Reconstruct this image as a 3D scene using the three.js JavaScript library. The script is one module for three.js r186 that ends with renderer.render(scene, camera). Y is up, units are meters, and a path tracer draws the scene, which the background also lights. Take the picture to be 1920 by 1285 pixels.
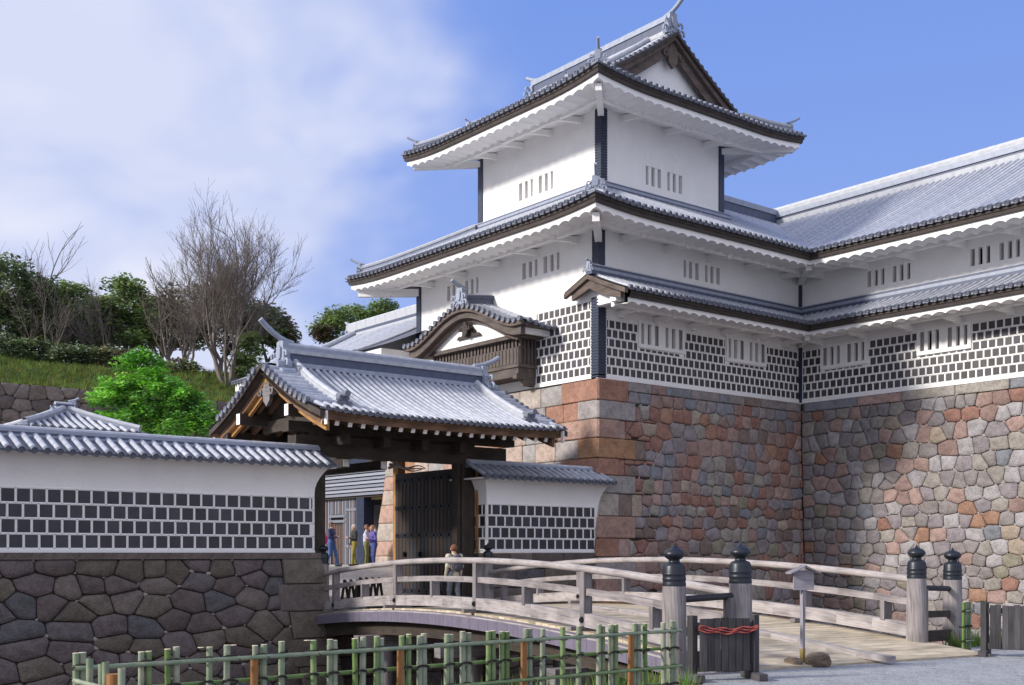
import * as THREE from 'three';
import { mergeGeometries } from 'three/addons/utils/BufferGeometryUtils.js';
import { MarchingCubes } from 'three/addons/objects/MarchingCubes.js';

// ---------------------------------------------------------------- camera, sky, sun, exposure
const scene = new THREE.Scene();
const EYE = 1.6;
const camera = new THREE.PerspectiveCamera(2 * Math.atan(1037 / 2185) * 180 / Math.PI, 1920 / 2074, 0.1, 3000);
camera.setViewOffset(1920, 2074, 0, 0, 1920, 1285);          // a lens shifted upwards, so uprights stay upright
camera.position.set(0, EYE, 0);
camera.lookAt(0.62725 * 10, EYE, -0.77882 * 10);
scene.add(camera);

const renderer = new THREE.WebGLRenderer({ antialias: true });
renderer.toneMapping = THREE.LinearToneMapping;
renderer.toneMappingExposure = 1.5;
renderer.shadowMap.enabled = true;

const SUN_AZ = 18 * Math.PI / 180, SUN_EL = 26 * Math.PI / 180;
const sunDir = new THREE.Vector3(-Math.cos(SUN_AZ) * Math.cos(SUN_EL), Math.sin(SUN_EL), -Math.sin(SUN_AZ) * Math.cos(SUN_EL));
const sun = new THREE.DirectionalLight(new THREE.Color(1, 0.94, 0.86), 3.0);
sun.position.copy(sunDir).multiplyScalar(120).add(new THREE.Vector3(25, 5, -25));
sun.target.position.set(25, 5, -25);
sun.castShadow = true;
sun.shadow.radius = 15;
sun.shadow.mapSize.set(4096, 4096);
Object.assign(sun.shadow.camera, { left: -70, right: 70, top: 70, bottom: -70, near: 1, far: 320 });
scene.add(sun, sun.target);

// ---------------------------------------------------------------- random numbers and noise
function rng(seed) { let a = seed >>> 0; return () => { a = (a + 0x6D2B79F5) | 0; let t = Math.imul(a ^ (a >>> 15), 1 | a); t = (t + Math.imul(t ^ (t >>> 7), 61 | t)) ^ t; return ((t ^ (t >>> 14)) >>> 0) / 4294967296; }; }
const hash2 = (x, y, s) => { let h = Math.imul(x, 374761393) + Math.imul(y, 668265263) + Math.imul(s, 1274126177); h = Math.imul(h ^ (h >>> 13), 1103515245); return ((h ^ (h >>> 16)) >>> 0) / 4294967296; };
const mod = (a, n) => ((a % n) + n) % n, lerp = (a, b, t) => a + (b - a) * t, clamp = (x, a = 0, b = 1) => Math.min(b, Math.max(a, x));
const sstep = (a, b, x) => { const t = clamp((x - a) / (b - a)); return t * t * (3 - 2 * t); };
function vnoise(x, y, px, py, s) {
  const xi = Math.floor(x), yi = Math.floor(y), fx = x - xi, fy = y - yi, u = fx * fx * (3 - 2 * fx), v = fy * fy * (3 - 2 * fy);
  const h = (i, j) => hash2(mod(xi + i, px), mod(yi + j, py), s);
  return lerp(lerp(h(0, 0), h(1, 0), u), lerp(h(0, 1), h(1, 1), u), v);
}
function fbm(u, v, px, py, oct, s) { let a = 0, w = 0.5, t = 0; for (let i = 0; i < oct; i++) { a += w * vnoise(u * px, v * py, px, py, s + i * 7); t += w; w *= 0.5; px *= 2; py *= 2; } return a / t; }
function hash3(x, y, z, s) { let h = Math.imul(x, 374761393) + Math.imul(y, 668265263) + Math.imul(z, 2147483647 ^ 0x5bd1e995) + Math.imul(s, 1274126177); h = Math.imul(h ^ (h >>> 13), 1103515245); h = Math.imul(h ^ (h >>> 15), 2246822519); return ((h ^ (h >>> 16)) >>> 0) / 4294967296; }
function noise3(x, y, z, s) {
  const xi = Math.floor(x), yi = Math.floor(y), zi = Math.floor(z), f = (t) => t * t * t * (t * (t * 6 - 15) + 10), u = f(x - xi), v = f(y - yi), w = f(z - zi);
  const h = (i, j, k) => hash3(xi + i, yi + j, zi + k, s);
  return lerp(lerp(lerp(h(0, 0, 0), h(1, 0, 0), u), lerp(h(0, 1, 0), h(1, 1, 0), u), v), lerp(lerp(h(0, 0, 1), h(1, 0, 1), u), lerp(h(0, 1, 1), h(1, 1, 1), u), v), w);
}
function fbm3(x, y, z, oct, s) { let a = 0, w = 0.5, t = 0; for (let i = 0; i < oct; i++) { a += w * noise3(x, y, z, s + i); t += w; w *= 0.5; x = x * 2.03 + 3.1; y = y * 2.03 + 1.7; z = z * 2.03 + 5.3; } return a / t; }

// ---------------------------------------------------------------- the sky: blue air with a bank of thin cloud over the left half of the view, and unseen cloud added behind
{
  const W = 2048, H = 1024, data = new Float32Array(W * H * 4);
  const viewAz = Math.atan2(0.62725, 0.77882);                         // azimuth of the view, clockwise from -z
  for (let j = 0; j < H; j++) for (let i = 0; i < W; i++) {
    const lon = (i + 0.5) / W * 2 * Math.PI - Math.PI, lat = ((j + 0.5) / H - 0.5) * Math.PI;   // rows run from the bottom up
    const dx = Math.cos(lat) * Math.cos(lon), dz = Math.cos(lat) * Math.sin(lon), dy = Math.sin(lat);
    let az = Math.atan2(dx, -dz) - viewAz; az = mod(az + Math.PI, 2 * Math.PI) - Math.PI;
    const el = Math.max(0, lat);
    const k = Math.exp(-el * 3.2);                                     // paler towards the horizon
    let r = lerp(0.077, 0.30, k), g = lerp(0.170, 0.395, k), b = lerp(0.51, 0.65, k);
    // cloud: stretched puffs on a flat layer
    const q = 1.25 / (Math.max(dy, 0.02) + 0.38), cx = dx * q, cz = dz * q;
    const wx = (fbm3(cx * 1.4, 4.2, cz * 1.4, 3, 61) - 0.5) * 1.1, wz = (fbm3(cx * 1.4, 9.7, cz * 1.4, 3, 67) - 0.5) * 1.1;
    const n = fbm3(cx * 1.7 + wx, 0.3, cz * 1.7 + wz, 6, 11) * 0.6 + fbm3(cx * 5.5 + wx * 2.5, 2.5, cz * 5.5 + wz * 2.5, 5, 23) * 0.4;
    // the cloud bank lies to the left of the view and thins out into wisps towards the right; unseen cloud behind the camera is added as fill
    const wob = (fbm3(cx * 2.2, 7.1, cz * 2.2, 5, 31) - 0.5) * 0.5;
    const near = sstep(0.03, -0.32, az + wob * 0.7), cover = az < 0.8 ? near : sstep(0.8, 1.9, az + wob);
    let c = sstep(0.56 - 0.40 * cover, 0.84 - 0.30 * cover, n) * sstep(0, 0.25, cover);
    c = clamp(0.42 * cover + 0.66 * c);
    if (lat < 0) c *= Math.max(0, 1 + lat * 8);
    const d = sstep(0.3, 0.7, fbm3(cx * 3.1 + 5, 1.1, cz * 3.1 - 3, 5, 43));
    const cr = lerp(0.47, 0.61, d), cg = lerp(0.50, 0.615, d), cb = lerp(0.63, 0.68, d);
    r = lerp(r, cr, c * 0.94); g = lerp(g, cg, c * 0.94); b = lerp(b, cb, c * 0.94);
    const o = (j * W + i) * 4;
    data[o] = r; data[o + 1] = g; data[o + 2] = b; data[o + 3] = 1;
  }
  const sky = new THREE.DataTexture(data, W, H, THREE.RGBAFormat, THREE.FloatType);
  sky.mapping = THREE.EquirectangularReflectionMapping; sky.magFilter = sky.minFilter = THREE.LinearFilter; sky.colorSpace = THREE.LinearSRGBColorSpace; sky.needsUpdate = true;
  scene.background = sky; scene.environment = sky;
}

// ---------------------------------------------------------------- textures: what surfaces are made of
function tex(size, metres, fn, srgb = true) {
  const d = new Uint8Array(size * size * 4);
  for (let j = 0; j < size; j++) for (let i = 0; i < size; i++) {
    const c = fn((i + 0.5) / size, (j + 0.5) / size), o = (j * size + i) * 4;
    const v = Array.isArray(c) ? c : [c, c, c];
    for (let k = 0; k < 3; k++) { const x = clamp(v[k]); d[o + k] = (srgb ? (x <= 0.0031308 ? 12.92 * x : 1.055 * x ** (1 / 2.4) - 0.055) : x) * 255; }   // values are linear shares of the base colour
    d[o + 3] = 255;
  }
  const t = new THREE.DataTexture(d, size, size, THREE.RGBAFormat, THREE.UnsignedByteType);
  t.wrapS = t.wrapT = THREE.RepeatWrapping; t.magFilter = THREE.LinearFilter; t.minFilter = THREE.LinearMipmapLinearFilter; t.generateMipmaps = true;
  if (srgb) t.colorSpace = THREE.SRGBColorSpace;
  t.repeat.set(1 / metres, 1 / metres); t.needsUpdate = true;
  return t;
}
const T = {
  plaster: tex(512, 3.1, (u, v) => { const n = fbm(u, v, 5, 5, 6, 1), f = fbm(u, v, 60, 60, 3, 2), s = fbm(u, v, 26, 4, 4, 3); return 0.90 + 0.10 * n + 0.05 * (f - 0.5) - 0.10 * sstep(0.62, 0.85, s * 0.6 + n * 0.4); }),
  stone: tex(512, 1.7, (u, v) => { const n = fbm(u, v, 4, 4, 6, 5), f = fbm(u, v, 48, 48, 4, 9), g = fbm(u, v, 12, 12, 4, 15); const d = 0.52 + 0.5 * n + 0.5 * (f - 0.5) + 0.4 * (g - 0.5); return [d * 1.02, d, d * (0.97 + 0.06 * n)]; }),
  stoneBump: tex(512, 1.7, (u, v) => 0.5 * fbm(u, v, 10, 10, 5, 21) + 0.5 * fbm(u, v, 46, 46, 3, 27), false),
  fine: tex(256, 0.6, (u, v) => fbm(u, v, 24, 24, 4, 33), false),
  wood: tex(512, 1.2, (u, v) => { const w = fbm(u, v, 2, 5, 4, 41), g = fbm(u, v + 0.06 * w, 3, 52, 4, 45), k = fbm(u, v, 5, 110, 2, 49), p = fbm(u, v, 4, 6, 4, 53); const d = 0.42 + 0.5 * g + 0.34 * (k - 0.5) + 0.62 * (p - 0.42); return [d, d * 0.985, d * 0.97]; }),
  woodBump: tex(512, 1.2, (u, v) => 0.6 * fbm(u, v, 3, 52, 4, 45) + 0.4 * fbm(u, v, 5, 110, 2, 49), false),
  tile: tex(256, 0.9, (u, v) => { const n = fbm(u, v, 5, 5, 5, 57), f = fbm(u, v, 40, 40, 3, 59); const d = 0.66 + 0.36 * n + 0.16 * (f - 0.5); return [d * 0.99, d, d * 1.02]; }),
  slate: tex(256, 0.8, (u, v) => { const n = fbm(u, v, 6, 6, 5, 71), f = fbm(u, v, 50, 50, 3, 73); return 0.55 + 0.5 * n + 0.2 * (f - 0.5); }),
  gravel: tex(512, 1.3, (u, v) => { const f = fbm(u, v, 90, 90, 2, 81), n = fbm(u, v, 5, 5, 4, 83), m = fbm(u, v, 40, 40, 2, 87); const d = 0.62 + 0.62 * (f - 0.5) + 0.26 * (n - 0.5) + 0.3 * (m - 0.5); return [d, d * 0.99, d * 0.97]; }),
  gravelBump: tex(512, 1.3, (u, v) => fbm(u, v, 90, 90, 2, 81), false),
  grass: tex(512, 3.3, (u, v) => { const n = fbm(u, v, 5, 5, 5, 91), f = fbm(u, v, 110, 110, 2, 93); const d = 0.5 + 0.5 * f; const k = sstep(0.35, 0.65, n); return [lerp(0.5, 1.25, k) * d, lerp(0.8, 1.0, k) * d, lerp(0.5, 0.55, k) * d]; }),
  bark: tex(256, 0.8, (u, v) => { const g = fbm(u, v, 40, 6, 4, 101), n = fbm(u, v, 5, 5, 3, 103); return 0.45 + 0.6 * g * (0.6 + 0.5 * n); }),
  bamboo: tex(256, 0.7, (u, v) => { const g = fbm(u, v, 3, 60, 3, 111), n = fbm(u, v, 8, 4, 4, 113); const d = 0.72 + 0.2 * (g - 0.5) + 0.4 * (n - 0.5); return [d * (0.92 + 0.3 * (n - 0.5)), d, d * 0.92]; }),
};
const lin = (r, g, b) => new THREE.Color().setRGB(r, g, b, THREE.LinearSRGBColorSpace);
const mat = (color, o = {}) => new THREE.MeshStandardMaterial({ color: lin(...color), roughness: 0.85, metalness: 0, side: THREE.DoubleSide, ...o });
const M = {
  plaster: mat([0.93, 0.915, 0.90], { map: T.plaster, roughness: 0.9, bumpMap: T.fine, bumpScale: 0.0015 }),
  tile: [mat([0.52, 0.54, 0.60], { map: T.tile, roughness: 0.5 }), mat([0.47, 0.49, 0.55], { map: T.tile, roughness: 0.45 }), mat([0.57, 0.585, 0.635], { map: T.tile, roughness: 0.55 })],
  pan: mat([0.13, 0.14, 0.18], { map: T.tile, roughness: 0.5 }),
  ridge: mat([0.36, 0.4, 0.49], { map: T.tile, roughness: 0.5 }),
  ridgeDark: mat([0.085, 0.105, 0.175], { map: T.tile, roughness: 0.5 }),
  ridgePale: mat([0.504, 0.518, 0.554], { map: T.tile, roughness: 0.6 }),
  disc: mat([0.182, 0.196, 0.245], { map: T.tile, roughness: 0.5 }),
  post: mat([0.03, 0.043, 0.085], { map: T.slate, roughness: 0.45 }),
  board: mat([0.072, 0.058, 0.054], { map: T.wood, bumpMap: T.woodBump, bumpScale: 0.002 }),
  barge: mat([0.15, 0.115, 0.1], { map: T.wood, bumpMap: T.woodBump, bumpScale: 0.002 }),
  gateWood: mat([0.062, 0.047, 0.038], { map: T.wood, bumpMap: T.woodBump, bumpScale: 0.003 }),
  orangeWood: mat([0.484, 0.248, 0.0806], { map: T.wood, bumpMap: T.woodBump, bumpScale: 0.003 }),
  redWood: mat([0.18, 0.09, 0.054], { map: T.wood, bumpMap: T.woodBump, bumpScale: 0.003 }),
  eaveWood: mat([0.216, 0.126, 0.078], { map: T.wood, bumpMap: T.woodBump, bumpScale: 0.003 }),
  bayWood: mat([0.135, 0.11, 0.1], { map: T.wood, bumpMap: T.woodBump, bumpScale: 0.003 }),
  greyWood: [mat([0.34, 0.31, 0.315], { map: T.wood, bumpMap: T.woodBump, bumpScale: 0.004 }), mat([0.245, 0.225, 0.235], { map: T.wood, bumpMap: T.woodBump, bumpScale: 0.004 }), mat([0.43, 0.395, 0.395], { map: T.wood, bumpMap: T.woodBump, bumpScale: 0.004 })],
  deck: [mat([0.62, 0.53, 0.39], { map: T.wood, bumpMap: T.woodBump, bumpScale: 0.003 }), mat([0.56, 0.475, 0.345], { map: T.wood, bumpMap: T.woodBump, bumpScale: 0.003 }), mat([0.68, 0.585, 0.44], { map: T.wood, bumpMap: T.woodBump, bumpScale: 0.003 })],
  lead: mat([0.2, 0.18, 0.24], { map: T.tile, roughness: 0.5 }),
  iron: mat([0.022, 0.026, 0.036], { roughness: 0.38, metalness: 0.35 }),
  ironDull: mat([0.035, 0.035, 0.042], { roughness: 0.6, metalness: 0.3 }),
  slate: [[0.0434, 0.0434, 0.0589], [0.0508, 0.0496, 0.0713], [0.0384, 0.0372, 0.0484], [0.0651, 0.062, 0.0775], [0.0465, 0.0446, 0.0558]].map((c) => mat(c, { map: T.slate, roughness: 0.42 })),
  slateTower: [[0.0713, 0.0651, 0.0713], [0.0837, 0.0775, 0.0837], [0.062, 0.0558, 0.0589], [0.0775, 0.0713, 0.0899], [0.0961, 0.0899, 0.093]].map((c) => mat(c, { map: T.slate, roughness: 0.6 })),
  dark: mat([0.012, 0.011, 0.012], { roughness: 1 }),
  shutter: mat([0.36, 0.32, 0.31], { map: T.plaster }),  // white shutters in grey: the shade of the recess is in the colour
  whitePaint: mat([0.88, 0.86, 0.85], { map: T.plaster }),
  joint: mat([0.085, 0.072, 0.062], { map: T.stone, roughness: 1 }),
  chink: mat([0.465, 0.42, 0.39], { map: T.stone }),
  gravel: mat([0.52, 0.54, 0.57], { map: T.gravel, bumpMap: T.gravelBump, bumpScale: 0.012, roughness: 0.95 }),
  yard: mat([0.8, 0.76, 0.73], { map: T.gravel, bumpMap: T.gravelBump, bumpScale: 0.02, roughness: 0.95 }),
  earth: mat([0.112, 0.084, 0.0595], { map: T.stone, roughness: 1 }),
  grass: mat([0.085, 0.125, 0.025], { map: T.grass, roughness: 1 }),
  bamboo: [[0.34, 0.37, 0.25], [0.18, 0.27, 0.07], [0.38, 0.39, 0.30], [0.26, 0.33, 0.14], [0.32, 0.35, 0.24], [0.42, 0.41, 0.31]].map((c) => mat(c, { map: T.bamboo, roughness: 0.45 })),
  bambooCut: mat([0.72, 0.64, 0.46]),
  cord: mat([0.035, 0.028, 0.025]),
  rope: mat([0.34, 0.07, 0.06]),
  stake: mat([0.33, 0.15, 0.048], { map: T.wood, bumpMap: T.woodBump, bumpScale: 0.002 }),
  bark: mat([0.27, 0.225, 0.20], { map: T.bark, roughness: 1 }),
  signBoard: mat([0.322, 0.308, 0.35], { map: T.wood, roughness: 0.7 }),
};
const stoneMats = (list, k = 1) => list.map((c) => mat(c.map((x) => x * k), { map: T.stone, bumpMap: T.stoneBump, bumpScale: 0.035, roughness: 0.92 }));
const STONE = {
  castle: stoneMats([[0.36, 0.20, 0.155], [0.42, 0.25, 0.17], [0.33, 0.30, 0.29], [0.33, 0.295, 0.31], [0.265, 0.28, 0.31], [0.32, 0.295, 0.225], [0.47, 0.39, 0.31], [0.46, 0.325, 0.285], [0.255, 0.195, 0.17], [0.47, 0.45, 0.455], [0.36, 0.25, 0.22], [0.40, 0.37, 0.33]], 1.0),
  wing: stoneMats([[0.36, 0.20, 0.155], [0.42, 0.25, 0.17], [0.33, 0.30, 0.29], [0.33, 0.295, 0.31], [0.265, 0.28, 0.31], [0.32, 0.295, 0.225], [0.47, 0.39, 0.31], [0.46, 0.325, 0.285], [0.255, 0.195, 0.17], [0.47, 0.45, 0.455], [0.36, 0.25, 0.22], [0.40, 0.37, 0.33]], 0.8),
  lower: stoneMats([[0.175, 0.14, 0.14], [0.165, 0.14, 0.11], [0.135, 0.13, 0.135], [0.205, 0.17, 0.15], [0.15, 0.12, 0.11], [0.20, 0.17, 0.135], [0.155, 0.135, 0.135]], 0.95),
  ashlar: stoneMats([[0.44, 0.24, 0.17], [0.42, 0.385, 0.37], [0.52, 0.46, 0.40], [0.50, 0.33, 0.265], [0.48, 0.27, 0.15], [0.42, 0.40, 0.385], [0.54, 0.43, 0.36]], 0.9),
  far: stoneMats([[0.16, 0.125, 0.105], [0.19, 0.15, 0.125], [0.13, 0.105, 0.095], [0.21, 0.175, 0.15]], 1.15),
};

// ---------------------------------------------------------------- naming, things and parts
const taken = new Map();
function numbered(name) { const n = taken.get(name) ?? 0; taken.set(name, n + 1); return n ? `${name}_${String(n).padStart(3, '0')}` : name; }
function tag(o, label, category, group, kind) { o.userData.label = label; o.userData.category = category; if (group) o.userData.group = group; if (kind) o.userData.kind = kind; return o; }
function thing(name, label, category, base = [0, 0, 0], group) {
  const g = new THREE.Group(); g.name = numbered(name); g.position.set(...base); g.base = base; scene.add(g);
  return tag(g, label, category, group);
}
const finish = (m) => { m.castShadow = m.receiveShadow = true; return m; };
function put(name, geometry, material, parent) {
  const m = finish(new THREE.Mesh(geometry, material));
  m.name = parent ? name : numbered(name); m.base = parent?.base;
  (parent ?? scene).add(m);
  return m;
}
function structure(m) { m.userData.kind = 'structure'; return m; }

// ---------------------------------------------------------------- geometry builder: everything is given in world metres
const V = (x, y, z) => new THREE.Vector3(x, y, z);
const sub = (a, b) => [a[0] - b[0], a[1] - b[1], a[2] - b[2]], add = (a, b) => [a[0] + b[0], a[1] + b[1], a[2] + b[2]], mul = (a, k) => [a[0] * k, a[1] * k, a[2] * k];
const cross = (a, b) => [a[1] * b[2] - a[2] * b[1], a[2] * b[0] - a[0] * b[2], a[0] * b[1] - a[1] * b[0]], dot = (a, b) => a[0] * b[0] + a[1] * b[1] + a[2] * b[2];
const len = (a) => Math.hypot(a[0], a[1], a[2]), norm = (a) => { const l = len(a) || 1; return [a[0] / l, a[1] / l, a[2] / l]; };
const mix3 = (a, b, t) => [lerp(a[0], b[0], t), lerp(a[1], b[1], t), lerp(a[2], b[2], t)];
const shake = rng(4711);
class GB {
  constructor() { this.p = []; this.n = []; this.t = []; this.c = null; }
  vert(p, n, u, v) { this.p.push(p[0], p[1], p[2]); this.n.push(n[0], n[1], n[2]); this.t.push(u, v); }
  tri(a, b, c, uv) {
    const n = norm(cross(sub(b, a), sub(c, a))), k = Math.abs(n[0]) > 0.7 ? 0 : Math.abs(n[1]) > 0.7 ? 1 : 2;
    const m = uv ? null : (q) => (k === 0 ? [q[2], q[1]] : k === 1 ? [q[0], q[2]] : [q[0], q[1]]);
    [a, b, c].forEach((q, i) => { const w = uv ? uv[i] : m(q); this.vert(q, n, w[0], w[1]); });
    return this;
  }
  quad(a, b, c, d, uv) { this.tri(a, b, c, uv && [uv[0], uv[1], uv[2]]); return this.tri(a, c, d, uv && [uv[0], uv[2], uv[3]]); }
  // a beam with eight corners: frame is origin o and half-axes; u runs along the longest side
  frame(o, ax, ay, az) {
    const L = [len(ax), len(ay), len(az)], C = (i, j, k) => [o[0] + ax[0] * i + ay[0] * j + az[0] * k, o[1] + ax[1] * i + ay[1] * j + az[1] * k, o[2] + ax[2] * i + ay[2] * j + az[2] * k];
    const ru = shake() * 3, rv = shake() * 3;
    const face = (a, b, c, d, w, h) => { const W = 2 * w, H = 2 * h, uv = W >= H ? [[ru, rv], [ru + W, rv], [ru + W, rv + H], [ru, rv + H]] : [[ru, rv], [ru, rv + W], [ru + H, rv + W], [ru + H, rv]]; this.quad(a, b, c, d, uv); };
    const flip = dot(cross(ax, ay), az) < 0;
    const F = (a, b, c, d, w, h) => (flip ? face(b, a, d, c, w, h) : face(a, b, c, d, w, h));
    F(C(-1, -1, 1), C(1, -1, 1), C(1, 1, 1), C(-1, 1, 1), L[0], L[1]); F(C(1, -1, -1), C(-1, -1, -1), C(-1, 1, -1), C(1, 1, -1), L[0], L[1]);
    F(C(1, -1, 1), C(1, -1, -1), C(1, 1, -1), C(1, 1, 1), L[2], L[1]); F(C(-1, -1, -1), C(-1, -1, 1), C(-1, 1, 1), C(-1, 1, -1), L[2], L[1]);
    F(C(-1, 1, 1), C(1, 1, 1), C(1, 1, -1), C(-1, 1, -1), L[0], L[2]); F(C(-1, -1, -1), C(1, -1, -1), C(1, -1, 1), C(-1, -1, 1), L[0], L[2]);
    return this;
  }
  box(x0, x1, y0, y1, z0, z1) { return this.frame([(x0 + x1) / 2, (y0 + y1) / 2, (z0 + z1) / 2], [(x1 - x0) / 2, 0, 0], [0, (y1 - y0) / 2, 0], [0, 0, (z1 - z0) / 2]); }
  beam(a, b, w, h, up = [0, 1, 0]) {
    const d = sub(b, a), ax = mul(d, 0.5); let side = cross(norm(d), up); if (len(side) < 1e-4) side = [1, 0, 0]; side = norm(side); const u = norm(cross(side, norm(d)));
    return this.frame(mix3(a, b, 0.5), ax, mul(u, h / 2), mul(side, w / 2));
  }
  // round bar through points, radius r or function of 0..1
  tube(pts, r, sides = 8, caps = true, u0 = shake() * 3) {
    const R = typeof r === 'function' ? r : () => r, rings = []; let ref = null, acc = 0; const us = [];
    for (let i = 0; i < pts.length; i++) {
      const d = norm(sub(pts[Math.min(i + 1, pts.length - 1)], pts[Math.max(i - 1, 0)]));
      if (!ref) ref = Math.abs(d[1]) > 0.9 ? [1, 0, 0] : [0, 1, 0];
      let a = norm(cross(d, ref)), b = cross(a, d); ref = b;
      const rr = R(pts.length > 1 ? i / (pts.length - 1) : 0), ring = [];
      for (let k = 0; k <= sides; k++) { const t = k / sides * 2 * Math.PI, n = add(mul(a, Math.cos(t)), mul(b, Math.sin(t))); ring.push([add(pts[i], mul(n, rr)), n, rr * t]); }
      if (i) acc += len(sub(pts[i], pts[i - 1])); us.push(acc + u0); rings.push(ring);
    }
    for (let i = 0; i + 1 < rings.length; i++) for (let k = 0; k < sides; k++) {
      const A = rings[i][k], B = rings[i][k + 1], C = rings[i + 1][k + 1], D = rings[i + 1][k];
      for (const [q, u] of [[A, us[i]], [C, us[i + 1]], [B, us[i]], [A, us[i]], [D, us[i + 1]], [C, us[i + 1]]]) this.vert(q[0], q[1], u, q[2]);
    }
    if (caps) for (const [i, s] of [[0, 1], [rings.length - 1, -1]]) for (let k = 0; k < sides; k++) { const a = rings[i][k][0], b = rings[i][k + 1][0]; s > 0 ? this.tri(pts[i], a, b) : this.tri(pts[i], b, a); }
    return this;
  }
  // smooth sheet over u, v in 0..1
  grid(f, nu, nv, uvf) {
    const e = 1e-3, at = [];
    for (let j = 0; j <= nv; j++) for (let i = 0; i <= nu; i++) {
      const u = i / nu, v = j / nv, p = f(u, v), du = sub(f(Math.min(1, u + e), v), f(Math.max(0, u - e), v)), dv = sub(f(u, Math.min(1, v + e)), f(u, Math.max(0, v - e)));
      const n = norm(cross(du, dv)), k = Math.abs(n[0]) > 0.7 ? 0 : Math.abs(n[1]) > 0.7 ? 1 : 2;
      at.push([p, n, uvf ? uvf(u, v, p) : k === 0 ? [p[2], p[1]] : k === 1 ? [p[0], p[2]] : [p[0], p[1]]]);
    }
    for (let j = 0; j < nv; j++) for (let i = 0; i < nu; i++) {
      const a = at[j * (nu + 1) + i], b = at[j * (nu + 1) + i + 1], c = at[(j + 1) * (nu + 1) + i + 1], d = at[(j + 1) * (nu + 1) + i];
      for (const q of [a, b, c, a, c, d]) this.vert(q[0], q[1], q[2][0], q[2][1]);
    }
    return this;
  }
  // a flat outline (list of [u, v]) at origin o with axes U, W, extruded from depth 0 to d along N
  slab(shape, o, U, W, N, d, holes) {
    const s = new THREE.Shape(shape.map((q) => new THREE.Vector2(q[0], q[1])));
    const P = (q, k) => [o[0] + U[0] * q[0] + W[0] * q[1] + N[0] * k, o[1] + U[1] * q[0] + W[1] * q[1] + N[1] * k, o[2] + U[2] * q[0] + W[2] * q[1] + N[2] * k];
    const hs = (holes ?? []).map((h) => h.map((q) => new THREE.Vector2(q[0], q[1])));
    const pts = s.getPoints(); if (THREE.ShapeUtils.isClockWise(pts)) pts.reverse(); hs.forEach((h) => { if (!THREE.ShapeUtils.isClockWise(h)) h.reverse(); });
    const all = [...pts, ...hs.flat()].map((q) => [q.x, q.y]);
    for (const f of THREE.ShapeUtils.triangulateShape(pts, hs)) { const [a, b, c] = f.map((i) => all[i]), uv = [a, b, c]; this.tri(P(a, d), P(b, d), P(c, d), uv); this.tri(P(c, 0), P(b, 0), P(a, 0), [c, b, a]); }
    for (const loop of [pts, ...hs]) loop.forEach((q, i) => { const r = loop[(i + 1) % loop.length], a = [q.x, q.y], b = [r.x, r.y], L = Math.hypot(b[0] - a[0], b[1] - a[1]); this.quad(P(a, 0), P(b, 0), P(b, d), P(a, d), [[0, 0], [L, 0], [L, d], [0, d]]); });
    return this;
  }
  lathe(profile, o, sides = 12) {                                     // profile: [radius, y] from the bottom up
    const N = profile.length;
    return this.grid((u, v) => { const q = v * (N - 1), i = Math.min(N - 2, Math.floor(q)), f = q - i, r = lerp(profile[i][0], profile[i + 1][0], f), y = lerp(profile[i][1], profile[i + 1][1], f), t = -u * 2 * Math.PI; return [o[0] + r * Math.cos(t), o[1] + y, o[2] + r * Math.sin(t)]; }, sides, N - 1, (u, v, p) => [u * 1.2, p[1]]);
  }
  geo(base) {
    const g = new THREE.BufferGeometry(), p = new Float32Array(this.p);
    if (base) for (let i = 0; i < p.length; i += 3) { p[i] -= base[0]; p[i + 1] -= base[1]; p[i + 2] -= base[2]; }
    g.setAttribute('position', new THREE.BufferAttribute(p, 3)); g.setAttribute('normal', new THREE.BufferAttribute(new Float32Array(this.n), 3)); g.setAttribute('uv', new THREE.BufferAttribute(new Float32Array(this.t), 2));
    const N = this.n, T2 = g.attributes.uv.array, nn = g.attributes.normal.array;                    // wind every face the way its normals look
    for (let i = 0; i < p.length; i += 9) {
      const ax = p[i + 3] - p[i], ay = p[i + 4] - p[i + 1], az = p[i + 5] - p[i + 2], bx = p[i + 6] - p[i], by = p[i + 7] - p[i + 1], bz = p[i + 8] - p[i + 2];
      const d = (ay * bz - az * by) * (N[i] + N[i + 3] + N[i + 6]) + (az * bx - ax * bz) * (N[i + 1] + N[i + 4] + N[i + 7]) + (ax * by - ay * bx) * (N[i + 2] + N[i + 5] + N[i + 8]);
      if (d < 0) { for (let k = 0; k < 3; k++) { [p[i + 3 + k], p[i + 6 + k]] = [p[i + 6 + k], p[i + 3 + k]]; [nn[i + 3 + k], nn[i + 6 + k]] = [nn[i + 6 + k], nn[i + 3 + k]]; if (this.c) [this.c[i + 3 + k], this.c[i + 6 + k]] = [this.c[i + 6 + k], this.c[i + 3 + k]]; } const j = i / 9 * 6; for (let k = 0; k < 2; k++) [T2[j + 2 + k], T2[j + 4 + k]] = [T2[j + 4 + k], T2[j + 2 + k]]; }
    }
    if (this.c) g.setAttribute('color', new THREE.BufferAttribute(new Float32Array(this.c), 3));
    return g;
  }
  build(name, material, parent) { return this.p.length ? put(name, this.geo(parent?.base), material, parent) : null; }
}
const pick = (list, r) => list[Math.floor(r() * list.length) % list.length];

// ---------------------------------------------------------------- roofs of round cover tiles
const discGeo = (() => { const b = new GB(); b.lathe([[0.094, -0.12], [0.096, 0], [0.088, 0.012], [0.072, 0.012], [0.066, -0.006], [0.03, -0.004], [0.022, 0.006], [0.0005, 0.008]], [0, 0, 0], 12); return b.geo(); })();
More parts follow.
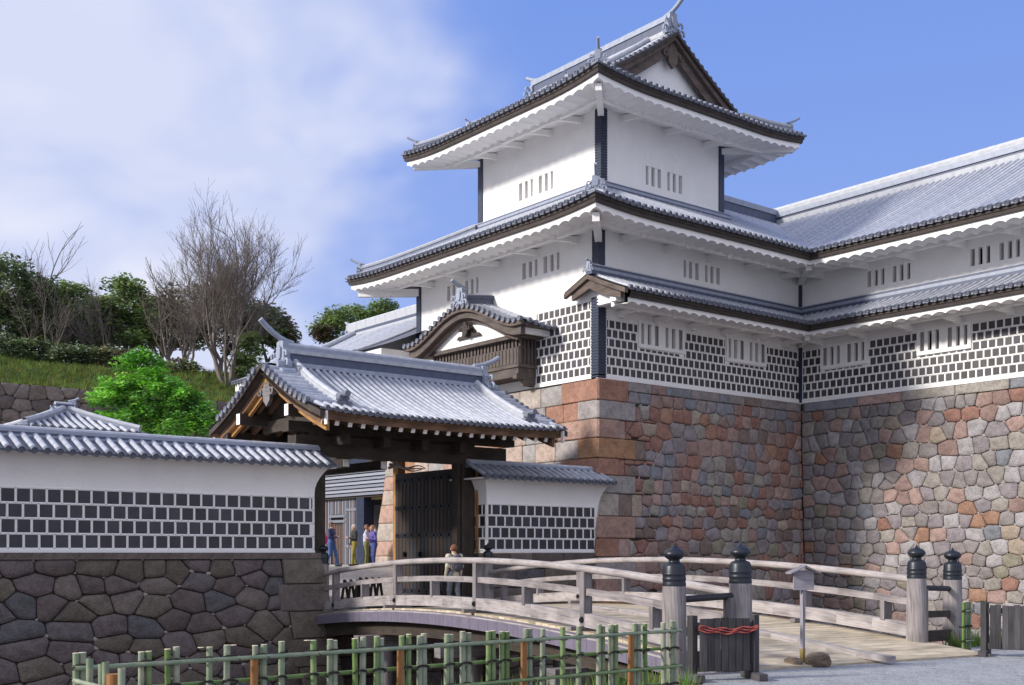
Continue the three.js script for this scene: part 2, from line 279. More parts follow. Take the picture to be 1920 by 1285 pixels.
// one side of a roof. O: eave start [x, z]; a: unit along the eave; n: unit inwards; P(s, t) is the tiled surface
function side(o) {
  const R = o.R, rise = o.rise, lift = o.lift ?? (() => 0);
  o.P = (s, t) => [o.O[0] + o.a[0] * s + o.n[0] * t, o.y0 + rise(Math.max(t, -0.2)) + lift(s) * Math.max(0, 1 - Math.max(0, t) / 2.6) ** 2, o.O[1] + o.a[1] * s + o.n[1] * t];
  o.tmin ??= () => 0; o.tmax ??= () => R;
  return o;
}
function sheet(o, parent, name = 'roof_pan', s0 = o.s0, s1 = o.s1, drop = 0) {
  const b = new GB(), n = Math.max(1, Math.round((s1 - s0) / (o.sp * 2))), m = o.seg ?? 6;
  for (let i = 0; i < n; i++) {
    const A = lerp(s0, s1, i / n) , B = lerp(s0, s1, (i + 1) / n), e = 1e-4, ta = [o.tmin(A + e), o.tmax(A + e)], tb = [o.tmin(B - e), o.tmax(B - e)];
    if (ta[1] - ta[0] < 0.01 && tb[1] - tb[0] < 0.01) continue;
    for (let j = 0; j < m; j++) {
      const q = (s, t, v) => { const p = o.P(s, lerp(t[0], Math.max(t[0], t[1]), v)); p[1] -= drop; return p; };
      b.quad(q(A, ta, j / m), q(B, tb, j / m), q(B, tb, (j + 1) / m), q(A, ta, (j + 1) / m));
    }
  }
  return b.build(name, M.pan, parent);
}
// a rib of overlapping cover tiles along a path of points with up-normals
function ribGeo(path, cross3, r, parent, len0 = 0.42) {
  const b = new GB(); let total = 0; const acc = [0];
  for (let i = 1; i < path.length; i++) acc.push(total += len(sub(path[i], path[i - 1])));
  const at = (d) => { let i = 1; while (i < path.length - 1 && acc[i] < d) i++; const f = (d - acc[i - 1]) / (acc[i] - acc[i - 1] || 1); return [mix3(path[i - 1], path[i], f), norm(sub(path[i], path[i - 1]))]; };
  const k = Math.max(1, Math.round(total / len0)), S = 6, u0 = shake() * 4;
  for (let j = 0; j < k; j++) {
    const d0 = total * j / k, d1 = total * (j + 1) / k, rows = [];
    const jig = (shake() - 0.5) * 0.008;
    for (const [d, rr] of [[d0, r], [d0 + (d1 - d0) * 0.14, r * 0.985], [d1 + 0.01, r * 0.955]]) {
      const [p, dir] = at(Math.min(d, total)), up = norm(cross(cross3, dir)), N = up[1] < 0 ? mul(up, -1) : up, row = [];
      for (let i = 0; i <= S; i++) { const t = Math.PI * i / S, v = add(mul(cross3, Math.cos(t)), mul(N, Math.sin(t))); row.push([add(add(p, mul(cross3, jig)), mul(v, rr)), v, rr * t]); }
      rows.push([row, d]);
    }
    for (let i = 0; i < S; i++) for (let q = 0; q < 2; q++) {
      const [A, da] = rows[q], [B, db] = rows[q + 1];
      for (const [w, d] of [[A[i], da], [A[i + 1], da], [B[i + 1], db], [A[i], da], [B[i + 1], db], [B[i], db]]) b.vert(w[0], w[1], d + u0, w[2]);
    }
    const c = at(d0)[0], f = rows[0][0];                                // the thick front lip of each tile
    for (let i = 0; i < S; i++) b.tri(c, f[i][0], f[i + 1][0]);
  }
  return b.geo(parent?.base);
}
function placeDisc(p, out, parent, scale = 1, name = 'eave_tile', material = M.disc) {
  const m = put(name, discGeo, material, parent), q = new THREE.Quaternion().setFromUnitVectors(V(0, 1, 0), V(...norm(out)));
  m.quaternion.copy(q); const b = parent.base ?? [0, 0, 0]; m.position.set(p[0] - b[0], p[1] - b[1], p[2] - b[2]); m.scale.setScalar(scale);
  return m;
}
const cut = (o, s) => { const lo = o.tmin(s), hi = o.tmax(s); return [lo, hi]; };
function ribs(o, parent, { from = o.s0, to = o.s1, discs = true, phase = 0.5, trim = 0.03 } = {}) {
  const n = Math.floor((to - from) / o.sp + 1e-6), r = o.r ?? o.sp * 0.285, a3 = [o.a[0], 0, o.a[1]], rr = rng(Math.floor(o.O[0] * 91 + o.O[1] * 17));
  const gap = (to - from) / Math.max(1, n);
  for (let i = 0; i < n; i++) {
    const s = from + (i + phase) * gap, [lo, hi0] = cut(o, s), hi = hi0 - trim;
    if (hi - lo < 0.12) continue;
    const t0 = lo > 0 ? lo : -0.05, m = Math.max(3, Math.ceil((hi - t0) / 0.45)), path = [];
    for (let j = 0; j <= m; j++) { const p = o.P(s, lerp(t0, hi, j / m)); p[1] += 0.012; path.push(p); }
    put('cover_tile_row', ribGeo(path, a3, r, parent), pick(M.tile, rr), parent);
    if (discs && lo <= 0) { const d = sub(path[0], path[1]); placeDisc(add(path[0], mul(norm(d), 0.012)), d, parent, r / 0.094 * 1.06); }
  }
}
// boards, plaster and rafters under an eave: e0, e1 say how inset strips end (1 hip corner, -1 inner corner, 0 square)
function eave(o, parent, { e0 = 1, e1 = 1, from = o.s0e ?? 0, to = o.L, depth, wallY, boardH = 0.24, boardMat = M.board, wave = true, pitch = 0.5, brackets = 2.0, vault = 1.0, firstBracket = 1.1, whiteH = 0.16, dip = 0.06 }) {
  const Q = (s, t, y) => { const p = o.P(s, 0); return [o.O[0] + o.a[0] * s + o.n[0] * t, p[1] + y, o.O[1] + o.a[1] * s + o.n[1] * t]; };
  const span = (t) => [from + e0 * t, to - e1 * t];
  const strip = (b, t0, y0, t1, y1, n = 24) => { for (let i = 0; i < n; i++) { const A = span(t0), B = span(t1), f = i / n, g = (i + 1) / n; b.quad(Q(lerp(...A, f), t0, y0), Q(lerp(...A, g), t0, y0), Q(lerp(...B, g), t1, y1), Q(lerp(...B, f), t1, y1)); } };
  const tb = -dip;                                                       // the tile edge, a lip of pan tiles
  let b = new GB(); strip(b, 0, 0.01, 0.0, tb); strip(b, 0.0, tb, 0.09, tb - 0.004); b.build('pan_tile_edge', M.disc, parent);
  b = new GB(); strip(b, 0.07, tb - 0.006, 0.07, tb - boardH * 0.45); strip(b, 0.07, tb - boardH * 0.45, 0.10, tb - boardH * 0.45); strip(b, 0.10, tb - boardH * 0.45, 0.12, tb - boardH); strip(b, 0.12, tb - boardH, 0.24, tb - boardH + 0.004); b.build('eave_board', boardMat, parent);
  const yW = tb - boardH + 0.002, y1 = yW - whiteH, wp = new GB();
  const L = to - from, nW = Math.max(1, Math.round(L / pitch)), pw = L / nW;
  const w = (s) => (wave ? -0.085 * (1 - Math.abs(Math.sin(Math.PI * (s - from) / pw)) ** 0.8) : 0);
  const step = pw / 8, n = Math.round(L / step), tv = 0.2 + vault, q1 = wallY - 0.10;
  const ySof = (s) => Q(s, 0, y1)[1];
  const S = (t) => span(t);
  const xs = []; for (let i = 0; i <= n; i++) xs.push(from + i * step);
  for (let i = 0; i < n; i++) {
    const cl = (s, t) => clamp(s, ...S(t));
    const A = cl(xs[i], 0.2), B = cl(xs[i + 1], 0.2); if (B - A > 1e-4) wp.quad(Q(A, 0.2, yW), Q(B, 0.2, yW), Q(B, 0.2, y1 + w(B)), Q(A, 0.2, y1 + w(A)));
    const C = cl(xs[i], tv), D = cl(xs[i + 1], tv);
    if (B - A > 1e-4 || D - C > 1e-4) wp.quad(Q(A, 0.2, y1 + w(A)), Q(B, 0.2, y1 + w(B)), add(Q(D, tv, y1 + w(D)), [0, 0.06, 0]), add(Q(C, tv, y1 + w(C)), [0, 0.06, 0]));
  }
  // the two ends of an inner corner reach past the eave line
  for (const [k, e] of [[0, e0], [1, e1]]) if (e < 0) { const s0 = k ? to : from, f = k ? 1 : -1; wp.quad(Q(s0, 0.2, yW), Q(s0 + f * 0.2, 0.2, yW), Q(s0 + f * 0.2, 0.2, y1), Q(s0, 0.2, y1)); wp.tri(Q(s0, 0.2, y1), Q(s0 + f * 0.2, 0.2, y1), Q(s0 + f * tv, tv, y1 + 0.06)); wp.tri(Q(s0, 0.2, y1), Q(s0 + f * tv, tv, y1 + 0.06), Q(s0, tv, y1 + 0.06)); }
  wp.build('wavy_soffit', M.plaster, parent);
  // inner flat soffit
  b = new GB(); const [p0, p1] = S(tv), [r0, r1] = S(depth);
  const nn = 16; for (let i = 0; i < nn; i++) { const f = i / nn, g = (i + 1) / nn, top = (s, t) => { const q = Q(s, t, 0); q[1] = Math.min(wallY + 0.02, Q(s, 0, y1)[1] + 0.08); return q; }, wl = (s) => { const q = Q(s, depth, 0); q[1] = wallY; return q; }; b.quad(top(lerp(p0, p1, f), tv), top(lerp(p0, p1, g), tv), wl(lerp(r0, r1, g)), wl(lerp(r0, r1, f))); }
  b.build('soffit', M.plaster, parent);
  // purlin and bracket beams
  b = new GB(); { const [A, B] = S(tv + 0.02), k = 12; for (let i = 0; i < k; i++) { const a = Q(lerp(A, B, i / k), tv + 0.02, y1 - 0.0), c = Q(lerp(A, B, (i + 1) / k), tv + 0.02, y1 - 0.0); b.beam(a, c, 0.15, 0.15); } } b.build('eave_purlin', M.plaster, parent);
  if (brackets) { const [A, B] = S(depth), L2 = B - A, k = Math.max(1, Math.round((L2 - 2 * firstBracket) / brackets)); for (let i = 0; i <= k; i++) { const s = lerp(A + firstBracket, B - firstBracket, i / k), a = Q(s, depth + 0.02, 0), c = Q(s, tv - 0.1, 0); a[1] = wallY - 0.14; c[1] = Q(s, 0, y1)[1] - 0.03; const g = new GB(); g.beam(a, c, 0.17, 0.2); const e = [...a]; g.beam([a[0] , a[1] - 0.1, a[2]], add([a[0], a[1] - 0.1, a[2]], mul([o.n[0], 0, o.n[1]], -0.3)), 0.171, 0.1); g.build('eave_bracket', M.plaster, parent); } }
}
// a built-up ridge along points: courses of flat tiles under a round cap
function ridgeBar(pts, w, h, parent, { name = 'ridge', mats = [M.ridgePale, M.ridgeDark, M.ridge], cap = 0.1, bands = [[0, 0.22, 1.0, 0], [0.22, 0.72, 0.72, 1], [0.72, 1, 0.9, 2]], seg = 0.4 } = {}) {
  const first = { m: null };
  for (const [a, c, ww, mi] of bands) {
    const b = new GB();
    for (let i = 0; i + 1 < pts.length; i++) b.beam(add(pts[i], [0, h * (a + c) / 2, 0]), add(pts[i + 1], [0, h * (a + c) / 2, 0]), w * ww, h * (c - a) + 0.004);
    const m = b.build(first.m ? 'ridge_course' : name, mats[mi], first.m ?? parent); first.m ??= m;
  }
  // cap: overlapping half-round tiles
  const top = pts.map((p) => add(p, [0, h + 0.0, 0])), d = norm(sub(top[top.length - 1], top[0])), cr = norm(cross(d, [0, 1, 0]));
  const g = put('ridge_cap', ribGeo(top, cr, cap, parent, seg), M.tile[2], first.m);
  return first.m;
}
// ogre-tile at a ridge end: face, curls, and a round tile thrust out above it. f: direction it looks
function ogre(p, f, k, parent, horn = 0.55, name = 'ridge_end_tile', hornUp = 0.5) {
  const F = norm([f[0], 0, f[2]]), S = norm(cross([0, 1, 0], F)), b = new GB(), at = (s, y, d) => [p[0] + S[0] * s * k + F[0] * d * k, p[1] + y * k, p[2] + S[2] * s * k + F[2] * d * k];
  const face = [[-0.36, 0], [-0.42, 0.14], [-0.27, 0.3], [-0.3, 0.46], [-0.2, 0.62], [-0.2, 0.8], [0, 0.86], [0.2, 0.8], [0.2, 0.62], [0.3, 0.46], [0.27, 0.3], [0.42, 0.14], [0.36, 0], [0.12, 0.04], [0, 0.12], [-0.12, 0.04]];
  b.slab(face.map((q) => [q[0] * k, q[1] * k]), at(0, 0, -0.1), S, [0, 1, 0], F, 0.2 * k);
  b.slab([[-0.1, 0.3], [-0.13, 0.62], [0, 0.7], [0.13, 0.62], [0.1, 0.3], [0, 0.24]].map((q) => [q[0] * k, q[1] * k]), at(0, 0, 0.1), S, [0, 1, 0], F, 0.06 * k);
  for (const s of [-1, 1]) for (const [cx, cy, R, w] of [[0.42, 0.12, 0.15, 0.055], [0.36, 0.4, 0.12, 0.05], [0.2, 0.2, 0.09, 0.04]]) {
    const pts = []; for (let i = 0; i <= 14; i++) { const t = i / 14, a = t * 4.6 - 0.6, r = R * (1 - 0.62 * t); pts.push(at(s * (cx + r * Math.cos(a)), cy + r * Math.sin(a), 0.12)); }
    b.tube(pts, (t) => w * k * (1 - 0.4 * t), 6);
  }
  const m = b.build(name, M.ridge, parent);
  if (horn) { const h = new GB(); const q = []; for (let i = 0; i <= 5; i++) { const t = i / 5; q.push(at(0, 0.8 + horn * hornUp * t * t * 0.8 + 0.1 * t, -0.35 + (horn + 0.35) * t)); } h.tube(q, 0.085 * k, 9); h.build('horn_tile', M.ridge, m); }
  return m;
}
// curved board following the verge of a gable: curve is a list of [along, y] in the plane through o with axes U, up; N is outwards
function bargeBoard(curve, o, U, N, top, bottom, thick, name, material, parent) {
  const up = curve.map((q, i) => [q[0], q[1] + (typeof top === 'function' ? top(i / (curve.length - 1)) : top)]), lo = curve.map((q, i) => [q[0], q[1] + (typeof bottom === 'function' ? bottom(i / (curve.length - 1)) : bottom)]).reverse();
  return new GB().slab([...up, ...lo], o, U, [0, 1, 0], N, thick).build(name, material, parent);
}

// ---------------------------------------------------------------- plaster walls with openings
// a wall in the plane through o, axis a (unit [x, z]), outwards n; face from u0..u1, y0..y1 with rectangular holes [u0, u1, y0, y1]
function wallFace(o, a, n, u0, u1, y0, y1, holes, depth, parent, name, material) {
  const P = (u, y, d = 0) => [o[0] + a[0] * u + n[0] * d, y, o[1] + a[1] * u + n[1] * d], b = new GB();
  const us = [...new Set([u0, u1, ...holes.flatMap((h) => [h[0], h[1]])])].sort((p, q) => p - q), ys = [...new Set([y0, y1, ...holes.flatMap((h) => [h[2], h[3]])])].sort((p, q) => p - q);
  for (let i = 0; i + 1 < us.length; i++) for (let j = 0; j + 1 < ys.length; j++) {
    const cu = (us[i] + us[i + 1]) / 2, cy = (ys[j] + ys[j + 1]) / 2; if (holes.some((h) => cu > h[0] && cu < h[1] && cy > h[2] && cy < h[3])) continue;
    b.quad(P(us[i], ys[j]), P(us[i + 1], ys[j]), P(us[i + 1], ys[j + 1]), P(us[i], ys[j + 1]));
  }
  for (const [h0, h1, g0, g1] of holes) { b.quad(P(h0, g0), P(h0, g0, -depth), P(h0, g1, -depth), P(h0, g1)); b.quad(P(h1, g0, -depth), P(h1, g0), P(h1, g1), P(h1, g1, -depth)); b.quad(P(h0, g0, -depth), P(h0, g0), P(h1, g0), P(h1, g0, -depth)); b.quad(P(h0, g1), P(h0, g1, -depth), P(h1, g1, -depth), P(h1, g1)); }
  return b.build(name, material, parent);
}
// a barred window pair: two openings, two bars each; shut says which half has a closed shutter
function barredHoles(u, w, y0, y1) { const h = (w - 0.34) / 2; return [[u, u + h, y0, y1], [u + w - h, u + w, y0, y1]]; }
function bars(o, a, n, u, w, y0, y1, parent, shut = [1, 1], proud = 0) {
  const holes = barredHoles(u, w, y0, y1), P = (q, y, d) => [o[0] + a[0] * q + n[0] * d, y, o[1] + a[1] * q + n[1] * d];
  const grp = put('barred_window', new GB().frame(P(u + w / 2, y0 + 0.012, -0.13), mul([a[0], 0, a[1]], w / 2), [0, 0.012, 0], mul([n[0], 0, n[1]], 0.1)).geo(parent.base), M.plaster, parent);
  holes.forEach(([h0, h1], k) => {
    const g = h1 - h0, bw = g / 5 * 0.98;
    for (const i of [1, 3]) { const c = h0 + g * (i + 0.5) / 5; new GB().beam(P(c, y0 + 0.01, -0.09 + proud), P(c, y1, -0.09 + proud), bw, 0.13, [n[0], 0, n[1]]).build('window_bar', M.plaster, grp); }
    new GB().quad(P(h0, y0, -0.24), P(h1, y0, -0.24), P(h1, y1, -0.24), P(h0, y1, -0.24)).build('shutter', shut[k] === 2 ? M.dark : shut[k] ? M.shutter : M.dark, grp);  // an open half gets a black panel, painted as the dark inside
  });
  return grp;
}
// dark square tiles with raised white joints
function namako(o, a, n, u0, u1, y0, rows, pw, ph, parent, mats, { gaps = [], joint = 0.07, stagger = 0.5, seed = 1, ends = true, uAt } = {}) {
  const r = rng(seed), P = (u, y, d) => { const q = uAt ? uAt(u, y) : [o[0] + a[0] * u, o[1] + a[1] * u, n]; return [q[0] + q[2][0] * d, y, q[1] + q[2][1] * d]; };
  const J = new GB(), bead = (A, B, horiz) => {                               // a rounded raised joint between two wall points
    const h = joint / 2, up = horiz ? [0, 1] : [1, 0], prof = [[-h, 0.002], [-h * 0.55, 0.02], [h * 0.55, 0.02], [h, 0.002]];
    for (let i = 0; i < 3; i++) { const q = (X, k) => P(X[0] + (horiz ? 0 : prof[k][0]), X[1] + (horiz ? prof[k][0] : 0), prof[k][1]); J.quad(q(A, i), q(B, i), q(B, i + 1), q(A, i + 1)); }
  };
  for (let j = 0; j < rows; j++) {
    const b0 = y0 + j * ph, b1 = b0 + ph; let off = (j % 2 ? stagger : 0) * pw + (r() - 0.5) * 0.04;
    for (let i = -1; u0 + i * pw + off < u1; i++) {
      let A = Math.max(u0, u0 + i * pw + off) + joint / 2, B = Math.min(u1, u0 + (i + 1) * pw + off) - joint / 2; if (B - A < 0.04) continue;
      let pieces = [[A, B, b0 + joint / 2, b1 - joint / 2]];
      for (const g of gaps) pieces = pieces.flatMap(([p, q, e, f]) => { if (q <= g[0] || p >= g[1] || f <= g[2] || e >= g[3]) return [[p, q, e, f]]; const out = []; if (p < g[0]) out.push([p, Math.min(q, g[0] - 0.02), e, f]); if (q > g[1]) out.push([Math.max(p, g[1] + 0.02), q, e, f]); if (p >= g[0] - 0.001 && q <= g[1] + 0.001) { if (e < g[2] - 0.03) out.push([p, q, e, g[2] - 0.02]); } return out; });
      for (const [p, q, e, f] of pieces) {
        if (q - p < 0.035 || f - e < 0.03) continue;
        const t = new GB(), d = 0.010 + r() * 0.003, w = 0.012;
        const c = [[p, e], [q, e], [q, f], [p, f]], ci = [[p + w, e + w], [q - w, e + w], [q - w, f - w], [p + w, f - w]];
        t.quad(...ci.map((k) => P(k[0], k[1], d))); for (let k = 0; k < 4; k++) { const l = (k + 1) % 4; t.quad(P(...c[k], 0.003), P(...c[l], 0.003), P(...ci[l], d), P(...ci[k], d)); }
        t.build('wall_tile', pick(mats, r), parent);
      }
      const v = Math.min(u1, u0 + (i + 1) * pw + off); if (v < u1 - 0.05 && v > u0 + 0.05 && !gaps.some((g) => v > g[0] && v < g[1] && (b0 + b1) / 2 > g[2])) bead([v, b0], [v, Math.min(b1, Math.max(b0, ...[b1]))], false);
    }
  }
  for (let j = 0; j <= rows; j++) { const y = y0 + j * ph; let segs = [[u0, u1]]; for (const g of gaps) if (y > g[2] - 0.02 && y < g[3] + 0.02) segs = segs.flatMap(([p, q]) => [[p, Math.min(q, g[0])], [Math.max(p, g[1]), q]].filter(([x, z]) => z - x > 0.02)); segs.forEach(([p, q]) => { if (uAt) { const k = Math.ceil((q - p) / 0.5); for (let i = 0; i < k; i++) bead([lerp(p, q, i / k), y], [lerp(p, q, (i + 1) / k), y], true); } else bead([p, y], [q, y], true); }); }
  if (ends) for (const u of [u0 + 0.02, u1 - 0.02]) bead([u, y0], [u, y0 + rows * ph], false);
  return J.build('plaster_joint', M.plaster, parent);
}

// ---------------------------------------------------------------- dry stone walls: every stone a mesh
function clipPoly(poly, px, py, nx, ny) { const out = []; for (let i = 0; i < poly.length; i++) { const a = poly[i], b = poly[(i + 1) % poly.length], da = (a[0] - px) * nx + (a[1] - py) * ny, db = (b[0] - px) * nx + (b[1] - py) * ny; if (da <= 0) out.push(a); if ((da < 0 && db > 0) || (da > 0 && db < 0)) { const t = da / (da - db); out.push([lerp(a[0], b[0], t), lerp(a[1], b[1], t)]); } } return out; }
const areaOf = (p) => { let s = 0; p.forEach((a, i) => { const b = p[(i + 1) % p.length]; s += a[0] * b[1] - b[0] * a[1]; }); return s / 2; };
const centreOf = (p) => { let x = 0, y = 0; p.forEach((a) => { x += a[0]; y += a[1]; }); return [x / p.length, y / p.length]; };
function inset(poly, d) { const c = centreOf(poly); let out = poly; if (areaOf(poly) < 0) out = [...poly].reverse(); const n = out.length; let res = out; for (let i = 0; i < n; i++) { const a = out[i], b = out[(i + 1) % n], ex = b[0] - a[0], ey = b[1] - a[1], l = Math.hypot(ex, ey) || 1, nx = ey / l, ny = -ex / l; res = clipPoly(res, a[0] - nx * d, a[1] - ny * d, nx, ny); if (res.length < 3) return null; } return res; }
function roundPoly(p, k) { const out = []; p.forEach((a, i) => { const b = p[(i + 1) % p.length], l = Math.hypot(b[0] - a[0], b[1] - a[1]); if (l < 0.02) return; const f = Math.min(0.34, k / l); out.push([lerp(a[0], b[0], f), lerp(a[1], b[1], f)], [lerp(a[0], b[0], 1 - f), lerp(a[1], b[1], 1 - f)]); }); return out; }
function voronoi(W, H, sw, sh, r, jitter = 0.42, opt = {}) {
  const seeds = []; let y = 0, row = 0;
  while (y < H) { const h = sh * (0.72 + 0.6 * r()); let x = -sw * r() * 0.9; while (x < W + sw) { const w = sw * (0.5 + 0.95 * r()); seeds.push([x + w / 2 + (r() - 0.5) * w * jitter * 0.6, y + h / 2 + (r() - 0.5) * h * jitter, row]); x += w; } y += h; row++; }
  let cells = [], verts = [];
  for (let pass = 0; pass < 2; pass++) { cells = []; verts = []; seeds.forEach((a, i) => { let p = [[0, 0], [W, 0], [W, H], [0, H]]; seeds.forEach((b, j) => { if (i === j || Math.abs(b[0] - a[0]) > sw * 5 || Math.abs(b[1] - a[1]) > sh * 5) return; const ky = opt.ky ?? 2.6; const nx = b[0] - a[0], ny = (b[1] - a[1]) * ky; if (p.length > 2) p = clipPoly(p, (a[0] + b[0]) / 2, (a[1] + b[1]) / 2, nx, ny); }); if (p.length > 2 && Math.abs(areaOf(p)) > 0.015) { cells.push(p); p.forEach((v) => verts.push(v)); a[3] = centreOf(p); } else a[3] = null; }); if (!pass) seeds.forEach((a) => { if (a[3] && a[0] > 0 && a[0] < W && a[1] < H) { a[0] = lerp(a[0], a[3][0], opt.relax ?? 0.5); a[1] = lerp(a[1], a[3][1], (opt.relax ?? 0.5) * 0.5); } }); }
  return { cells, verts };
}
// P(u, v, d): wall surface point, v downwards from the top, d outwards
function stoneGeo(poly, P, base, r, { gap = 0.007, bulge = 0.045, deep = 0.1, round = 0.038 } = {}) {
  const q0 = inset(poly, gap); if (!q0 || q0.length < 3) return null;
  const ring = roundPoly(q0, round * (0.7 + 0.6 * r())); if (ring.length < 3) return null;
  const c = centreOf(ring), n = ring.length, sc = (k) => ring.map((p) => [c[0] + (p[0] - c[0]) * k, c[1] + (p[1] - c[1]) * k]);
  const tx = (r() - 0.5) * 0.05, ty = (r() - 0.5) * 0.05, lift = (r() - 0.4) * 0.035, D = (p, d) => d + lift + (p[0] - c[0]) * tx + (p[1] - c[1]) * ty;
  const size = Math.sqrt(Math.abs(areaOf(ring))), k1 = 1 - 0.035 / Math.max(size, 0.2), k2 = 0.62;
  const R0 = ring.map((p) => P(p[0], p[1], -deep)), R1 = ring.map((p) => P(p[0], p[1], D(p, -0.035))), R2 = sc(k1).map((p) => P(p[0], p[1], D(p, 0.002 + r() * 0.006))), R3 = sc(k2).map((p) => P(p[0], p[1], D(p, bulge * (0.4 + 0.4 * r())))), C = P(c[0], c[1], D(c, bulge * 0.75));
  const verts = [], uv = [], idx = [], u0 = r() * 5, v0 = r() * 5, push = (p, q) => { verts.push(...(base ? sub(p, base) : p)); uv.push(q[0] + u0, q[1] + v0); };
  [R0, R1, R2, R3].forEach((R, k) => R.forEach((p, i) => push(p, k < 2 ? [ring[i][0], ring[i][1]] : [sc(k === 2 ? k1 : k2)[i][0], sc(k === 2 ? k1 : k2)[i][1]]))); push(C, c);
  for (let k = 0; k < 3; k++) for (let i = 0; i < n; i++) { const j = (i + 1) % n; idx.push(k * n + i, k * n + j, (k + 1) * n + j, k * n + i, (k + 1) * n + j, (k + 1) * n + i); }
  for (let i = 0; i < n; i++) idx.push(3 * n + i, 3 * n + (i + 1) % n, 4 * n);
  const g = new THREE.BufferGeometry(); g.setAttribute('position', new THREE.Float32BufferAttribute(verts, 3)); g.setAttribute('uv', new THREE.Float32BufferAttribute(uv, 2)); g.setIndex(idx); g.computeVertexNormals();
  // make sure the faces look outwards
  const nn = g.attributes.normal, out = norm(sub(P(c[0], c[1], 1), P(c[0], c[1], 0))), last = 4 * n; if (nn.getX(last) * out[0] + nn.getY(last) * out[1] + nn.getZ(last) * out[2] < 0) { for (let i = 0; i < idx.length; i += 3) [idx[i], idx[i + 1]] = [idx[i + 1], idx[i]]; g.setIndex(idx); g.computeVertexNormals(); }
  return g;
}
function backing(P, W, H, d, parent, nu = 8, nv = 8) { const b = new GB(); b.grid((u, v) => P(u * W, v * H, d), nu, nv, (u, v) => [u * W, v * H]); return b.build('wall_core', M.joint, parent); }
function chinks(verts, P, r, parent, share, size, name = 'chink_stone') {
  const b = new GB();
  for (const v of verts) { if (r() > share) continue; const s = size * (0.5 + r()), c = [v[0] + (r() - 0.5) * 0.04, v[1] + (r() - 0.5) * 0.04], pt = []; for (let i = 0; i < 5; i++) { const t = i / 5 * 6.283 + r(), k = s * (0.7 + 0.6 * r()); pt.push(P(c[0] + k * Math.cos(t), c[1] + 0.8 * k * Math.sin(t), -0.03)); } const top = P(c[0], c[1], -0.03 + s * 0.5); for (let i = 0; i < 5; i++) b.tri(pt[i], pt[(i + 1) % 5], top); }
  const m = b.build(name, M.chink, parent); if (m) m.userData.kind = 'stuff'; return m;
}

// ---------------------------------------------------------------- the setting: ground, moat, courtyard, hill
structure(new GB().grid((u, v) => [lerp(-900, 900, u), -3.3, lerp(900, -900, v)], 40, 40).build('ground', M.earth));
const BANK = -0.13;
{
  // near bank: level gravel that ends in an earth slope down to the dry moat
  const edge = [[-90, -10.35], [11.6, -10.35], [12.2, -11.25], [20.6, -11.75], [23, -11.4], [90, -11.4]];
  const b = new GB(), s = new GB(), r = rng(5);
  for (let i = 0; i + 1 < edge.length; i++) {
    const [x0, z0] = edge[i], [x1, z1] = edge[i + 1], k = Math.max(1, Math.round((x1 - x0) / 3));
    for (let j = 0; j < k; j++) { const A = [lerp(x0, x1, j / k), lerp(z0, z1, j / k)], B = [lerp(x0, x1, (j + 1) / k), lerp(z0, z1, (j + 1) / k)]; b.quad([A[0], BANK, A[1]], [A[0], BANK, 90], [B[0], BANK, 90], [B[0], BANK, B[1]]); s.quad([A[0], BANK, A[1]], [B[0], BANK, B[1]], [B[0], -3.4, B[1] - 2.3], [A[0], -3.4, A[1] - 2.3]); }
  }
  structure(b.build('gravel_path', M.gravel)); structure(s.build('moat_bank', M.earth));
}
const yardY = (x, z) => 0.02 + 1.04 * sstep(-29.8, -40.5, z);
structure(new GB().grid((u, v) => { const x = lerp(-60, 27.3, u), z = lerp(-28.95, -64, v); return [x, yardY(x, z) - (x < 16.4 ? 0.05 : 0), z]; }, 50, 40).build('courtyard', M.yard));
// the inner hill: a grass slope above a far wall of rough stones
const hillY = (x, z) => 10.45 + 2.9 * sstep(0, 10, -(z + 64)) + 0.35 * Math.sin(x * 0.21) * sstep(0, 8, -(z + 64));
structure(new GB().grid((u, v) => { const x = lerp(-70, 60, u), z = lerp(-64.2, -150, v * v); return [x, hillY(x, z), z]; }, 60, 40).build('hill', M.grass));

// ---------------------------------------------------------------- stone walls
const off = (v) => 0.05 * v + 0.006 * v * v;
const YT = 7.55;
function cornerBlock(PA, PB, la, lb, v0, v1, name, material, parent) {
  const g = 0.008, d = 0.06, b = new GB();
  for (const [P, L] of [[PA, la], [PB, lb]]) {
    const A = P(-d * 0.6, v0 + g, d * 0.4), B = P(L - g, v0 + g, d), C = P(L - g, v1 - g, d), D = P(-d * 0.6, v1 - g, d * 0.4), e = 0.03;
    const a = P(0, v0 + g, d), a2 = P(0, v1 - g, d);
    b.quad(P(0.0, v0 + g + e, d), P(L - g - e, v0 + g + e, d), P(L - g - e, v1 - g - e, d), P(0.0, v1 - g - e, d));
    b.quad(P(0, v0 + g + e, d), P(L - g - e, v0 + g + e, d), P(L - g, v0 + g, d - e), P(0, v0 + g, d - e));
    b.quad(P(0, v1 - g - e, d), P(L - g - e, v1 - g - e, d), P(L - g, v1 - g, d - e), P(0, v1 - g, d - e));
    b.quad(P(L - g - e, v0 + g + e, d), P(L - g - e, v1 - g - e, d), P(L - g, v1 - g, d - e), P(L - g, v0 + g, d - e));
    b.quad(P(L - g, v0 + g, d - e), P(L - g, v1 - g, d - e), P(L - g, v1 - g, -0.15), P(L - g, v0 + g, -0.15));
    b.quad(P(0, v0 + g, d - e), P(L - g, v0 + g, d - e), P(L - g, v0 + g, -0.15), P(0, v0 + g, -0.15));
    b.quad(P(0, v1 - g, d - e), P(L - g, v1 - g, d - e), P(L - g, v1 - g, -0.15), P(0, v1 - g, -0.15));
  }
  // the rounded arris between the two faces
  b.quad(PA(0, v0 + g + 0.02, d), PB(0, v0 + g + 0.02, d), PB(0, v1 - g - 0.02, d), PA(0, v1 - g - 0.02, d));
  return b.build(name, material, parent);
}
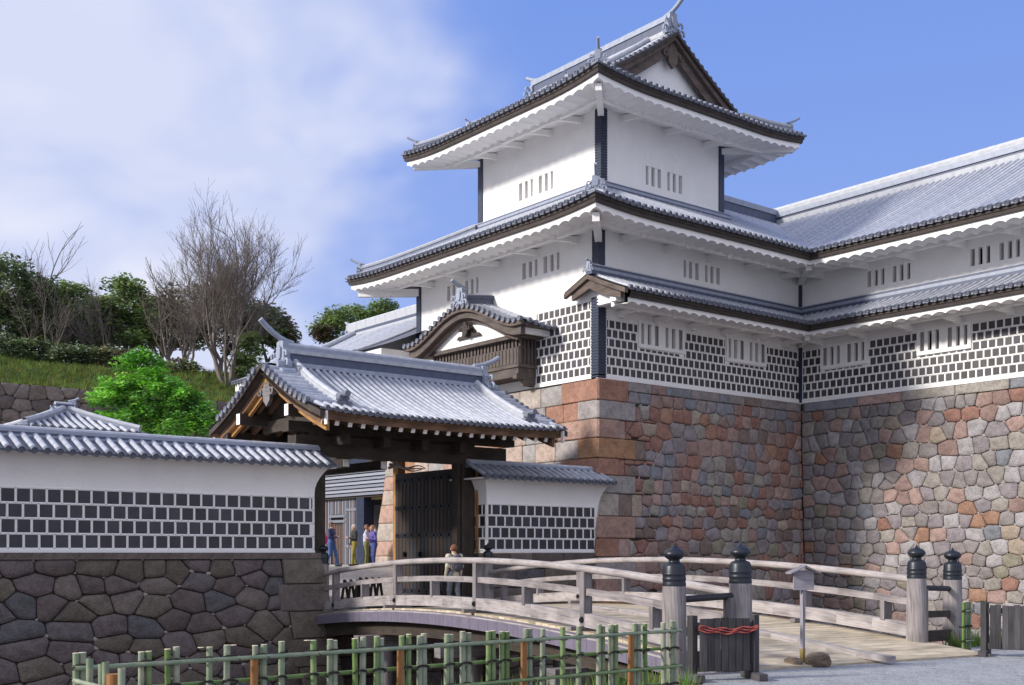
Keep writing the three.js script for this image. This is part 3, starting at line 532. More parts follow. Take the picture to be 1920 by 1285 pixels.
function stones(W, H, sw, sh, P, u0, v0, mats, parent, seed, opt = {}) {
  const r = rng(seed), vo = voronoi(W, H, sw, sh, r, opt.jitter, opt), Q = (u, v, d) => P(u + u0, v + v0, d);
  const list = vo.cells.flatMap((c0) => { if (!opt.keep || Math.min(...c0.map((p) => p[0])) + u0 > 2.4) return [c0]; const all = []; for (const [a, b, l] of opt.keep) { let c = clipPoly(c0, 0, a - v0, 0, -1); if (c.length > 2) c = clipPoly(c, 0, b - v0, 0, 1); if (c.length > 2) c = clipPoly(c, l - u0, 0, -1, 0); if (c.length > 2 && Math.abs(areaOf(c)) > 0.04) all.push(c); } return all; }).filter((c) => c.length > 2 && Math.abs(areaOf(c)) > 0.02).map((c) => [c, Math.abs(areaOf(c))]).sort((a, b) => b[1] - a[1]), rest = [];
  list.forEach(([c], i) => {
    const g = stoneGeo(c, Q, parent.base, r, opt); if (!g) return;
    const lean = opt.tint ? opt.tint(centreOf(c)) : null;
    const m = lean != null && r() < 0.5 ? mats[lean] : pick(mats, r);
    if (i < 300) put('stone', g, m, parent); else rest.push(g);
  });
  if (rest.length) { const m = put('small_stone', mergeGeometries(rest.map((g) => g)), mats[2], parent); m.userData.kind = 'stuff'; }
  chinks(vo.verts, Q, r, parent, opt.chink ?? 0.3, opt.chinkSize ?? 0.05);
}
function rects(W, v0, v1, P, mats, parent, r, wmin, wmax, name = 'cut_stone', from = 0) {
  let u = from; while (u < W - 0.02) { let w = lerp(wmin, wmax, r()); if (W - u - w < wmin * 0.6) w = W - u; const g = stoneGeo([[u, v0], [u + w, v0], [u + w, v1], [u, v1]], P, parent.base, r, { gap: 0.007, bulge: 0.012, round: 0.025 }); if (g) put(name, g, pick(mats, r), parent); u += w; }
}
{
  // ---- under the turret: two faces meeting at the near corner
  const base = thing('turret_stone_base', 'battered wall of red, grey and tan fitted stones carrying the white turret', 'stone wall', [27, -3.3, -29]);
  const PR = (u, v, d) => [27.1 - off(v) + u, YT - v, -28.98 + off(v) + d], PL = (u, v, d) => [27.1 - off(v) - d, YT - v, -28.98 + off(v) - u];
  const r = rng(77);
  const Lr = rng(81), heights = []; let v = 0, k = 0;
  while (v < 9.6) { const h = 0.58 + 0.2 * Lr(); heights.push([v, v + h]); v += h; }
  const ashEnd = (i) => [1.4, 1.75, 1.3, 2.25, 1.25, 1.75, 2.1, 1.75, 1.5, 2.3, 1.3, 1.75, 1.9, 2.2, 1.3][i % 15];
  const longR = (i) => (i === 0 ? 1.4 : i % 2 ? 1.75 : 0.95);
  rects(11.05, 0, 0.34, PR, STONE.castle.filter((m, i) => [0, 2, 4, 8, 10].includes(i)), base, r, 0.5, 2.2, 'cap_stone', 1.4);
  stones(9.85, 9.3, 0.58, 0.5, PR, 1.2, 0.345, [0, 0, 0, 1, 2, 3, 3, 4, 5, 6, 7, 7, 8, 10, 10, 10, 11].map((i) => STONE.castle[i]), base, 101, { ky: 2.1, keep: heights.map(([a, b2], i) => [a, b2, ashEnd(i)]), tint: (c) => (c[1] < 4 ? [4, 5, 7, 13, 2, 10, 1][Math.floor(c[0] * 1.7 + c[1] * 2.3) % 7] : [12, 4, 16, 13, 5][Math.floor(c[0] * 1.3 + c[1] * 1.9) % 5]) });
  heights.forEach(([a, b2], i) => {
    const long = i % 2, la = longR(i), lb = long ? 1.0 : 1.85;
    cornerBlock(PR, PL, la, lb, a, b2, 'corner_stone', STONE.ashlar[[0, 1, 3, 4, 0, 5, 2, 3][i % 8]], base);
    if (i && ashEnd(i) - la > 0.2) rects(ashEnd(i), a, b2, PR, STONE.castle, base, Lr, 0.6, 1.0, 'cut_stone', la);
    if (a < 7) { rects(11.8, a, b2, PL, STONE.ashlar, base, Lr, 0.65, 1.5, 'cut_stone', lb); const g = stoneGeo([[11.8, a], [12.9 + 2 * off(a), a], [12.9 + 2 * off(b2), b2], [11.8, b2]], PL, base.base, Lr, { gap: 0.007, bulge: 0.012, round: 0.025 }); put('cut_stone', g, STONE.ashlar[[3, 6, 3, 2][i % 4]], base); }
  });
  const core = new GB();
  core.grid((u, w) => PR(u * 11.3, w * 11, -0.09), 4, 10, (u, w) => [u * 11, w * 11]); core.grid((u, w) => PL(u * (12.9 + 2 * off(w * 11)), w * 11, -0.09), 4, 10, (u, w) => [u * 13, w * 11]);
  core.quad([27, YT - 0.01, -29.05], [38.5, YT - 0.01, -29.05], [38.5, YT - 0.01, -41.8], [27, YT - 0.01, -41.8]);
  core.build('wall_core', M.joint, base);
  // its far end, seen through the gate
  const far = new GB(); far.grid((u, w) => { const vv = w * 8; return [27.1 - off(vv) + u * 6, YT - vv, -28.98 - 12.9 + off(vv) - 2 * off(vv)]; }, 3, 8, (u, w) => [u * 6, w * 8]); far.build('end_face', STONE.ashlar[3], base);
  for (const [a, b2] of heights) if (a < 7) { const PE = (u, vv, d) => [27.15 - off(vv) + u, YT - vv, -41.86 - off(vv) - d * 0.2]; rects(3, a, b2, PE, STONE.ashlar.filter((m, i) => i === 3 || i === 6 || i === 0), base, Lr, 0.9, 1.4, 'cut_stone'); }

  // ---- under the wing
  const wb = thing('wing_stone_base', 'sunlit wall of rounded grey and orange fitted stones under the long wing', 'stone wall', [38, -3.3, -24]);
  const PW = (u, w, d) => [38.15 - off(w) - d, YT - w, -28.98 + off(w) + u];
  rects(9.9, 0, 0.36, PW, STONE.castle.filter((m, i) => [4, 11, 5, 7, 11].includes(i)), wb, rng(83), 1.6, 2.9, 'cap_stone', 0.1);
  stones(9.9, 9.3, 0.58, 0.52, PW, 0.02, 0.365, [0, 1, 2, 2, 3, 3, 4, 5, 6, 7, 7, 9, 9, 11, 11, 10].map((i) => STONE.wing[i]), wb, 131, { ky: 2.1, tint: (c) => [11, 4, 13, 2, 9, 12][Math.floor(c[0] * 1.9 + c[1] * 2.7) % 6] });
  const wc = new GB(); wc.grid((u, w) => PW(u * 24 - 0.25, w * 11, -0.09), 6, 10, (u, w) => [u * 24, w * 11]); wc.build('wall_core', M.joint, wb);

  // ---- left of the bridge, under the tiled plaster wall
  const lb = thing('moat_stone_wall', 'dark brown and purple fitted stones rising from the moat below the long plaster wall', 'stone wall', [9, -3.3, -28.5]);
  const bat = (w) => 0.13 * w + 0.012 * w * w, PM = (u, w, d) => [16.18 - u + bat(w) * 0.55, 1.44 - w, -28.5 + bat(w) + d], PE = (u, w, d) => [16.18 + bat(w) * 0.55 + d, 1.44 - w, -28.5 + bat(w) - u];
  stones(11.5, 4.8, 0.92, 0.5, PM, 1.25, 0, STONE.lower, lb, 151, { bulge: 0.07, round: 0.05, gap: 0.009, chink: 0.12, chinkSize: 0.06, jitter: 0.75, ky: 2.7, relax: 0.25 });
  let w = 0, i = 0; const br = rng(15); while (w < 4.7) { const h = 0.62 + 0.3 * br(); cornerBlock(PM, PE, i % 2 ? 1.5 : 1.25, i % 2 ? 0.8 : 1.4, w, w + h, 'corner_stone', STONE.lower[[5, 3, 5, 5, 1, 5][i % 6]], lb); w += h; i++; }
  const lc = new GB(); lc.grid((u, q) => PM(u * 24, q * 4.8, -0.09), 4, 6, (u, q) => [u * 24, q * 5]); lc.grid((u, q) => PE(u * 3, q * 4.8, -0.03), 2, 6, (u, q) => [u * 3, q * 5]); lc.build('wall_core', M.joint, lb);
  new GB().box(-8, 16.12, 1.44, 1.6, -29.7, -28.44).build('coping_stone', STONE.lower[3], lb);

  // ---- between gate and turret, and under the gate threshold
  const gb = thing('gate_stone_footing', 'dark cut stone footing under the short plaster wall beside the gate', 'stone wall', [22, -3.3, -28.6]);
  const PG = (u, q, d) => [21.95 + u, 1.6 - q, -28.5 + 0.04 * q + d];
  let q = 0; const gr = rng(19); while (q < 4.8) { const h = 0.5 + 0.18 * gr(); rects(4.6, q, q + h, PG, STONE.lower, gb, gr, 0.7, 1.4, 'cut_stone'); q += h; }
  new GB().box(21.95, 26.5, -3.3, 1.59, -29.6, -28.6).build('wall_core', M.joint, gb);
  const PT = (u, qq, d) => [16.3 + u, -0.16 - qq, -28.75 + 0.03 * qq + d];
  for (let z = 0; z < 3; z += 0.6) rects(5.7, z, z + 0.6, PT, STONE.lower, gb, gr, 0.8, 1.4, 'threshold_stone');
  new GB().box(16.3, 22, -3.3, -0.15, -29.4, -28.86).build('threshold_core', M.joint, gb);

  // ---- far wall under the hill
  const fw = thing('hill_stone_wall', 'long brown rough stone wall below the grass bank', 'stone wall', [0, 1, -64]);
  const PF = (u, vv, d) => [10 + u, 10.5 - vv, -64 + 0.12 * vv + d];
  stones(24, 5, 0.85, 0.62, PF, 0, 0, STONE.far, fw, 171, { bulge: 0.1, round: 0.1, chink: 0 });
  const fc = new GB(); fc.grid((u, vv) => PF(u * 90 - 50, vv * 11, -0.09), 6, 6, (u, vv) => [u * 90, vv * 11]); fc.build('wall_core', M.joint, fw);
}

// ---------------------------------------------------------------- the turret
let pendant;
const cornerLift = (L, k, both = [1, 1]) => (s) => k * ((both[0] ? Math.max(0, 1 - Math.max(0, s) / 3) ** 2 : 0) + (both[1] ? Math.max(0, 1 - Math.max(0, L - s) / 3) ** 2 : 0));
const TR = thing('corner_turret', 'three-tiered white castle turret with grey tiled roofs and dark corner posts', 'turret', [32, YT, -35]);
const X1 = 27.25, Z1 = -29.13, X2 = 38.3, Z2 = -40.05;           // body
const U1 = 29.2, W1 = -31.08, U2 = 35.87, W2 = -38.4;            // top storey
{
  // walls
  const hl = [...barredHoles(2.02, 2.09, 11.66, 12.27), ...barredHoles(6.78, 2.08, 11.66, 12.27)];
  wallFace([X1, Z1], [0, -1], [-1, 0], 0, Z1 - Z2, YT + 0.02, 12.8, hl, 0.25, TR, 'wall', M.plaster);
  bars([X1, Z1], [0, -1], [-1, 0], 2.02, 2.09, 11.66, 12.27, TR, [1, 1]); bars([X1, Z1], [0, -1], [-1, 0], 6.78, 2.08, 11.66, 12.27, TR, [1, 1]);
  const lowR = [[2.0, 2.13], [6.64, 2.13]];
  const hr = [...barredHoles(4.24, 1.98, 11.63, 12.27), ...lowR.flatMap(([u, w]) => barredHoles(u, w, 8.96, 9.68))];
  wallFace([X1, Z1], [1, 0], [0, 1], 0, X2 - X1, YT + 0.02, 12.8, hr, 0.25, TR, 'wall', M.plaster);
  bars([X1, Z1], [1, 0], [0, 1], 4.24, 1.98, 11.63, 12.27, TR, [1, 1]);
  for (const [u, w] of lowR) {
    const win = bars([X1, Z1], [1, 0], [0, 1], u, w, 8.96, 9.68, TR, [1, 1], 0.06);
    const f = new GB(), a = X1 + u - 0.11, b = X1 + u + w + 0.11;
    f.box(a, a + 0.11, 8.83, 9.79, Z1 - 0.05, Z1 + 0.07); f.box(b - 0.11, b, 8.83, 9.79, Z1 - 0.05, Z1 + 0.07); f.box(a + 0.11, b - 0.11, 8.83, 8.96, Z1 - 0.05, Z1 + 0.072); f.box(a + 0.11, b - 0.11, 9.68, 9.79, Z1 - 0.05, Z1 + 0.072); f.box(X1 + u + w / 2 - 0.17, X1 + u + w / 2 + 0.17, 8.96, 9.68, Z1 - 0.05, Z1 + 0.06);
    f.build('window_frame', M.plaster, win);
  }
  new GB().quad([X1, YT, Z2], [X2, YT, Z2], [X2, 12.8, Z2], [X1, 12.8, Z2]).build('wall', M.plaster, TR);
  namako([X1, Z1], [0, -1], [-1, 0], 0.34, 3.31, 7.72, 8, 0.297, 0.32, TR, M.slateTower, { seed: 3 });
  namako([X1, Z1], [1, 0], [0, 1], 0.34, 10.97, 7.72, 6, 0.297, 0.32, TR, M.slateTower, { seed: 7, gaps: lowR.map(([u, w]) => [u - 0.12, u + w + 0.12, 8.82, 12]) });
  new GB().box(X1 - 0.05, X1 + 0.1, YT + 0.02, 7.71, Z1 - 3.4, Z1 + 0.05).build('sill_board', M.plaster, TR);
  new GB().box(X1 + 0.1, X2 - 0.02, YT + 0.02, 7.71, Z1 - 0.1, Z1 + 0.05).build('sill_board', M.plaster, TR);
  // top storey
  wallFace([U1, W1], [0, -1], [-1, 0], 0, W1 - W2, 14.4, 18.0, barredHoles(2.67, 2.07, 15.53, 16.24), 0.25, TR, 'wall', M.plaster);
  bars([U1, W1], [0, -1], [-1, 0], 2.67, 2.07, 15.53, 16.24, TR, [1, 1]);
  wallFace([U1, W1], [1, 0], [0, 1], 0, U2 - U1, 14.4, 18.0, barredHoles(2.32, 2.0, 15.5, 16.23), 0.25, TR, 'wall', M.plaster);
  bars([U1, W1], [1, 0], [0, 1], 2.32, 2.0, 15.5, 16.23, TR, [1, 1]);
  new GB().quad([U1, 14.4, W2], [U2, 14.4, W2], [U2, 18, W2], [U1, 18, W2]).build('wall', M.plaster, TR);
  new GB().quad([U2, 14.4, W2], [U2, 14.4, W1], [U2, 18, W1], [U2, 18, W2]).build('wall', M.plaster, TR);
  // dark corner posts
  const post = (x, z, sx, sz, y0, y1, w, ribbed) => {
    const b = new GB(), t = 0.05;
    b.box(Math.min(x + sx * t, x - sx * w), Math.max(x + sx * t, x - sx * w), y0, y1, Math.min(z + sz * t, z - sz * w), Math.max(z + sz * t, z - sz * w));
    const m = b.build('corner_post', M.post, TR);
    if (ribbed) { const g = new GB(); for (let y = y0 + 0.03; y < y1 - 0.05; y += 0.1) { const e = 0.022; g.box(Math.min(x + sx * (t + e), x - sx * w), Math.max(x + sx * (t + e), x - sx * w), y, y + 0.055, Math.min(z + sz * (t + e), z - sz * w), Math.max(z + sz * (t + e), z - sz * w)); } g.build('cladding_strip', M.post, m); }
  };
  post(X1, Z1, -1, 1, YT + 0.03, 10.35, 0.3, true); post(X1, Z1, -1, 1, 11.3, 12.66, 0.27, false); post(X1, Z2, -1, -1, YT + 0.03, 12.72, 0.25, false);
  post(U1, W1, -1, 1, 14.7, 17.86, 0.26, true); post(U1, W2, -1, -1, 14.7, 17.9, 0.24, false); post(U2, W1, 1, 1, 14.7, 17.9, 0.24, false);
  new GB().box(X2 - 0.13, X2 + 0.02, YT + 0.05, 9.95, Z1 - 0.02, Z1 + 0.12).build('inner_post', M.post, TR); new GB().box(X2 - 0.11, X2 + 0.02, 11.1, 12.66, Z1 - 0.02, Z1 + 0.1).build('inner_post', M.post, TR);

  // ---- second roof
  const SP = 0.29, y2 = 12.9, R2 = 7.67, rise2 = (t) => 4.0 * (0.88 * t / R2 + 0.12 * (t / R2) ** 2), ex = 25.05, ez = -26.93;
  const L = 15.3, A = side({ O: [ex, ez], a: [0, -1], n: [1, 0], L, R: 4.15, y0: y2, rise: rise2, sp: SP, s0: 0, s1: L, lift: cornerLift(L, 0.16), tmax: (s) => Math.max(0, Math.min(4.15, s, L - s)) });
  sheet(A, TR); ribs(A, TR); eave(A, TR, { depth: 2.2, wallY: 12.66 });
  const LB = 11.0, B = side({ O: [ex, ez], a: [1, 0], n: [0, -1], L: LB, R: R2, y0: y2, rise: rise2, sp: SP, s0: 0, s1: LB + R2, lift: cornerLift(LB, 0.16, [1, 0]), tmin: (s) => Math.max(0, s - LB), tmax: (s) => (s < 4.15 ? s : s < U2 - ex ? 4.15 : R2) });
  sheet(B, TR); ribs(B, TR); eave(B, TR, { e1: -1, depth: 2.2, wallY: 12.66 });
  new GB().quad([ex, y2, ez - L], [X2, y2, ez - L], [X2, 15, W2], [U1, 15, W2]).build('roof_pan', M.pan, TR);
  // ridge tiles at the foot of the top storey
  const yb = y2 + rise2(4.15) - 0.12, skirt = (p, q) => ridgeBar([p, q], 0.32, 0.3, TR, { name: 'wall_foot_ridge', mats: [M.ridge, M.ridgeDark, M.ridgeDark], cap: 0.07, bands: [[0, 0.45, 1, 1], [0.45, 0.8, 0.85, 0], [0.8, 1, 0.7, 1]] });
  skirt([U1 - 0.1, yb, W1 + 0.25], [U1 - 0.1, yb, W2 - 0.2]); skirt([U1 - 0.25, yb, W1 + 0.1], [U2 + 0.25, yb, W1 + 0.1]);
  // ridges down the corners
  const hip = (S, f, t1, t0, h, w, k, horn) => { const pts = []; for (let i = 0; i <= 6; i++) { const t = lerp(t1, t0, i / 6); pts.push(S.P(f(t), t)); } const d = sub(pts[6], pts[5]); ridgeBar(pts, w, h, TR, { name: 'corner_ridge', mats: [M.ridge, M.ridge, M.ridgePale], cap: 0.085 }); ogre(add(pts[6], [0, 0.0, 0]), d, k, TR, horn); };
  hip(B, (t) => t, 3.9, 0.5, 0.26, 0.34, 0.62, 0.75); hip(A, (t) => L - t, 3.9, 0.45, 0.26, 0.34, 0.55, 0.7);
  // white beam ends under the corners
  new GB().beam([X1 + 0.1, 12.36, Z1 - 0.1], [ex + 0.42, 12.36, ez - 0.42], 0.24, 0.3).build('corner_beam', M.plaster, TR);
  new GB().beam([X2 - 0.05, 12.42, Z1 + 0.05], [36.05 + 0.38, 12.42, ez - 0.38], 0.22, 0.24).build('corner_beam', M.plaster, TR);
  new GB().beam([X1 + 0.1, 12.36, Z2 + 0.1], [ex + 0.42, 12.4, ez - L + 0.42], 0.24, 0.3).build('corner_beam', M.plaster, TR);
  // ridge from the top storey across to the wing
  ridgeBar([[U2, y2 + rise2(R2) - 0.25, -34.6], [43.72, y2 + rise2(R2) - 0.25, -34.6]], 0.5, 0.85, TR, { name: 'cross_ridge' });

  // ---- pent roof on the right face, with a small gable at the corner
  const py = 10.32, rP = (t) => 0.76 * (0.9 * t / 1.8 + 0.1 * (t / 1.8) ** 2), LP = 36.5 - 26.72;
  const C = side({ O: [26.72, -27.33], a: [1, 0], n: [0, -1], L: LP, R: 1.8, y0: py, rise: rP, sp: SP, s0: 0, s1: LP + 1.8, tmin: (s) => Math.max(0, s - LP), seg: 3 });
  sheet(C, TR); ribs(C, TR, { from: 0.12 }); eave(C, TR, { e0: 0, e1: -1, from: 0.36, depth: 1.8, wallY: 10.0, vault: 0.7, boardH: 0.22, whiteH: 0.12, brackets: 1.9 });
  const Cb = side({ O: [26.72, -30.3], a: [1, 0], n: [0, 1], L: 0.52, R: 1.17, y0: 10.6, rise: (t) => 0.48 * t / 1.17, sp: SP, s0: 0, s1: 0.52, seg: 2 });
  sheet(Cb, TR); ribs(Cb, TR, { discs: true });
  ridgeBar([[26.7, py + 0.7, Z1 + 0.12], [X2 + 0.1, py + 0.7, Z1 + 0.12]], 0.3, 0.32, TR, { name: 'wall_foot_ridge', mats: [M.ridgeDark, M.ridge, M.ridgeDark], cap: 0.07, bands: [[0, 0.4, 1, 0], [0.4, 0.75, 0.85, 1], [0.75, 1, 0.7, 2]] });
  ogre([26.72, py + 0.78, Z1 + 0.1], [-1, 0, 0], 0.42, TR, 0.3);
  const gc = []; for (let i = 0; i <= 6; i++) { const t = i / 6, z = lerp(-27.3, Z1, t); gc.push([z, py + rP(z === 0 ? 0 : -27.33 - z)]); } for (let i = 1; i <= 4; i++) gc.push([lerp(Z1, -30.32, i / 4), lerp(11.08, 10.6, i / 4)]);
  bargeBoard(gc, [26.86, 0, 0], [0, 0, 1], [-1, 0, 0], -0.04, -0.2, 0.14, 'barge_board', M.barge, TR); bargeBoard(gc.slice(1, -1), [26.96, 0, 0], [0, 0, 1], [-1, 0, 0], -0.14, (t) => -0.42 - 0.1 * Math.sin(t * Math.PI), 0.14, 'barge_board', M.barge, TR);
  new GB().slab([[-27.9, 9.98], [-27.9, 10.3], [Z1 + 0.1, 10.75], [-29.9, 10.5], [-29.9, 10.35], [Z1, 10.35], [Z1, 9.98]].map((p) => p), [27.3, 0, 0], [0, 0, 1], [0, 1, 0], [-1, 0, 0], 0.12).build('gable_panel', M.plaster, TR);
  new GB().beam([27.2, 10.05, -28.05], [26.9, 10.05, -28.05], 0.3, 0.16).build('gable_beam', M.plaster, TR);
  new GB().beam([X2 - 0.05, 9.9, Z1 + 0.05], [36.5 + 0.4, 9.86, -27.33 - 0.4], 0.18, 0.2).build('corner_beam', M.plaster, TR);

  // ---- top roof, hipped below and gabled above
  const fx = 26.85, fz = -28.73, y3 = 18.0, RT = 5.68, rise3 = (t) => 3.35 * (0.78 * t / RT + 0.22 * (t / RT) ** 2), LT = 12.02, g = 1.78, xr = fx + RT;
  const D = side({ O: [fx, fz], a: [0, -1], n: [1, 0], L: LT, R: RT, y0: y3, rise: rise3, sp: SP, s0: 0, s1: LT, lift: cornerLift(LT, 0.22), tmax: (s) => (s < g ? Math.max(0, s) : s > LT - g ? Math.max(0, LT - s) : RT) });
  sheet(D, TR, 'roof_pan', 0, g - 0.001); sheet(D, TR, 'roof_pan', g, LT - g); sheet(D, TR, 'roof_pan', LT - g + 0.001, LT);
  ribs(D, TR, { to: g }); 
  const lowD = { ...D, tmax: (s) => Math.min(D.tmax(s), 1.95) }; ribs(lowD, TR, { from: g, to: g + 1.16 });
  ribs(D, TR, { from: g + 1.16, to: LT });
  eave(D, TR, { depth: 2.35, wallY: 17.86, vault: 1.05 });
  const LE = 11.36, E = side({ O: [fx, fz], a: [1, 0], n: [0, -1], L: LE, R: 2.15, y0: y3, rise: rise3, sp: SP, s0: 0, s1: LE, lift: cornerLift(LE, 0.22), tmax: (s) => Math.max(0, Math.min(2.2, s, LE - s)) });
  sheet(E, TR); ribs(E, TR); eave(E, TR, { depth: 2.35, wallY: 17.86, vault: 1.05 });
  const F = side({ O: [fx + LE, fz], a: [0, -1], n: [-1, 0], L: LT, R: RT, y0: y3, rise: rise3, sp: SP, s0: 0, s1: LT, lift: cornerLift(LT, 0.22), tmax: D.tmax });
  sheet(F, TR, 'roof_pan', 0, g - 0.001); sheet(F, TR, 'roof_pan', g, LT - g); sheet(F, TR, 'roof_pan', LT - g + 0.001, LT); eave(F, TR, { depth: 2.35, wallY: 17.86, vault: 1.05, brackets: 0 });
  // gable
  const zv = fz - g, curve = []; for (let i = -14; i <= 14; i++) { const dx = 4.4 * i / 14; curve.push([dx, y3 + rise3(RT - Math.abs(dx))]); }
  const tb = (t) => -0.30 - 0.16 * Math.abs(2 * t - 1);
  bargeBoard(curve, [xr, 0, zv - 0.02], [1, 0, 0], [0, 0, 1], -0.03, -0.16, 0.14, 'verge_board', M.board, TR);
  bargeBoard(curve, [xr, 0, zv - 0.14], [1, 0, 0], [0, 0, 1], -0.1, tb, 0.14, 'barge_board', M.barge, TR);
  bargeBoard(curve.slice(2, -2), [xr, 0, zv - 0.32], [1, 0, 0], [0, 0, 1], -0.2, (t) => -0.72 - 0.14 * Math.abs(2 * t - 1), 0.16, 'inner_barge_board', M.barge, TR);
  const yg = y3 + rise3(2.1) - 0.1; new GB().slab([[-3.3, yg], [3.3, yg], [0, y3 + rise3(RT) - 0.4]], [xr, 0, zv - 0.55], [1, 0, 0], [0, 1, 0], [0, 0, 1], 0.06).build('gable_wall', M.plaster, TR);
  new GB().beam([xr - 3.4, yg + 0.12, zv - 0.4], [xr + 3.4, yg + 0.12, zv - 0.4], 0.2, 0.26).build('gable_sill', M.post, TR);
  // carved pendant under the gable peak
  const pend = (o, U, N, k, material, parent, name = 'gable_pendant') => { const b = new GB(); const lobes = [[0, 0.1], [0.13, 0.0], [0.2, -0.16], [0.42, -0.2], [0.5, -0.36], [0.36, -0.42], [0.3, -0.34], [0.22, -0.4], [0.2, -0.56], [0.08, -0.66], [0, -0.74]]; const sh = [...lobes, ...lobes.slice(1, -1).reverse().map((q) => [-q[0], q[1]])].map((q) => [q[0] * k, q[1] * k]); const hole = (cx, cy, r) => Array.from({ length: 9 }, (_, i) => [(cx + r * Math.cos(i / 9 * 6.283)) * k, (cy + r * Math.sin(i / 9 * 6.283)) * k]); b.slab(sh, o, U, [0, 1, 0], N, 0.08 * k + 0.03); for (const s of [-1, 1]) { const pts = []; for (let i = 0; i <= 12; i++) { const t = i / 12, a = 2.4 + t * 4.6, r = 0.13 * (1 - 0.55 * t); pts.push(add(add(o, mul(U, s * (0.4 + r * Math.cos(a)) * k)), add([0, (-0.3 + r * Math.sin(a)) * k, 0], mul(N, 0.1 * k + 0.03)))); } b.tube(pts, 0.03 * k, 5); } return b.build(name, material, parent); };
  pendant = pend;
  pend([xr, y3 + rise3(RT) - 0.5, zv - 0.24], [1, 0, 0], [0, 0, 1], 1.15, M.barge, TR);
  // short cross-wise tiles along the verge, then the ridge running down the slope
  const vr = rng(23);
  for (let d = 0.22; d < 5.0; d += 0.29) { const t = RT - d * 0.86; if (t < 1.75) break; const p = D.P(g, t), q = D.P(g, t + 0.1), c3 = norm(sub(q, p)); p[1] = y3 + rise3(t) + 0.012; put('verge_tile', ribGeo([[p[0], p[1], zv + 0.05], [p[0], p[1] - 0.0, zv - 1.1]], c3, 0.088, TR, 0.58), pick(M.tile, vr), TR); placeDisc([p[0], p[1], zv + 0.06], [0, 0, 1], TR, 0.98, 'verge_end_tile'); const pm = [2 * xr - p[0], p[1], zv + 0.06]; put('verge_tile', ribGeo([[pm[0], pm[1], zv + 0.05], [pm[0], pm[1], zv - 1.1]], [-c3[0], c3[1], c3[2]], 0.088, TR, 0.58), pick(M.tile, vr), TR); placeDisc(pm, [0, 0, 1], TR, 0.98, 'verge_end_tile'); }
  const down = (z, t1, t0, S) => { const pts = []; for (let i = 0; i <= 6; i++) { const t = lerp(t1, t0, i / 6), x = S > 0 ? fx + t : fx + LE - t; pts.push([x, y3 + rise3(t), z]); } ridgeBar(pts, 0.34, 0.24, TR, { name: 'slope_ridge', mats: [M.ridge, M.ridge, M.ridgePale], cap: 0.085 }); ogre(pts[6], [-S, 0, 0], 0.45, TR, 0.4); };
  down(zv - 1.24, RT - 0.2, 1.3, 1); down(zv - 1.24, RT - 0.2, 1.3, -1); down(fz - LT + g + 1.2, RT - 0.2, 1.3, 1);
  const yR = y3 + rise3(RT) - 0.05;
  ridgeBar([[xr, yR, zv - 0.28], [xr, yR, fz - LT + g + 0.25]], 0.52, 0.72, TR, { name: 'main_ridge', cap: 0.12 });
  ogre([xr, yR + 0.0, zv - 0.2], [0, 0, 1], 1.0, TR, 0.75, 'ridge_end_tile', 0.75); ogre([xr, yR, fz - LT + g + 0.2], [0, 0, -1], 0.95, TR, 0.6);
  const hip3 = (S, f, t1, t0, k, horn) => { const pts = []; for (let i = 0; i <= 6; i++) { const t = lerp(t1, t0, i / 6); pts.push(S.P(f(t), t)); } const d = sub(pts[6], pts[5]); ridgeBar(pts, 0.34, 0.26, TR, { name: 'corner_ridge', mats: [M.ridge, M.ridge, M.ridgePale], cap: 0.085 }); ogre(pts[6], d, k, TR, horn); };
  hip3(E, (t) => t, 1.8, 0.45, 0.62, 0.7); hip3(E, (t) => LE - t, 1.8, 0.45, 0.5, 0.7); hip3(D, (t) => LT - t, 1.8, 0.45, 0.5, 0.7);
  for (const [cx, cz, sx, sz] of [[U1, W1, -1, 1], [U2, W1, 1, 1], [U1, W2, -1, -1]]) new GB().beam([cx - sx * 0.1, 17.66, cz - sz * 0.1], [cx + sx * 1.95, 17.58 + (cx === U1 && cz === W1 ? -0.06 : 0.08), cz + sz * 1.95], 0.22, 0.24).build('corner_beam', M.plaster, TR);

  // ---- bay window with an undulating gable on the left face
  const zc = -35.1, hw = 3.66, xf = 25.72, bx = 26.4, bell = (q) => { const t = Math.min(1, Math.abs(q)); return 9.74 + 1.04 * (0.5 + 0.5 * Math.cos(Math.PI * Math.min(1, t * 1.02))) + 0.05 * sstep(0.82, 1, t); };
  const bay = new GB().box(bx, X1 + 0.1, 7.95, 9.0, -37.8, -32.42).build('bay_window', M.bayWood, TR);
  new GB().box(bx - 0.02, X1 + 0.1, 9.42, 9.7, -37.8, -32.40).build('lintel', M.bayWood, bay); new GB().box(bx + 0.3, X1 + 0.1, 9.0, 9.42, -37.7, -32.5).build('shutter', M.redWood, bay);
  for (let z = -37.75; z < -32.4; z += 0.205) new GB().box(bx + 0.01, bx + 0.1, 9.0, 9.42, z, z + 0.11).build('window_bar', M.bayWood, bay);
  for (let z = -37.75; z < -32.5; z += 0.205) new GB().box(bx - 0.025, bx + 0.01, 8.42, 8.97, z, z + 0.13).build('slat', M.bayWood, bay);
  for (let x = bx + 0.05; x < X1 - 0.08; x += 0.17) new GB().box(x, x + 0.09, 8.42, 9.4, -32.43, -32.37).build('slat', M.bayWood, bay);
  for (const z of [-32.55, -35.1, -37.65]) { const b = new GB(); b.box(bx - 0.06, X1, 7.86, 8.05, z - 0.11, z + 0.11); b.box(bx + 0.25, X1, 7.64, 7.86, z - 0.1, z + 0.1); b.build('bay_bracket', M.bayWood, bay); }
  new GB().box(bx - 0.05, X1, 8.28, 8.4, -37.9, -32.36).build('sill', M.bayWood, bay);
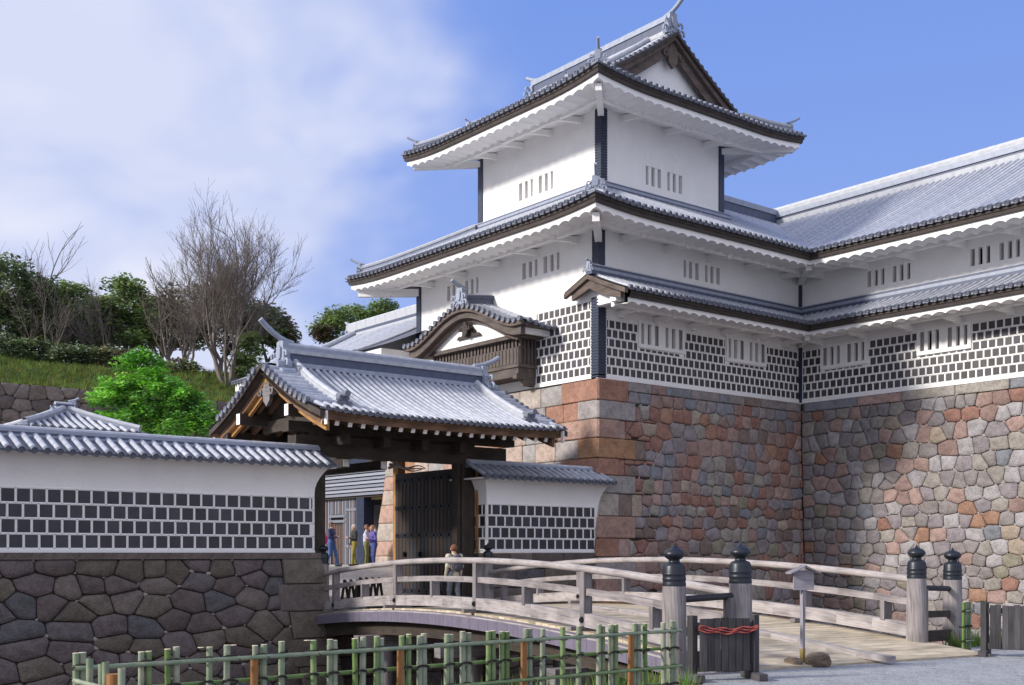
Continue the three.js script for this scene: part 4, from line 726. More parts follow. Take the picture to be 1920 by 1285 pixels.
  const ramp = (q) => 9.6 + 1.38 * (1 - Math.min(1, Math.abs(q))) ** 1.1, bayY = (q, v) => lerp(bell(q), ramp(q) + 0.04, sstep(0, 0.75, v));
  const S2 = new GB(); S2.grid((u, v) => { const q = lerp(-1, 1, u); return [lerp(xf, X1, v), bayY(q, v) - 0.02, zc + q * hw]; }, 40, 8); S2.build('bay_roof', M.pan, bay);
  const br = rng(29);
  for (let i = 0; i < 25; i++) {
    const q = lerp(-0.985, 0.985, i / 24), e = 0.01, c3 = norm([0, (bell(q + e) - bell(q - e)), 2 * e * hw]), p = [xf - 0.05, bell(q), zc + q * hw];
    const short = Math.abs(q) < 0.86, path = []; for (let j = 0; j <= 4; j++) { const v = j / 4; path.push([lerp(xf - 0.05, xf + 0.72, v), bayY(q, v * 0.47), zc + q * hw]); }
    put('bay_tile_row', ribGeo(path, c3, 0.092, TR), pick(M.tile, br), bay); placeDisc(add(p, [-0.012, 0, 0]), [-1, 0, 0], bay, 1.04, 'bay_eave_tile');
  }
  for (let k = 0; k < 5; k++) { const x = lerp(xf + 0.3, X1 - 0.1, k / 4), v = (x - xf) / (X1 - xf), pts = [[x, bayY(1, v) - 0.03, zc + hw + 0.16]]; for (let j = 0; j <= 8; j++) { const q = lerp(0.99, v > 0.5 ? 0.06 : 0.9, j / 8); pts.push([x, bayY(q, v) + 0.01, zc + q * hw]); } put('side_tile_row', ribGeo(pts, [1, 0, 0], 0.088, TR), pick(M.tile, br), bay); placeDisc(pts[0], [0, -0.2, 1], bay, 1, 'bay_eave_tile'); }
  const kc = []; for (let i = -24; i <= 24; i++) kc.push([i / 24 * hw, bell(i / 24)]);
  bargeBoard(kc, [xf + 0.16, 0, zc], [0, 0, 1], [-1, 0, 0], -0.06, -0.2, 0.16, 'eave_board', M.barge, bay);
  bargeBoard(kc.slice(1, -1), [xf + 0.32, 0, zc], [0, 0, 1], [-1, 0, 0], -0.2, (t) => -0.42 - 0.08 * Math.abs(2 * t - 1), 0.2, 'barge_board', M.bayWood, bay);
  bargeBoard(kc.slice(4, -4), [xf + 0.44, 0, zc], [0, 0, 1], [-1, 0, 0], -0.3, (t) => -0.54 - 0.1 * Math.abs(2 * t - 1), 0.1, 'inner_barge_board', M.barge, bay);
  const pz = kc.slice(5, -5); new GB().slab([...pz.map((q) => [q[0], q[1] - 0.4]), [pz[pz.length - 1][0], 9.45], [pz[0][0], 9.45]].reverse(), [xf + 0.6, 0, zc], [0, 0, 1], [0, 1, 0], [-1, 0, 0], 0.06).build('gable_wall', M.plaster, bay);
  pend([xf + 0.34, 10.2, zc], [0, 0, 1], [-1, 0, 0], 0.7, M.board, bay); { const b = new GB(); b.slab([[-0.75, 9.68], [-0.6, 9.8], [-0.42, 9.78], [-0.3, 9.98], [-0.12, 10.16], [0.12, 10.16], [0.3, 9.98], [0.42, 9.78], [0.6, 9.8], [0.75, 9.68]], [xf + 0.53, 0, zc], [0, 0, 1], [0, 1, 0], [-1, 0, 0], 0.1); b.build('carved_strut', M.board, bay); }
  new GB().box(xf + 0.5, X1, 9.3, 9.44, -38.2, -32.0).build('purlin', M.bayWood, bay); new GB().box(xf + 0.35, X1, 9.36, 9.56, zc + hw - 0.42, zc + hw - 0.26).build('side_eave', M.plaster, bay); new GB().box(xf + 0.2, X1, 9.56, 9.7, zc + hw - 0.3, zc + hw + 0.02).build('eave_board', M.barge, bay);
  ridgeBar([[xf + 0.12, 10.78, zc], [X1, 10.95, zc]], 0.42, 0.42, bay, { name: 'bay_ridge', mats: [M.ridge, M.ridgeDark, M.ridgeDark], cap: 0.09 }); ogre([xf + 0.1, 10.8, zc], [-1, 0, 0], 0.85, bay, 0.5);
}

// ---------------------------------------------------------------- the long wing to the right of the turret
const WG = thing('long_wing', 'long white two-storey castle wing with tiled roofs to the right of the turret', 'building', [42, YT, -22]);
{
  const o = [X2, Z1], a = [0, 1], n = [-1, 0], up = [[3.1, 1.84, [1, 1]], [7.31, 1.8, [2, 1]]], lo = [[1.14, 1.88, [1, 1]], [5.37, 1.86, [2, 1]]], WL = 13;
  wallFace(o, a, n, 0, WL, YT + 0.02, 12.8, [...up.flatMap(([u, w]) => barredHoles(u, w, 11.67, 12.29)), ...lo.flatMap(([u, w]) => barredHoles(u, w, 8.94, 9.64))], 0.25, WG, 'wall', M.plaster);
  for (const [u, w, s] of up) bars(o, a, n, u, w, 11.67, 12.29, WG, s);
  for (const [u, w, s] of lo) {
    const win = bars(o, a, n, u, w, 8.94, 9.64, WG, s, 0.06), f = new GB(), z0 = Z1 + u - 0.13, z1 = Z1 + u + w + 0.13;
    f.box(X2 - 0.07, X2 + 0.05, 8.8, 9.76, z0, z0 + 0.13); f.box(X2 - 0.07, X2 + 0.05, 8.8, 9.76, z1 - 0.13, z1); f.box(X2 - 0.072, X2 + 0.05, 8.8, 8.94, z0 + 0.13, z1 - 0.13); f.box(X2 - 0.072, X2 + 0.05, 9.64, 9.76, z0 + 0.13, z1 - 0.13); f.box(X2 - 0.06, X2 + 0.05, 8.94, 9.64, Z1 + u + w / 2 - 0.17, Z1 + u + w / 2 + 0.17); f.build('window_frame', M.plaster, win);
  }
  namako(o, a, n, 0.1, 10.4, 7.72, 6, 0.297, 0.325, WG, M.slateTower, { seed: 11, gaps: lo.map(([u, w]) => [u - 0.14, u + w + 0.14, 8.79, 12]) });
  new GB().box(X2 - 0.05, X2 + 0.1, YT + 0.02, 7.71, Z1 + 0.06, Z1 + WL).build('sill_board', M.plaster, WG);
  new GB().box(X2 - 0.03, X2 + 0.2, YT - 0.06, YT + 0.02, Z1 + 0.06, Z1 + WL).build('foot_board', M.bayWood, WG);
  const SP = 0.298, R2 = 7.67, rise2 = (t) => 4.0 * (0.88 * t / R2 + 0.12 * (t / R2) ** 2), L = 12;
  const A = side({ O: [36.05, -26.93], a: [0, 1], n: [1, 0], L, R: R2, y0: 12.9, rise: rise2, sp: SP, s0: -R2, s1: L, tmin: (s) => Math.max(0, -s) });
  sheet(A, WG); ribs(A, WG); eave(A, WG, { e0: -1, e1: 0, depth: 2.25, wallY: 12.66 });
  const Pt = side({ O: [36.5, -27.33], a: [0, 1], n: [1, 0], L, R: 1.8, y0: 10.32, rise: (t) => 0.76 * (0.9 * t / 1.8 + 0.1 * (t / 1.8) ** 2), sp: SP, s0: -1.8, s1: L, tmin: (s) => Math.max(0, -s), seg: 3 });
  sheet(Pt, WG); ribs(Pt, WG); eave(Pt, WG, { e0: -1, e1: 0, depth: 1.8, wallY: 10.0, vault: 0.7, boardH: 0.22, whiteH: 0.12, brackets: 1.9 });
  ridgeBar([[X2 - 0.1, 11.02, Z1 + 0.2], [X2 - 0.1, 11.02, Z1 + WL]], 0.3, 0.34, WG, { name: 'wall_foot_ridge', mats: [M.ridgeDark, M.ridge, M.ridgeDark], cap: 0.07, bands: [[0, 0.4, 1, 0], [0.4, 0.75, 0.85, 1], [0.75, 1, 0.7, 2]] });
  ridgeBar([[43.72, 16.68, -34.9], [43.72, 16.68, -14.9]], 0.55, 0.86, WG, { name: 'main_ridge', cap: 0.16, bands: [[0, 0.42, 0.8, 0], [0.42, 0.55, 0.7, 1], [0.55, 0.8, 0.9, 2], [0.8, 1, 0.75, 0]] });
  new GB().quad([43.72, 16.85, -34.9], [43.72, 16.85, -14.9], [51.4, 12.9, -14.9], [51.4, 12.9, -42]).build('roof_pan', M.pan, WG);
  new GB().quad([X2, YT, -16.1], [49, YT, -16.1], [49, 12.8, -16.1], [X2, 12.8, -16.1]).quad([49, YT, -16.1], [49, YT, -40], [49, 12.9, -40], [49, 12.9, -16.1]).build('wall', M.plaster, WG);
}

// ---------------------------------------------------------------- plaster walls either side of the gate
const flare = (y) => (y < 3.25 ? 0 : 0.27 * ((y - 3.25) / 0.72) ** 2);
{
  const w = thing('plaster_wall', 'long white plaster wall with four rows of dark square tiles left of the gate', 'wall', [8, 1.6, -29]);
  const zf = -28.6, zb = -29.46, ys = (v) => lerp(1.6, 3.98, v), xe = (y) => 16.0 + flare(y) * 1.2;
  const b = new GB();
  b.grid((u, v) => { const y = ys(v); return [lerp(-8, xe(y), u), y, zf + flare(y)]; }, 12, 16); b.grid((u, v) => { const y = ys(v); return [xe(y), y, lerp(zf + flare(y), zb - flare(y), u)]; }, 2, 16); b.grid((u, v) => { const y = ys(v); return [lerp(xe(y), -8, u), y, zb - flare(y)]; }, 12, 16);
  b.build('plaster_body', M.plaster, w);
  namako([4.0, zf], [1, 0], [0, 1], 0, 11.97, 1.69, 4, 0.354, 0.362, w, M.slate, { seed: 31, joint: 0.062 });
  new GB().box(-8, 15.99, 1.605, 1.665, zf, zf + 0.05).build('base_strip', M.plaster, w);
  const S = side({ O: [-8, -28.08], a: [1, 0], n: [0, -1], L: 24.5, R: 0.95, y0: 4.0, rise: (t) => 0.44 * t / 0.95, sp: 0.288, s0: 0, s1: 24.5, seg: 2 });
  sheet(S, w); ribs(S, w, { from: 13.0, to: 24.3, phase: 0.5 });
  const K = side({ O: [-8, -29.98], a: [1, 0], n: [0, 1], L: 24.5, R: 0.95, y0: 4.0, rise: (t) => 0.44 * t / 0.95, sp: 0.288, s0: 0, s1: 24.5, seg: 2 }); sheet(K, w);
  new GB().box(-8, 16.42, 3.93, 3.985, -29.9, -28.13).build('eave_board', M.plaster, w);
  new GB().box(-8, 16.46, 3.955, 4.0, -28.13, -28.09).build('pan_tile_edge', M.disc, w);
  new GB().slab([[-0.95, 3.96], [0.95, 3.96], [0, 4.42]], [16.4, 0, -29.03], [0, 0, 1], [0, 1, 0], [1, 0, 0], 0.06).build('roof_end', M.plaster, w);
  ridgeBar([[-8, 4.36, -29.03], [16.35, 4.36, -29.03]], 0.3, 0.2, w, { name: 'wall_ridge', mats: [M.ridge, M.ridgeDark, M.ridge], cap: 0.085, bands: [[0, 0.3, 1, 0], [0.3, 0.62, 0.84, 1], [0.62, 1, 0.9, 2]] });
}
{
  const w = thing('short_plaster_wall', 'short white plaster wall with dark square tiles between the gate and the stone base', 'wall', [24, 1.6, -29]);
  const zf = -28.6, zb = -29.46, ys = (v) => lerp(1.6, 3.92, v), xl = (y) => 22.02 - flare(y) * 0.9, xr = (y) => 26.62 + 0.1 * (y - 1.6) + flare(y) * 1.1;
  const b = new GB();
  b.grid((u, v) => { const y = ys(v); return [lerp(xl(y), xr(y), u), y, zf + flare(y)]; }, 6, 16); b.grid((u, v) => { const y = ys(v); return [xl(y), y, lerp(zb - flare(y), zf + flare(y), u)]; }, 2, 16); b.grid((u, v) => { const y = ys(v); return [xr(y), y, lerp(zf + flare(y), zb - flare(y), u)]; }, 2, 16); b.grid((u, v) => { const y = ys(v); return [lerp(xr(y), xl(y), u), y, zb - flare(y)]; }, 4, 16);
  b.build('plaster_body', M.plaster, w);
  namako([22.02, zf], [1, 0], [0, 1], 0.02, 4.58, 1.69, 4, 0.349, 0.358, w, M.slate, { seed: 37, joint: 0.062 });
  namako([22.02, zf], [0, -1], [-1, 0], 0.02, 0.85, 1.69, 4, 0.349, 0.358, w, M.slate, { seed: 39, joint: 0.062 });
  new GB().box(21.98, 26.6, 1.605, 1.665, zf, zf + 0.05).build('base_strip', M.plaster, w);
  const S = side({ O: [21.5, -28.08], a: [1, 0], n: [0, -1], L: 5.62, R: 0.95, y0: 3.93, rise: (t) => 0.42 * t / 0.95, sp: 0.288, s0: 0, s1: 5.62, seg: 2 }); sheet(S, w); ribs(S, w);
  const K = side({ O: [21.5, -29.98], a: [1, 0], n: [0, 1], L: 5.3, R: 0.95, y0: 3.93, rise: (t) => 0.42 * t / 0.95, sp: 0.288, s0: 0, s1: 5.3, seg: 2 }); sheet(K, w); ribs(K, w, { discs: false });
  new GB().box(21.55, 27.1, 3.87, 3.915, -29.9, -28.13).build('eave_board', M.plaster, w); new GB().box(21.52, 27.11, 3.885, 3.93, -28.13, -28.09).build('pan_tile_edge', M.disc, w);
  ridgeBar([[21.6, 4.26, -29.03], [26.95, 4.26, -29.03]], 0.3, 0.18, w, { name: 'wall_ridge', mats: [M.ridge, M.ridgeDark, M.ridge], cap: 0.085, bands: [[0, 0.3, 1, 0], [0.3, 0.62, 0.84, 1], [0.62, 1, 0.9, 2]] });
}

// ---------------------------------------------------------------- the gate
{
  const G = thing('roofed_gate', 'dark timber gate with a grey tiled gable roof and orange barge boards', 'gate', [19, 0, -30.5]);
  const zr = -30.5, x0 = 15.3, x1 = 24.0, R = 3.45, y0 = 5.36, rise = (t) => 1.7 * (0.7 * t / R + 0.3 * (t / R) ** 2), L = x1 - x0;
  const F = side({ O: [x0, -27.05], a: [1, 0], n: [0, -1], L, R, y0, rise, sp: 0.226, s0: 0, s1: L, lift: (s) => 0.1 * (Math.abs(s / L - 0.5) * 2) ** 4, r: 0.074 });
  const Bk = side({ O: [x0, -33.95], a: [1, 0], n: [0, 1], L, R, y0, rise, sp: 0.226, s0: 0, s1: L, lift: F.lift ?? (() => 0), r: 0.074 });
  sheet(F, G); sheet(Bk, G);
  const vw = 0.92;
  ribs(F, G, { from: vw + 0.24, to: L - vw - 0.24 }); ribs({ ...F, tmax: () => 0.62 }, G, { from: 0.06, to: vw + 0.24 }); ribs({ ...F, tmax: () => 0.62 }, G, { from: L - vw - 0.24, to: L - 0.06 });
  // verge tiles laid across, both slopes, both ends
  const vr = rng(61);
  for (const [S, front] of [[F, 1], [Bk, 0]]) for (let t = 0.74; t < R - 0.12; t += 0.262) {
    for (const e of front ? [0, 1] : [0]) { const s = e ? L + 0.05 : -0.05, q = e ? L - vw : vw, p = S.P(e ? L : 0, t), p2 = S.P(e ? L : 0, t + 0.1), c3 = norm(sub(p2, p)), A = S.P(s, t), B = S.P(q, t); A[1] += 0.012; B[1] += 0.012; put('verge_tile', ribGeo([A, B], c3, 0.1, G, 0.5), pick(M.tile, vr), G); placeDisc(add(A, [e ? 0.01 : -0.01, 0, 0]), [e ? 1 : -1, 0, 0], G, 1.1, 'verge_end_tile'); }
  }
  for (const [S, e, f] of [[F, 0, 1], [F, 1, 1], [Bk, 0, -1]]) { const s = e ? L - vw - 0.12 : vw + 0.12, pts = []; for (let i = 0; i <= 8; i++) pts.push(S.P(s, lerp(R - 0.15, 0.6, i / 8))); ridgeBar(pts, 0.3, 0.2, G, { name: 'slope_ridge', mats: [M.ridgePale, M.ridgePale, M.ridgePale], cap: 0.09, bands: [[0, 0.5, 1, 0], [0.5, 1, 0.8, 1]], seg: 0.28 }); const q = pts[8]; const end = new GB(); for (const [dx, dy] of [[-0.17, 0.06], [0, 0.1], [0.17, 0.06], [-0.08, 0.22], [0.08, 0.22]]) end.tube([add(q, [dx, dy, -0.1 * f]), add(q, [dx, dy, 0.1 * f])], 0.085, 10); end.tube([add(q, [0, 0.3, -0.25 * f]), add(q, [0, 0.32, 0.28 * f])], 0.09, 10); end.build('slope_ridge_end', M.disc, G); }
  const yR = y0 + rise(R) - 0.06;
  ridgeBar([[x0 + 0.75, yR, zr], [x1 - 0.75, yR, zr]], 0.46, 0.62, G, { name: 'main_ridge', cap: 0.11, mats: [M.ridge, M.ridgeDark, M.ridgePale], bands: [[0, 0.2, 1, 0], [0.2, 0.62, 0.66, 1], [0.62, 0.8, 0.9, 2], [0.8, 1, 0.7, 0]] });
  for (const [x, f, hu] of [[x0 + 0.72, -1, 0.85], [x1 - 0.72, 1, 0.5]]) { ogre([x, yR - 0.05, zr], [f, 0, 0], 0.95, G, 0.75, 'ridge_end_tile', hu); const b = new GB(); for (const k of [0, 1]) b.box(Math.min(x, x + f * 0.5) - 0.05, Math.max(x, x + f * 0.5), yR - 0.02 + 0.0, yR + 0.0 + 0.02, zr - 0.3, zr + 0.3); for (const s of [-1, 1]) for (const k of [0, 1]) b.tube([[x + f * 0.15 - 0.22, yR - 0.02 - k * 0.24, zr + s * (0.3 + k * 0.28)], [x + f * 0.15 + 0.22, yR - 0.02 - k * 0.24, zr + s * (0.3 + k * 0.28)]], 0.15 - 0.02 * k, 10); b.build('ridge_shoulder_tile', M.ridge, G); }
  // eave boards, rafters with white ends, boarding
  const P = (S, s, t, dy) => add(S.P(s, t), [0, dy, 0]);
  for (const [S, nm] of [[F, 1], [Bk, 0]]) {
    const b = new GB(), k = 20, c = new GB(), e = new GB(); for (let i = 0; i < k; i++) { const s = L * i / k, q = L * (i + 1) / k; e.quad(P(S, s, 0, 0.01), P(S, q, 0, 0.01), P(S, q, 0, -0.05), P(S, s, 0, -0.05)).quad(P(S, s, 0, -0.05), P(S, q, 0, -0.05), P(S, q, 0.1, -0.05), P(S, s, 0.1, -0.05)); b.quad(P(S, s, 0.07, -0.052), P(S, q, 0.07, -0.052), P(S, q, 0.09, -0.16), P(S, s, 0.09, -0.16)).quad(P(S, s, 0.12, -0.16), P(S, q, 0.12, -0.16), P(S, q, 0.16, -0.33), P(S, s, 0.16, -0.33)).quad(P(S, s, 0.09, -0.16), P(S, q, 0.09, -0.16), P(S, q, 0.12, -0.161), P(S, s, 0.12, -0.161)).quad(P(S, s, 0.16, -0.33), P(S, q, 0.16, -0.33), P(S, q, 0.4, -0.31), P(S, s, 0.4, -0.31)); for (let j = 0; j < 5; j++) { const a = lerp(0.28, R, j / 5), d = lerp(0.28, R, (j + 1) / 5); c.quad(P(S, s, a, -0.3), P(S, q, a, -0.3), P(S, q, d, -0.3), P(S, s, d, -0.3)); } }
    e.build('pan_tile_edge', M.disc, G); b.build('eave_board', M.eaveWood, G); c.build('roof_boarding', M.gateWood, G);
    for (let s = 0.25; s < L; s += 0.41) { const r = new GB(); for (let j = 0; j < 4; j++) { const a = lerp(0.26, R, j / 4), d = lerp(0.26, R, (j + 1) / 4); r.beam(P(S, s, a, -0.39), P(S, s, d, -0.39), 0.12, 0.16); } const m = r.build('rafter', M.eaveWood, G); new GB().beam(P(S, s, 0.262, -0.392), P(S, s, 0.245, -0.394), 0.124, 0.164).build('white_end', M.whitePaint, m); }
  }
  // gables
  const pd = (o, U, N, k, m, nm) => pendant(o, U, N, k, m, G, nm);
  const curve = []; for (let i = -14; i <= 14; i++) { const d = R * i / 14; curve.push([d, y0 + rise(R - Math.abs(d)) + 0.1]); }
  for (const [x, f] of [[x0, -1], [x1, 1]]) {
    const o = (d) => [x - f * d, 0, zr];
    bargeBoard(curve, o(0.12), [0, 0, 1], [f, 0, 0], -0.1, -0.26, 0.12, 'verge_board', M.board, G);
    bargeBoard(curve.slice(0, -1).map((q, i) => q), o(0.30), [0, 0, 1], [f, 0, 0], -0.24, (t) => -0.60 + 0.06 * Math.abs(2 * t - 1), 0.1, 'barge_board', f < 0 ? M.orangeWood : M.eaveWood, G);  // right gable in browner wood: its shade is painted into the colour
    bargeBoard(curve.slice(1, -1), o(0.42), [0, 0, 1], [f, 0, 0], -0.3, (t) => -0.74 + 0.06 * Math.abs(2 * t - 1), 0.1, 'inner_barge_board', f < 0 ? M.orangeWood : M.eaveWood, G);  // same painted shade on the right gable's inner board
    for (const s of [-1, 1]) new GB().box(x - f * 0.19 - 0.02, x - f * 0.19 + 0.02, y0 - 0.36, y0 - 0.0, zr + s * (R - 0.02) - 0.06, zr + s * (R - 0.02) + 0.06).build('board_end', M.whitePaint, G);
    pendant([x - f * 0.3, y0 + rise(R) - 0.55, zr], [0, 0, 1], [f, 0, 0], 0.95, M.greyWood[1], G); new GB().beam([x - f * 0.26, y0 + rise(R) - 0.52, zr], [x - f * 0.18, y0 + rise(R) - 0.52, zr], 0.12, 0.12).build('pendant_boss', mat([0.55, 0.36, 0.05], { roughness: 0.4, metalness: 0.6 }), G);
    // beams that run out under the gable, ends painted white
    for (const [z, y, h] of [[zr + 1.5, 5.62, 0.22], [zr - 1.5, 5.62, 0.22]]) { const m = new GB().box(Math.min(x - f * 0.05, x - f * 1.2), Math.max(x - f * 0.05, x - f * 1.2), y - h, y + 0.1, z - 0.11, z + 0.11).build('purlin', M.gateWood, G); new GB().box(x - f * 0.05 - (f < 0 ? 0.012 : 0), x - f * 0.05 + (f > 0 ? 0.012 : 0), y - h, y + 0.1, z - 0.11, z + 0.11).build('white_end', M.whitePaint, m); }
    new GB().box(Math.min(x - f * 1.15, x - f * 0.95), Math.max(x - f * 1.15, x - f * 0.95), 5.2, 5.55, zr - 1.7, zr + 1.7).build('gable_tie_beam', M.gateWood, G);
    new GB().slab([[-2.4, 5.56], [2.4, 5.56], [0, 6.85]], [x - f * 1.15, 0, zr], [0, 0, 1], [0, 1, 0], [f, 0, 0], 0.06).build('gable_boarding', M.gateWood, G);
    new GB().box(Math.min(x - f * 1.14, x - f * 0.94), Math.max(x - f * 1.14, x - f * 0.94), 5.55, 6.6, zr - 0.12, zr + 0.12).build('king_post', M.gateWood, G);
  }
  // posts, lintel, cross beams
  const postAt = (x, z, w, d, y1, m) => new GB().box(x - w / 2, x + w / 2, 0, y1, z - d / 2, z + d / 2).build('post', m, G);
  const zm = -29.35; postAt(16.4, zm, 0.5, 0.42, 5.1, M.gateWood); postAt(21.72, zm, 0.5, 0.42, 5.1, M.gateWood); postAt(16.45, -33.2, 0.34, 0.34, 5.1, M.orangeWood); postAt(21.85, -33.25, 0.3, 0.3, 5.1, M.orangeWood);
  postAt(21.36, zm + 0.05, 0.12, 0.3, 4.4, M.gateWood); postAt(22.0, -29.05, 0.06, 0.1, 4.4, M.orangeWood);
  new GB().box(15.7, 23.2, 4.36, 4.92, zm - 0.24, zm + 0.24).build('lintel', M.gateWood, G); new GB().box(15.5, 23.6, 5.0, 5.3, zm - 0.18, zm + 0.18).build('wall_plate', M.gateWood, G); new GB().box(15.5, 23.6, 5.0, 5.3, -33.4, -33.05).build('wall_plate', M.gateWood, G);
  new GB().box(16.6, 21.5, 4.92, 5.0, zm - 0.1, zm + 0.1).build('head_board', M.gateWood, G);
  for (const x of [17.0, 18.35, 19.7, 21.1]) { const m = new GB().box(x - 0.12, x + 0.12, 4.66, 4.94, -33.9, -28.55).build('cross_beam', M.gateWood, G); new GB().box(x - 0.12, x + 0.12, 4.66, 4.94, -28.549, -28.535).build('white_end', M.gateWood, m); }
  for (const x of [17.6, 18.9]) { const m = new GB().box(x - 0.12, x + 0.12, 4.1, 4.36, -33.6, -29.6).build('tie_beam', M.gateWood, G); new GB().box(x - 0.1, x + 0.1, 4.12, 4.34, -29.599, -29.585).build('white_end', M.whitePaint, m); }
  { const b = new GB(), o = [20.35, 4.22, -30.4]; for (const [k, h] of [[0, 0.1], [1, 0.05], [2, 0.14]]) { const p = []; for (let i = 0; i <= 12; i++) { const t = i / 12; p.push([o[0] - 0.75 + 1.3 * t, o[1] + h * Math.sin(t * 7 + k) * 0.6 + 0.08 * k * (1 - t), o[2] + 0.05 * k]); } b.tube(p, (t) => 0.05 * (1 - 0.75 * t), 6); } b.build('carved_nosing', M.greyWood[2], G); }
  // the two door leaves, swung inwards
  const bronze = mat([0.075, 0.048, 0.036], { roughness: 0.45, metalness: 0.4 });
  for (const [x, f] of [[21.62, -1], [16.62, 1]]) {
    const z0 = -29.75, z1 = -33.05, d = new GB().box(x - 0.05, x + 0.05, 0.12, 4.25, z1, z0).build('door', M.ironDull, G), r = rng(63);
    for (let i = 0; i < 15; i++) { const z = lerp(z1 + 0.16, z0 - 0.16, i / 14); new GB().box(x + f * 0.05 - 0.012, x + f * 0.05 + 0.012, 0.3, 4.1, z - 0.055, z + 0.055).build('iron_strip', r() < 0.35 ? bronze : M.ironDull, d); }
    for (let i = 0; i < 5; i++) { const y = lerp(0.35, 4.0, i / 4); new GB().box(x + f * 0.07 - 0.012, x + f * 0.07 + 0.012, y - 0.07, y + 0.07, z1 + 0.03, z0 - 0.03).build('iron_band', M.iron, d); }
    const st = new GB(); for (let i = 0; i < 8; i++) for (let j = 0; j < 5; j++) st.lathe([[0.045, 0], [0.035, 0.03], [0.001, 0.045]], [0, 0, 0], 6); const sg = new GB(); for (let j = 0; j < 5; j++) for (let i = 0; i < 8; i++) { const z = lerp(z1 + 0.2, z0 - 0.2, i / 7), y = lerp(0.35, 4.0, j / 4); sg.tube([[x + f * 0.07, y, z], [x + f * 0.115, y, z]], (t) => 0.05 * (1 - 0.5 * t), 7); } const sm = sg.build('stud', M.iron, d); sm.userData.kind = 'stuff';
    for (const z of [z1 + 0.6, z1 + 1.5]) new GB().tube([[x + f * 0.07, 1.55, z], [x + f * 0.16, 1.55, z]], (t) => 0.1 * (1 - 0.4 * t), 10).build('knob', M.iron, d);
  }
  new GB().box(16.66, 21.46, 0.03, 0.16, zm - 0.1, zm + 0.1).build('threshold', M.gateWood, G);
}

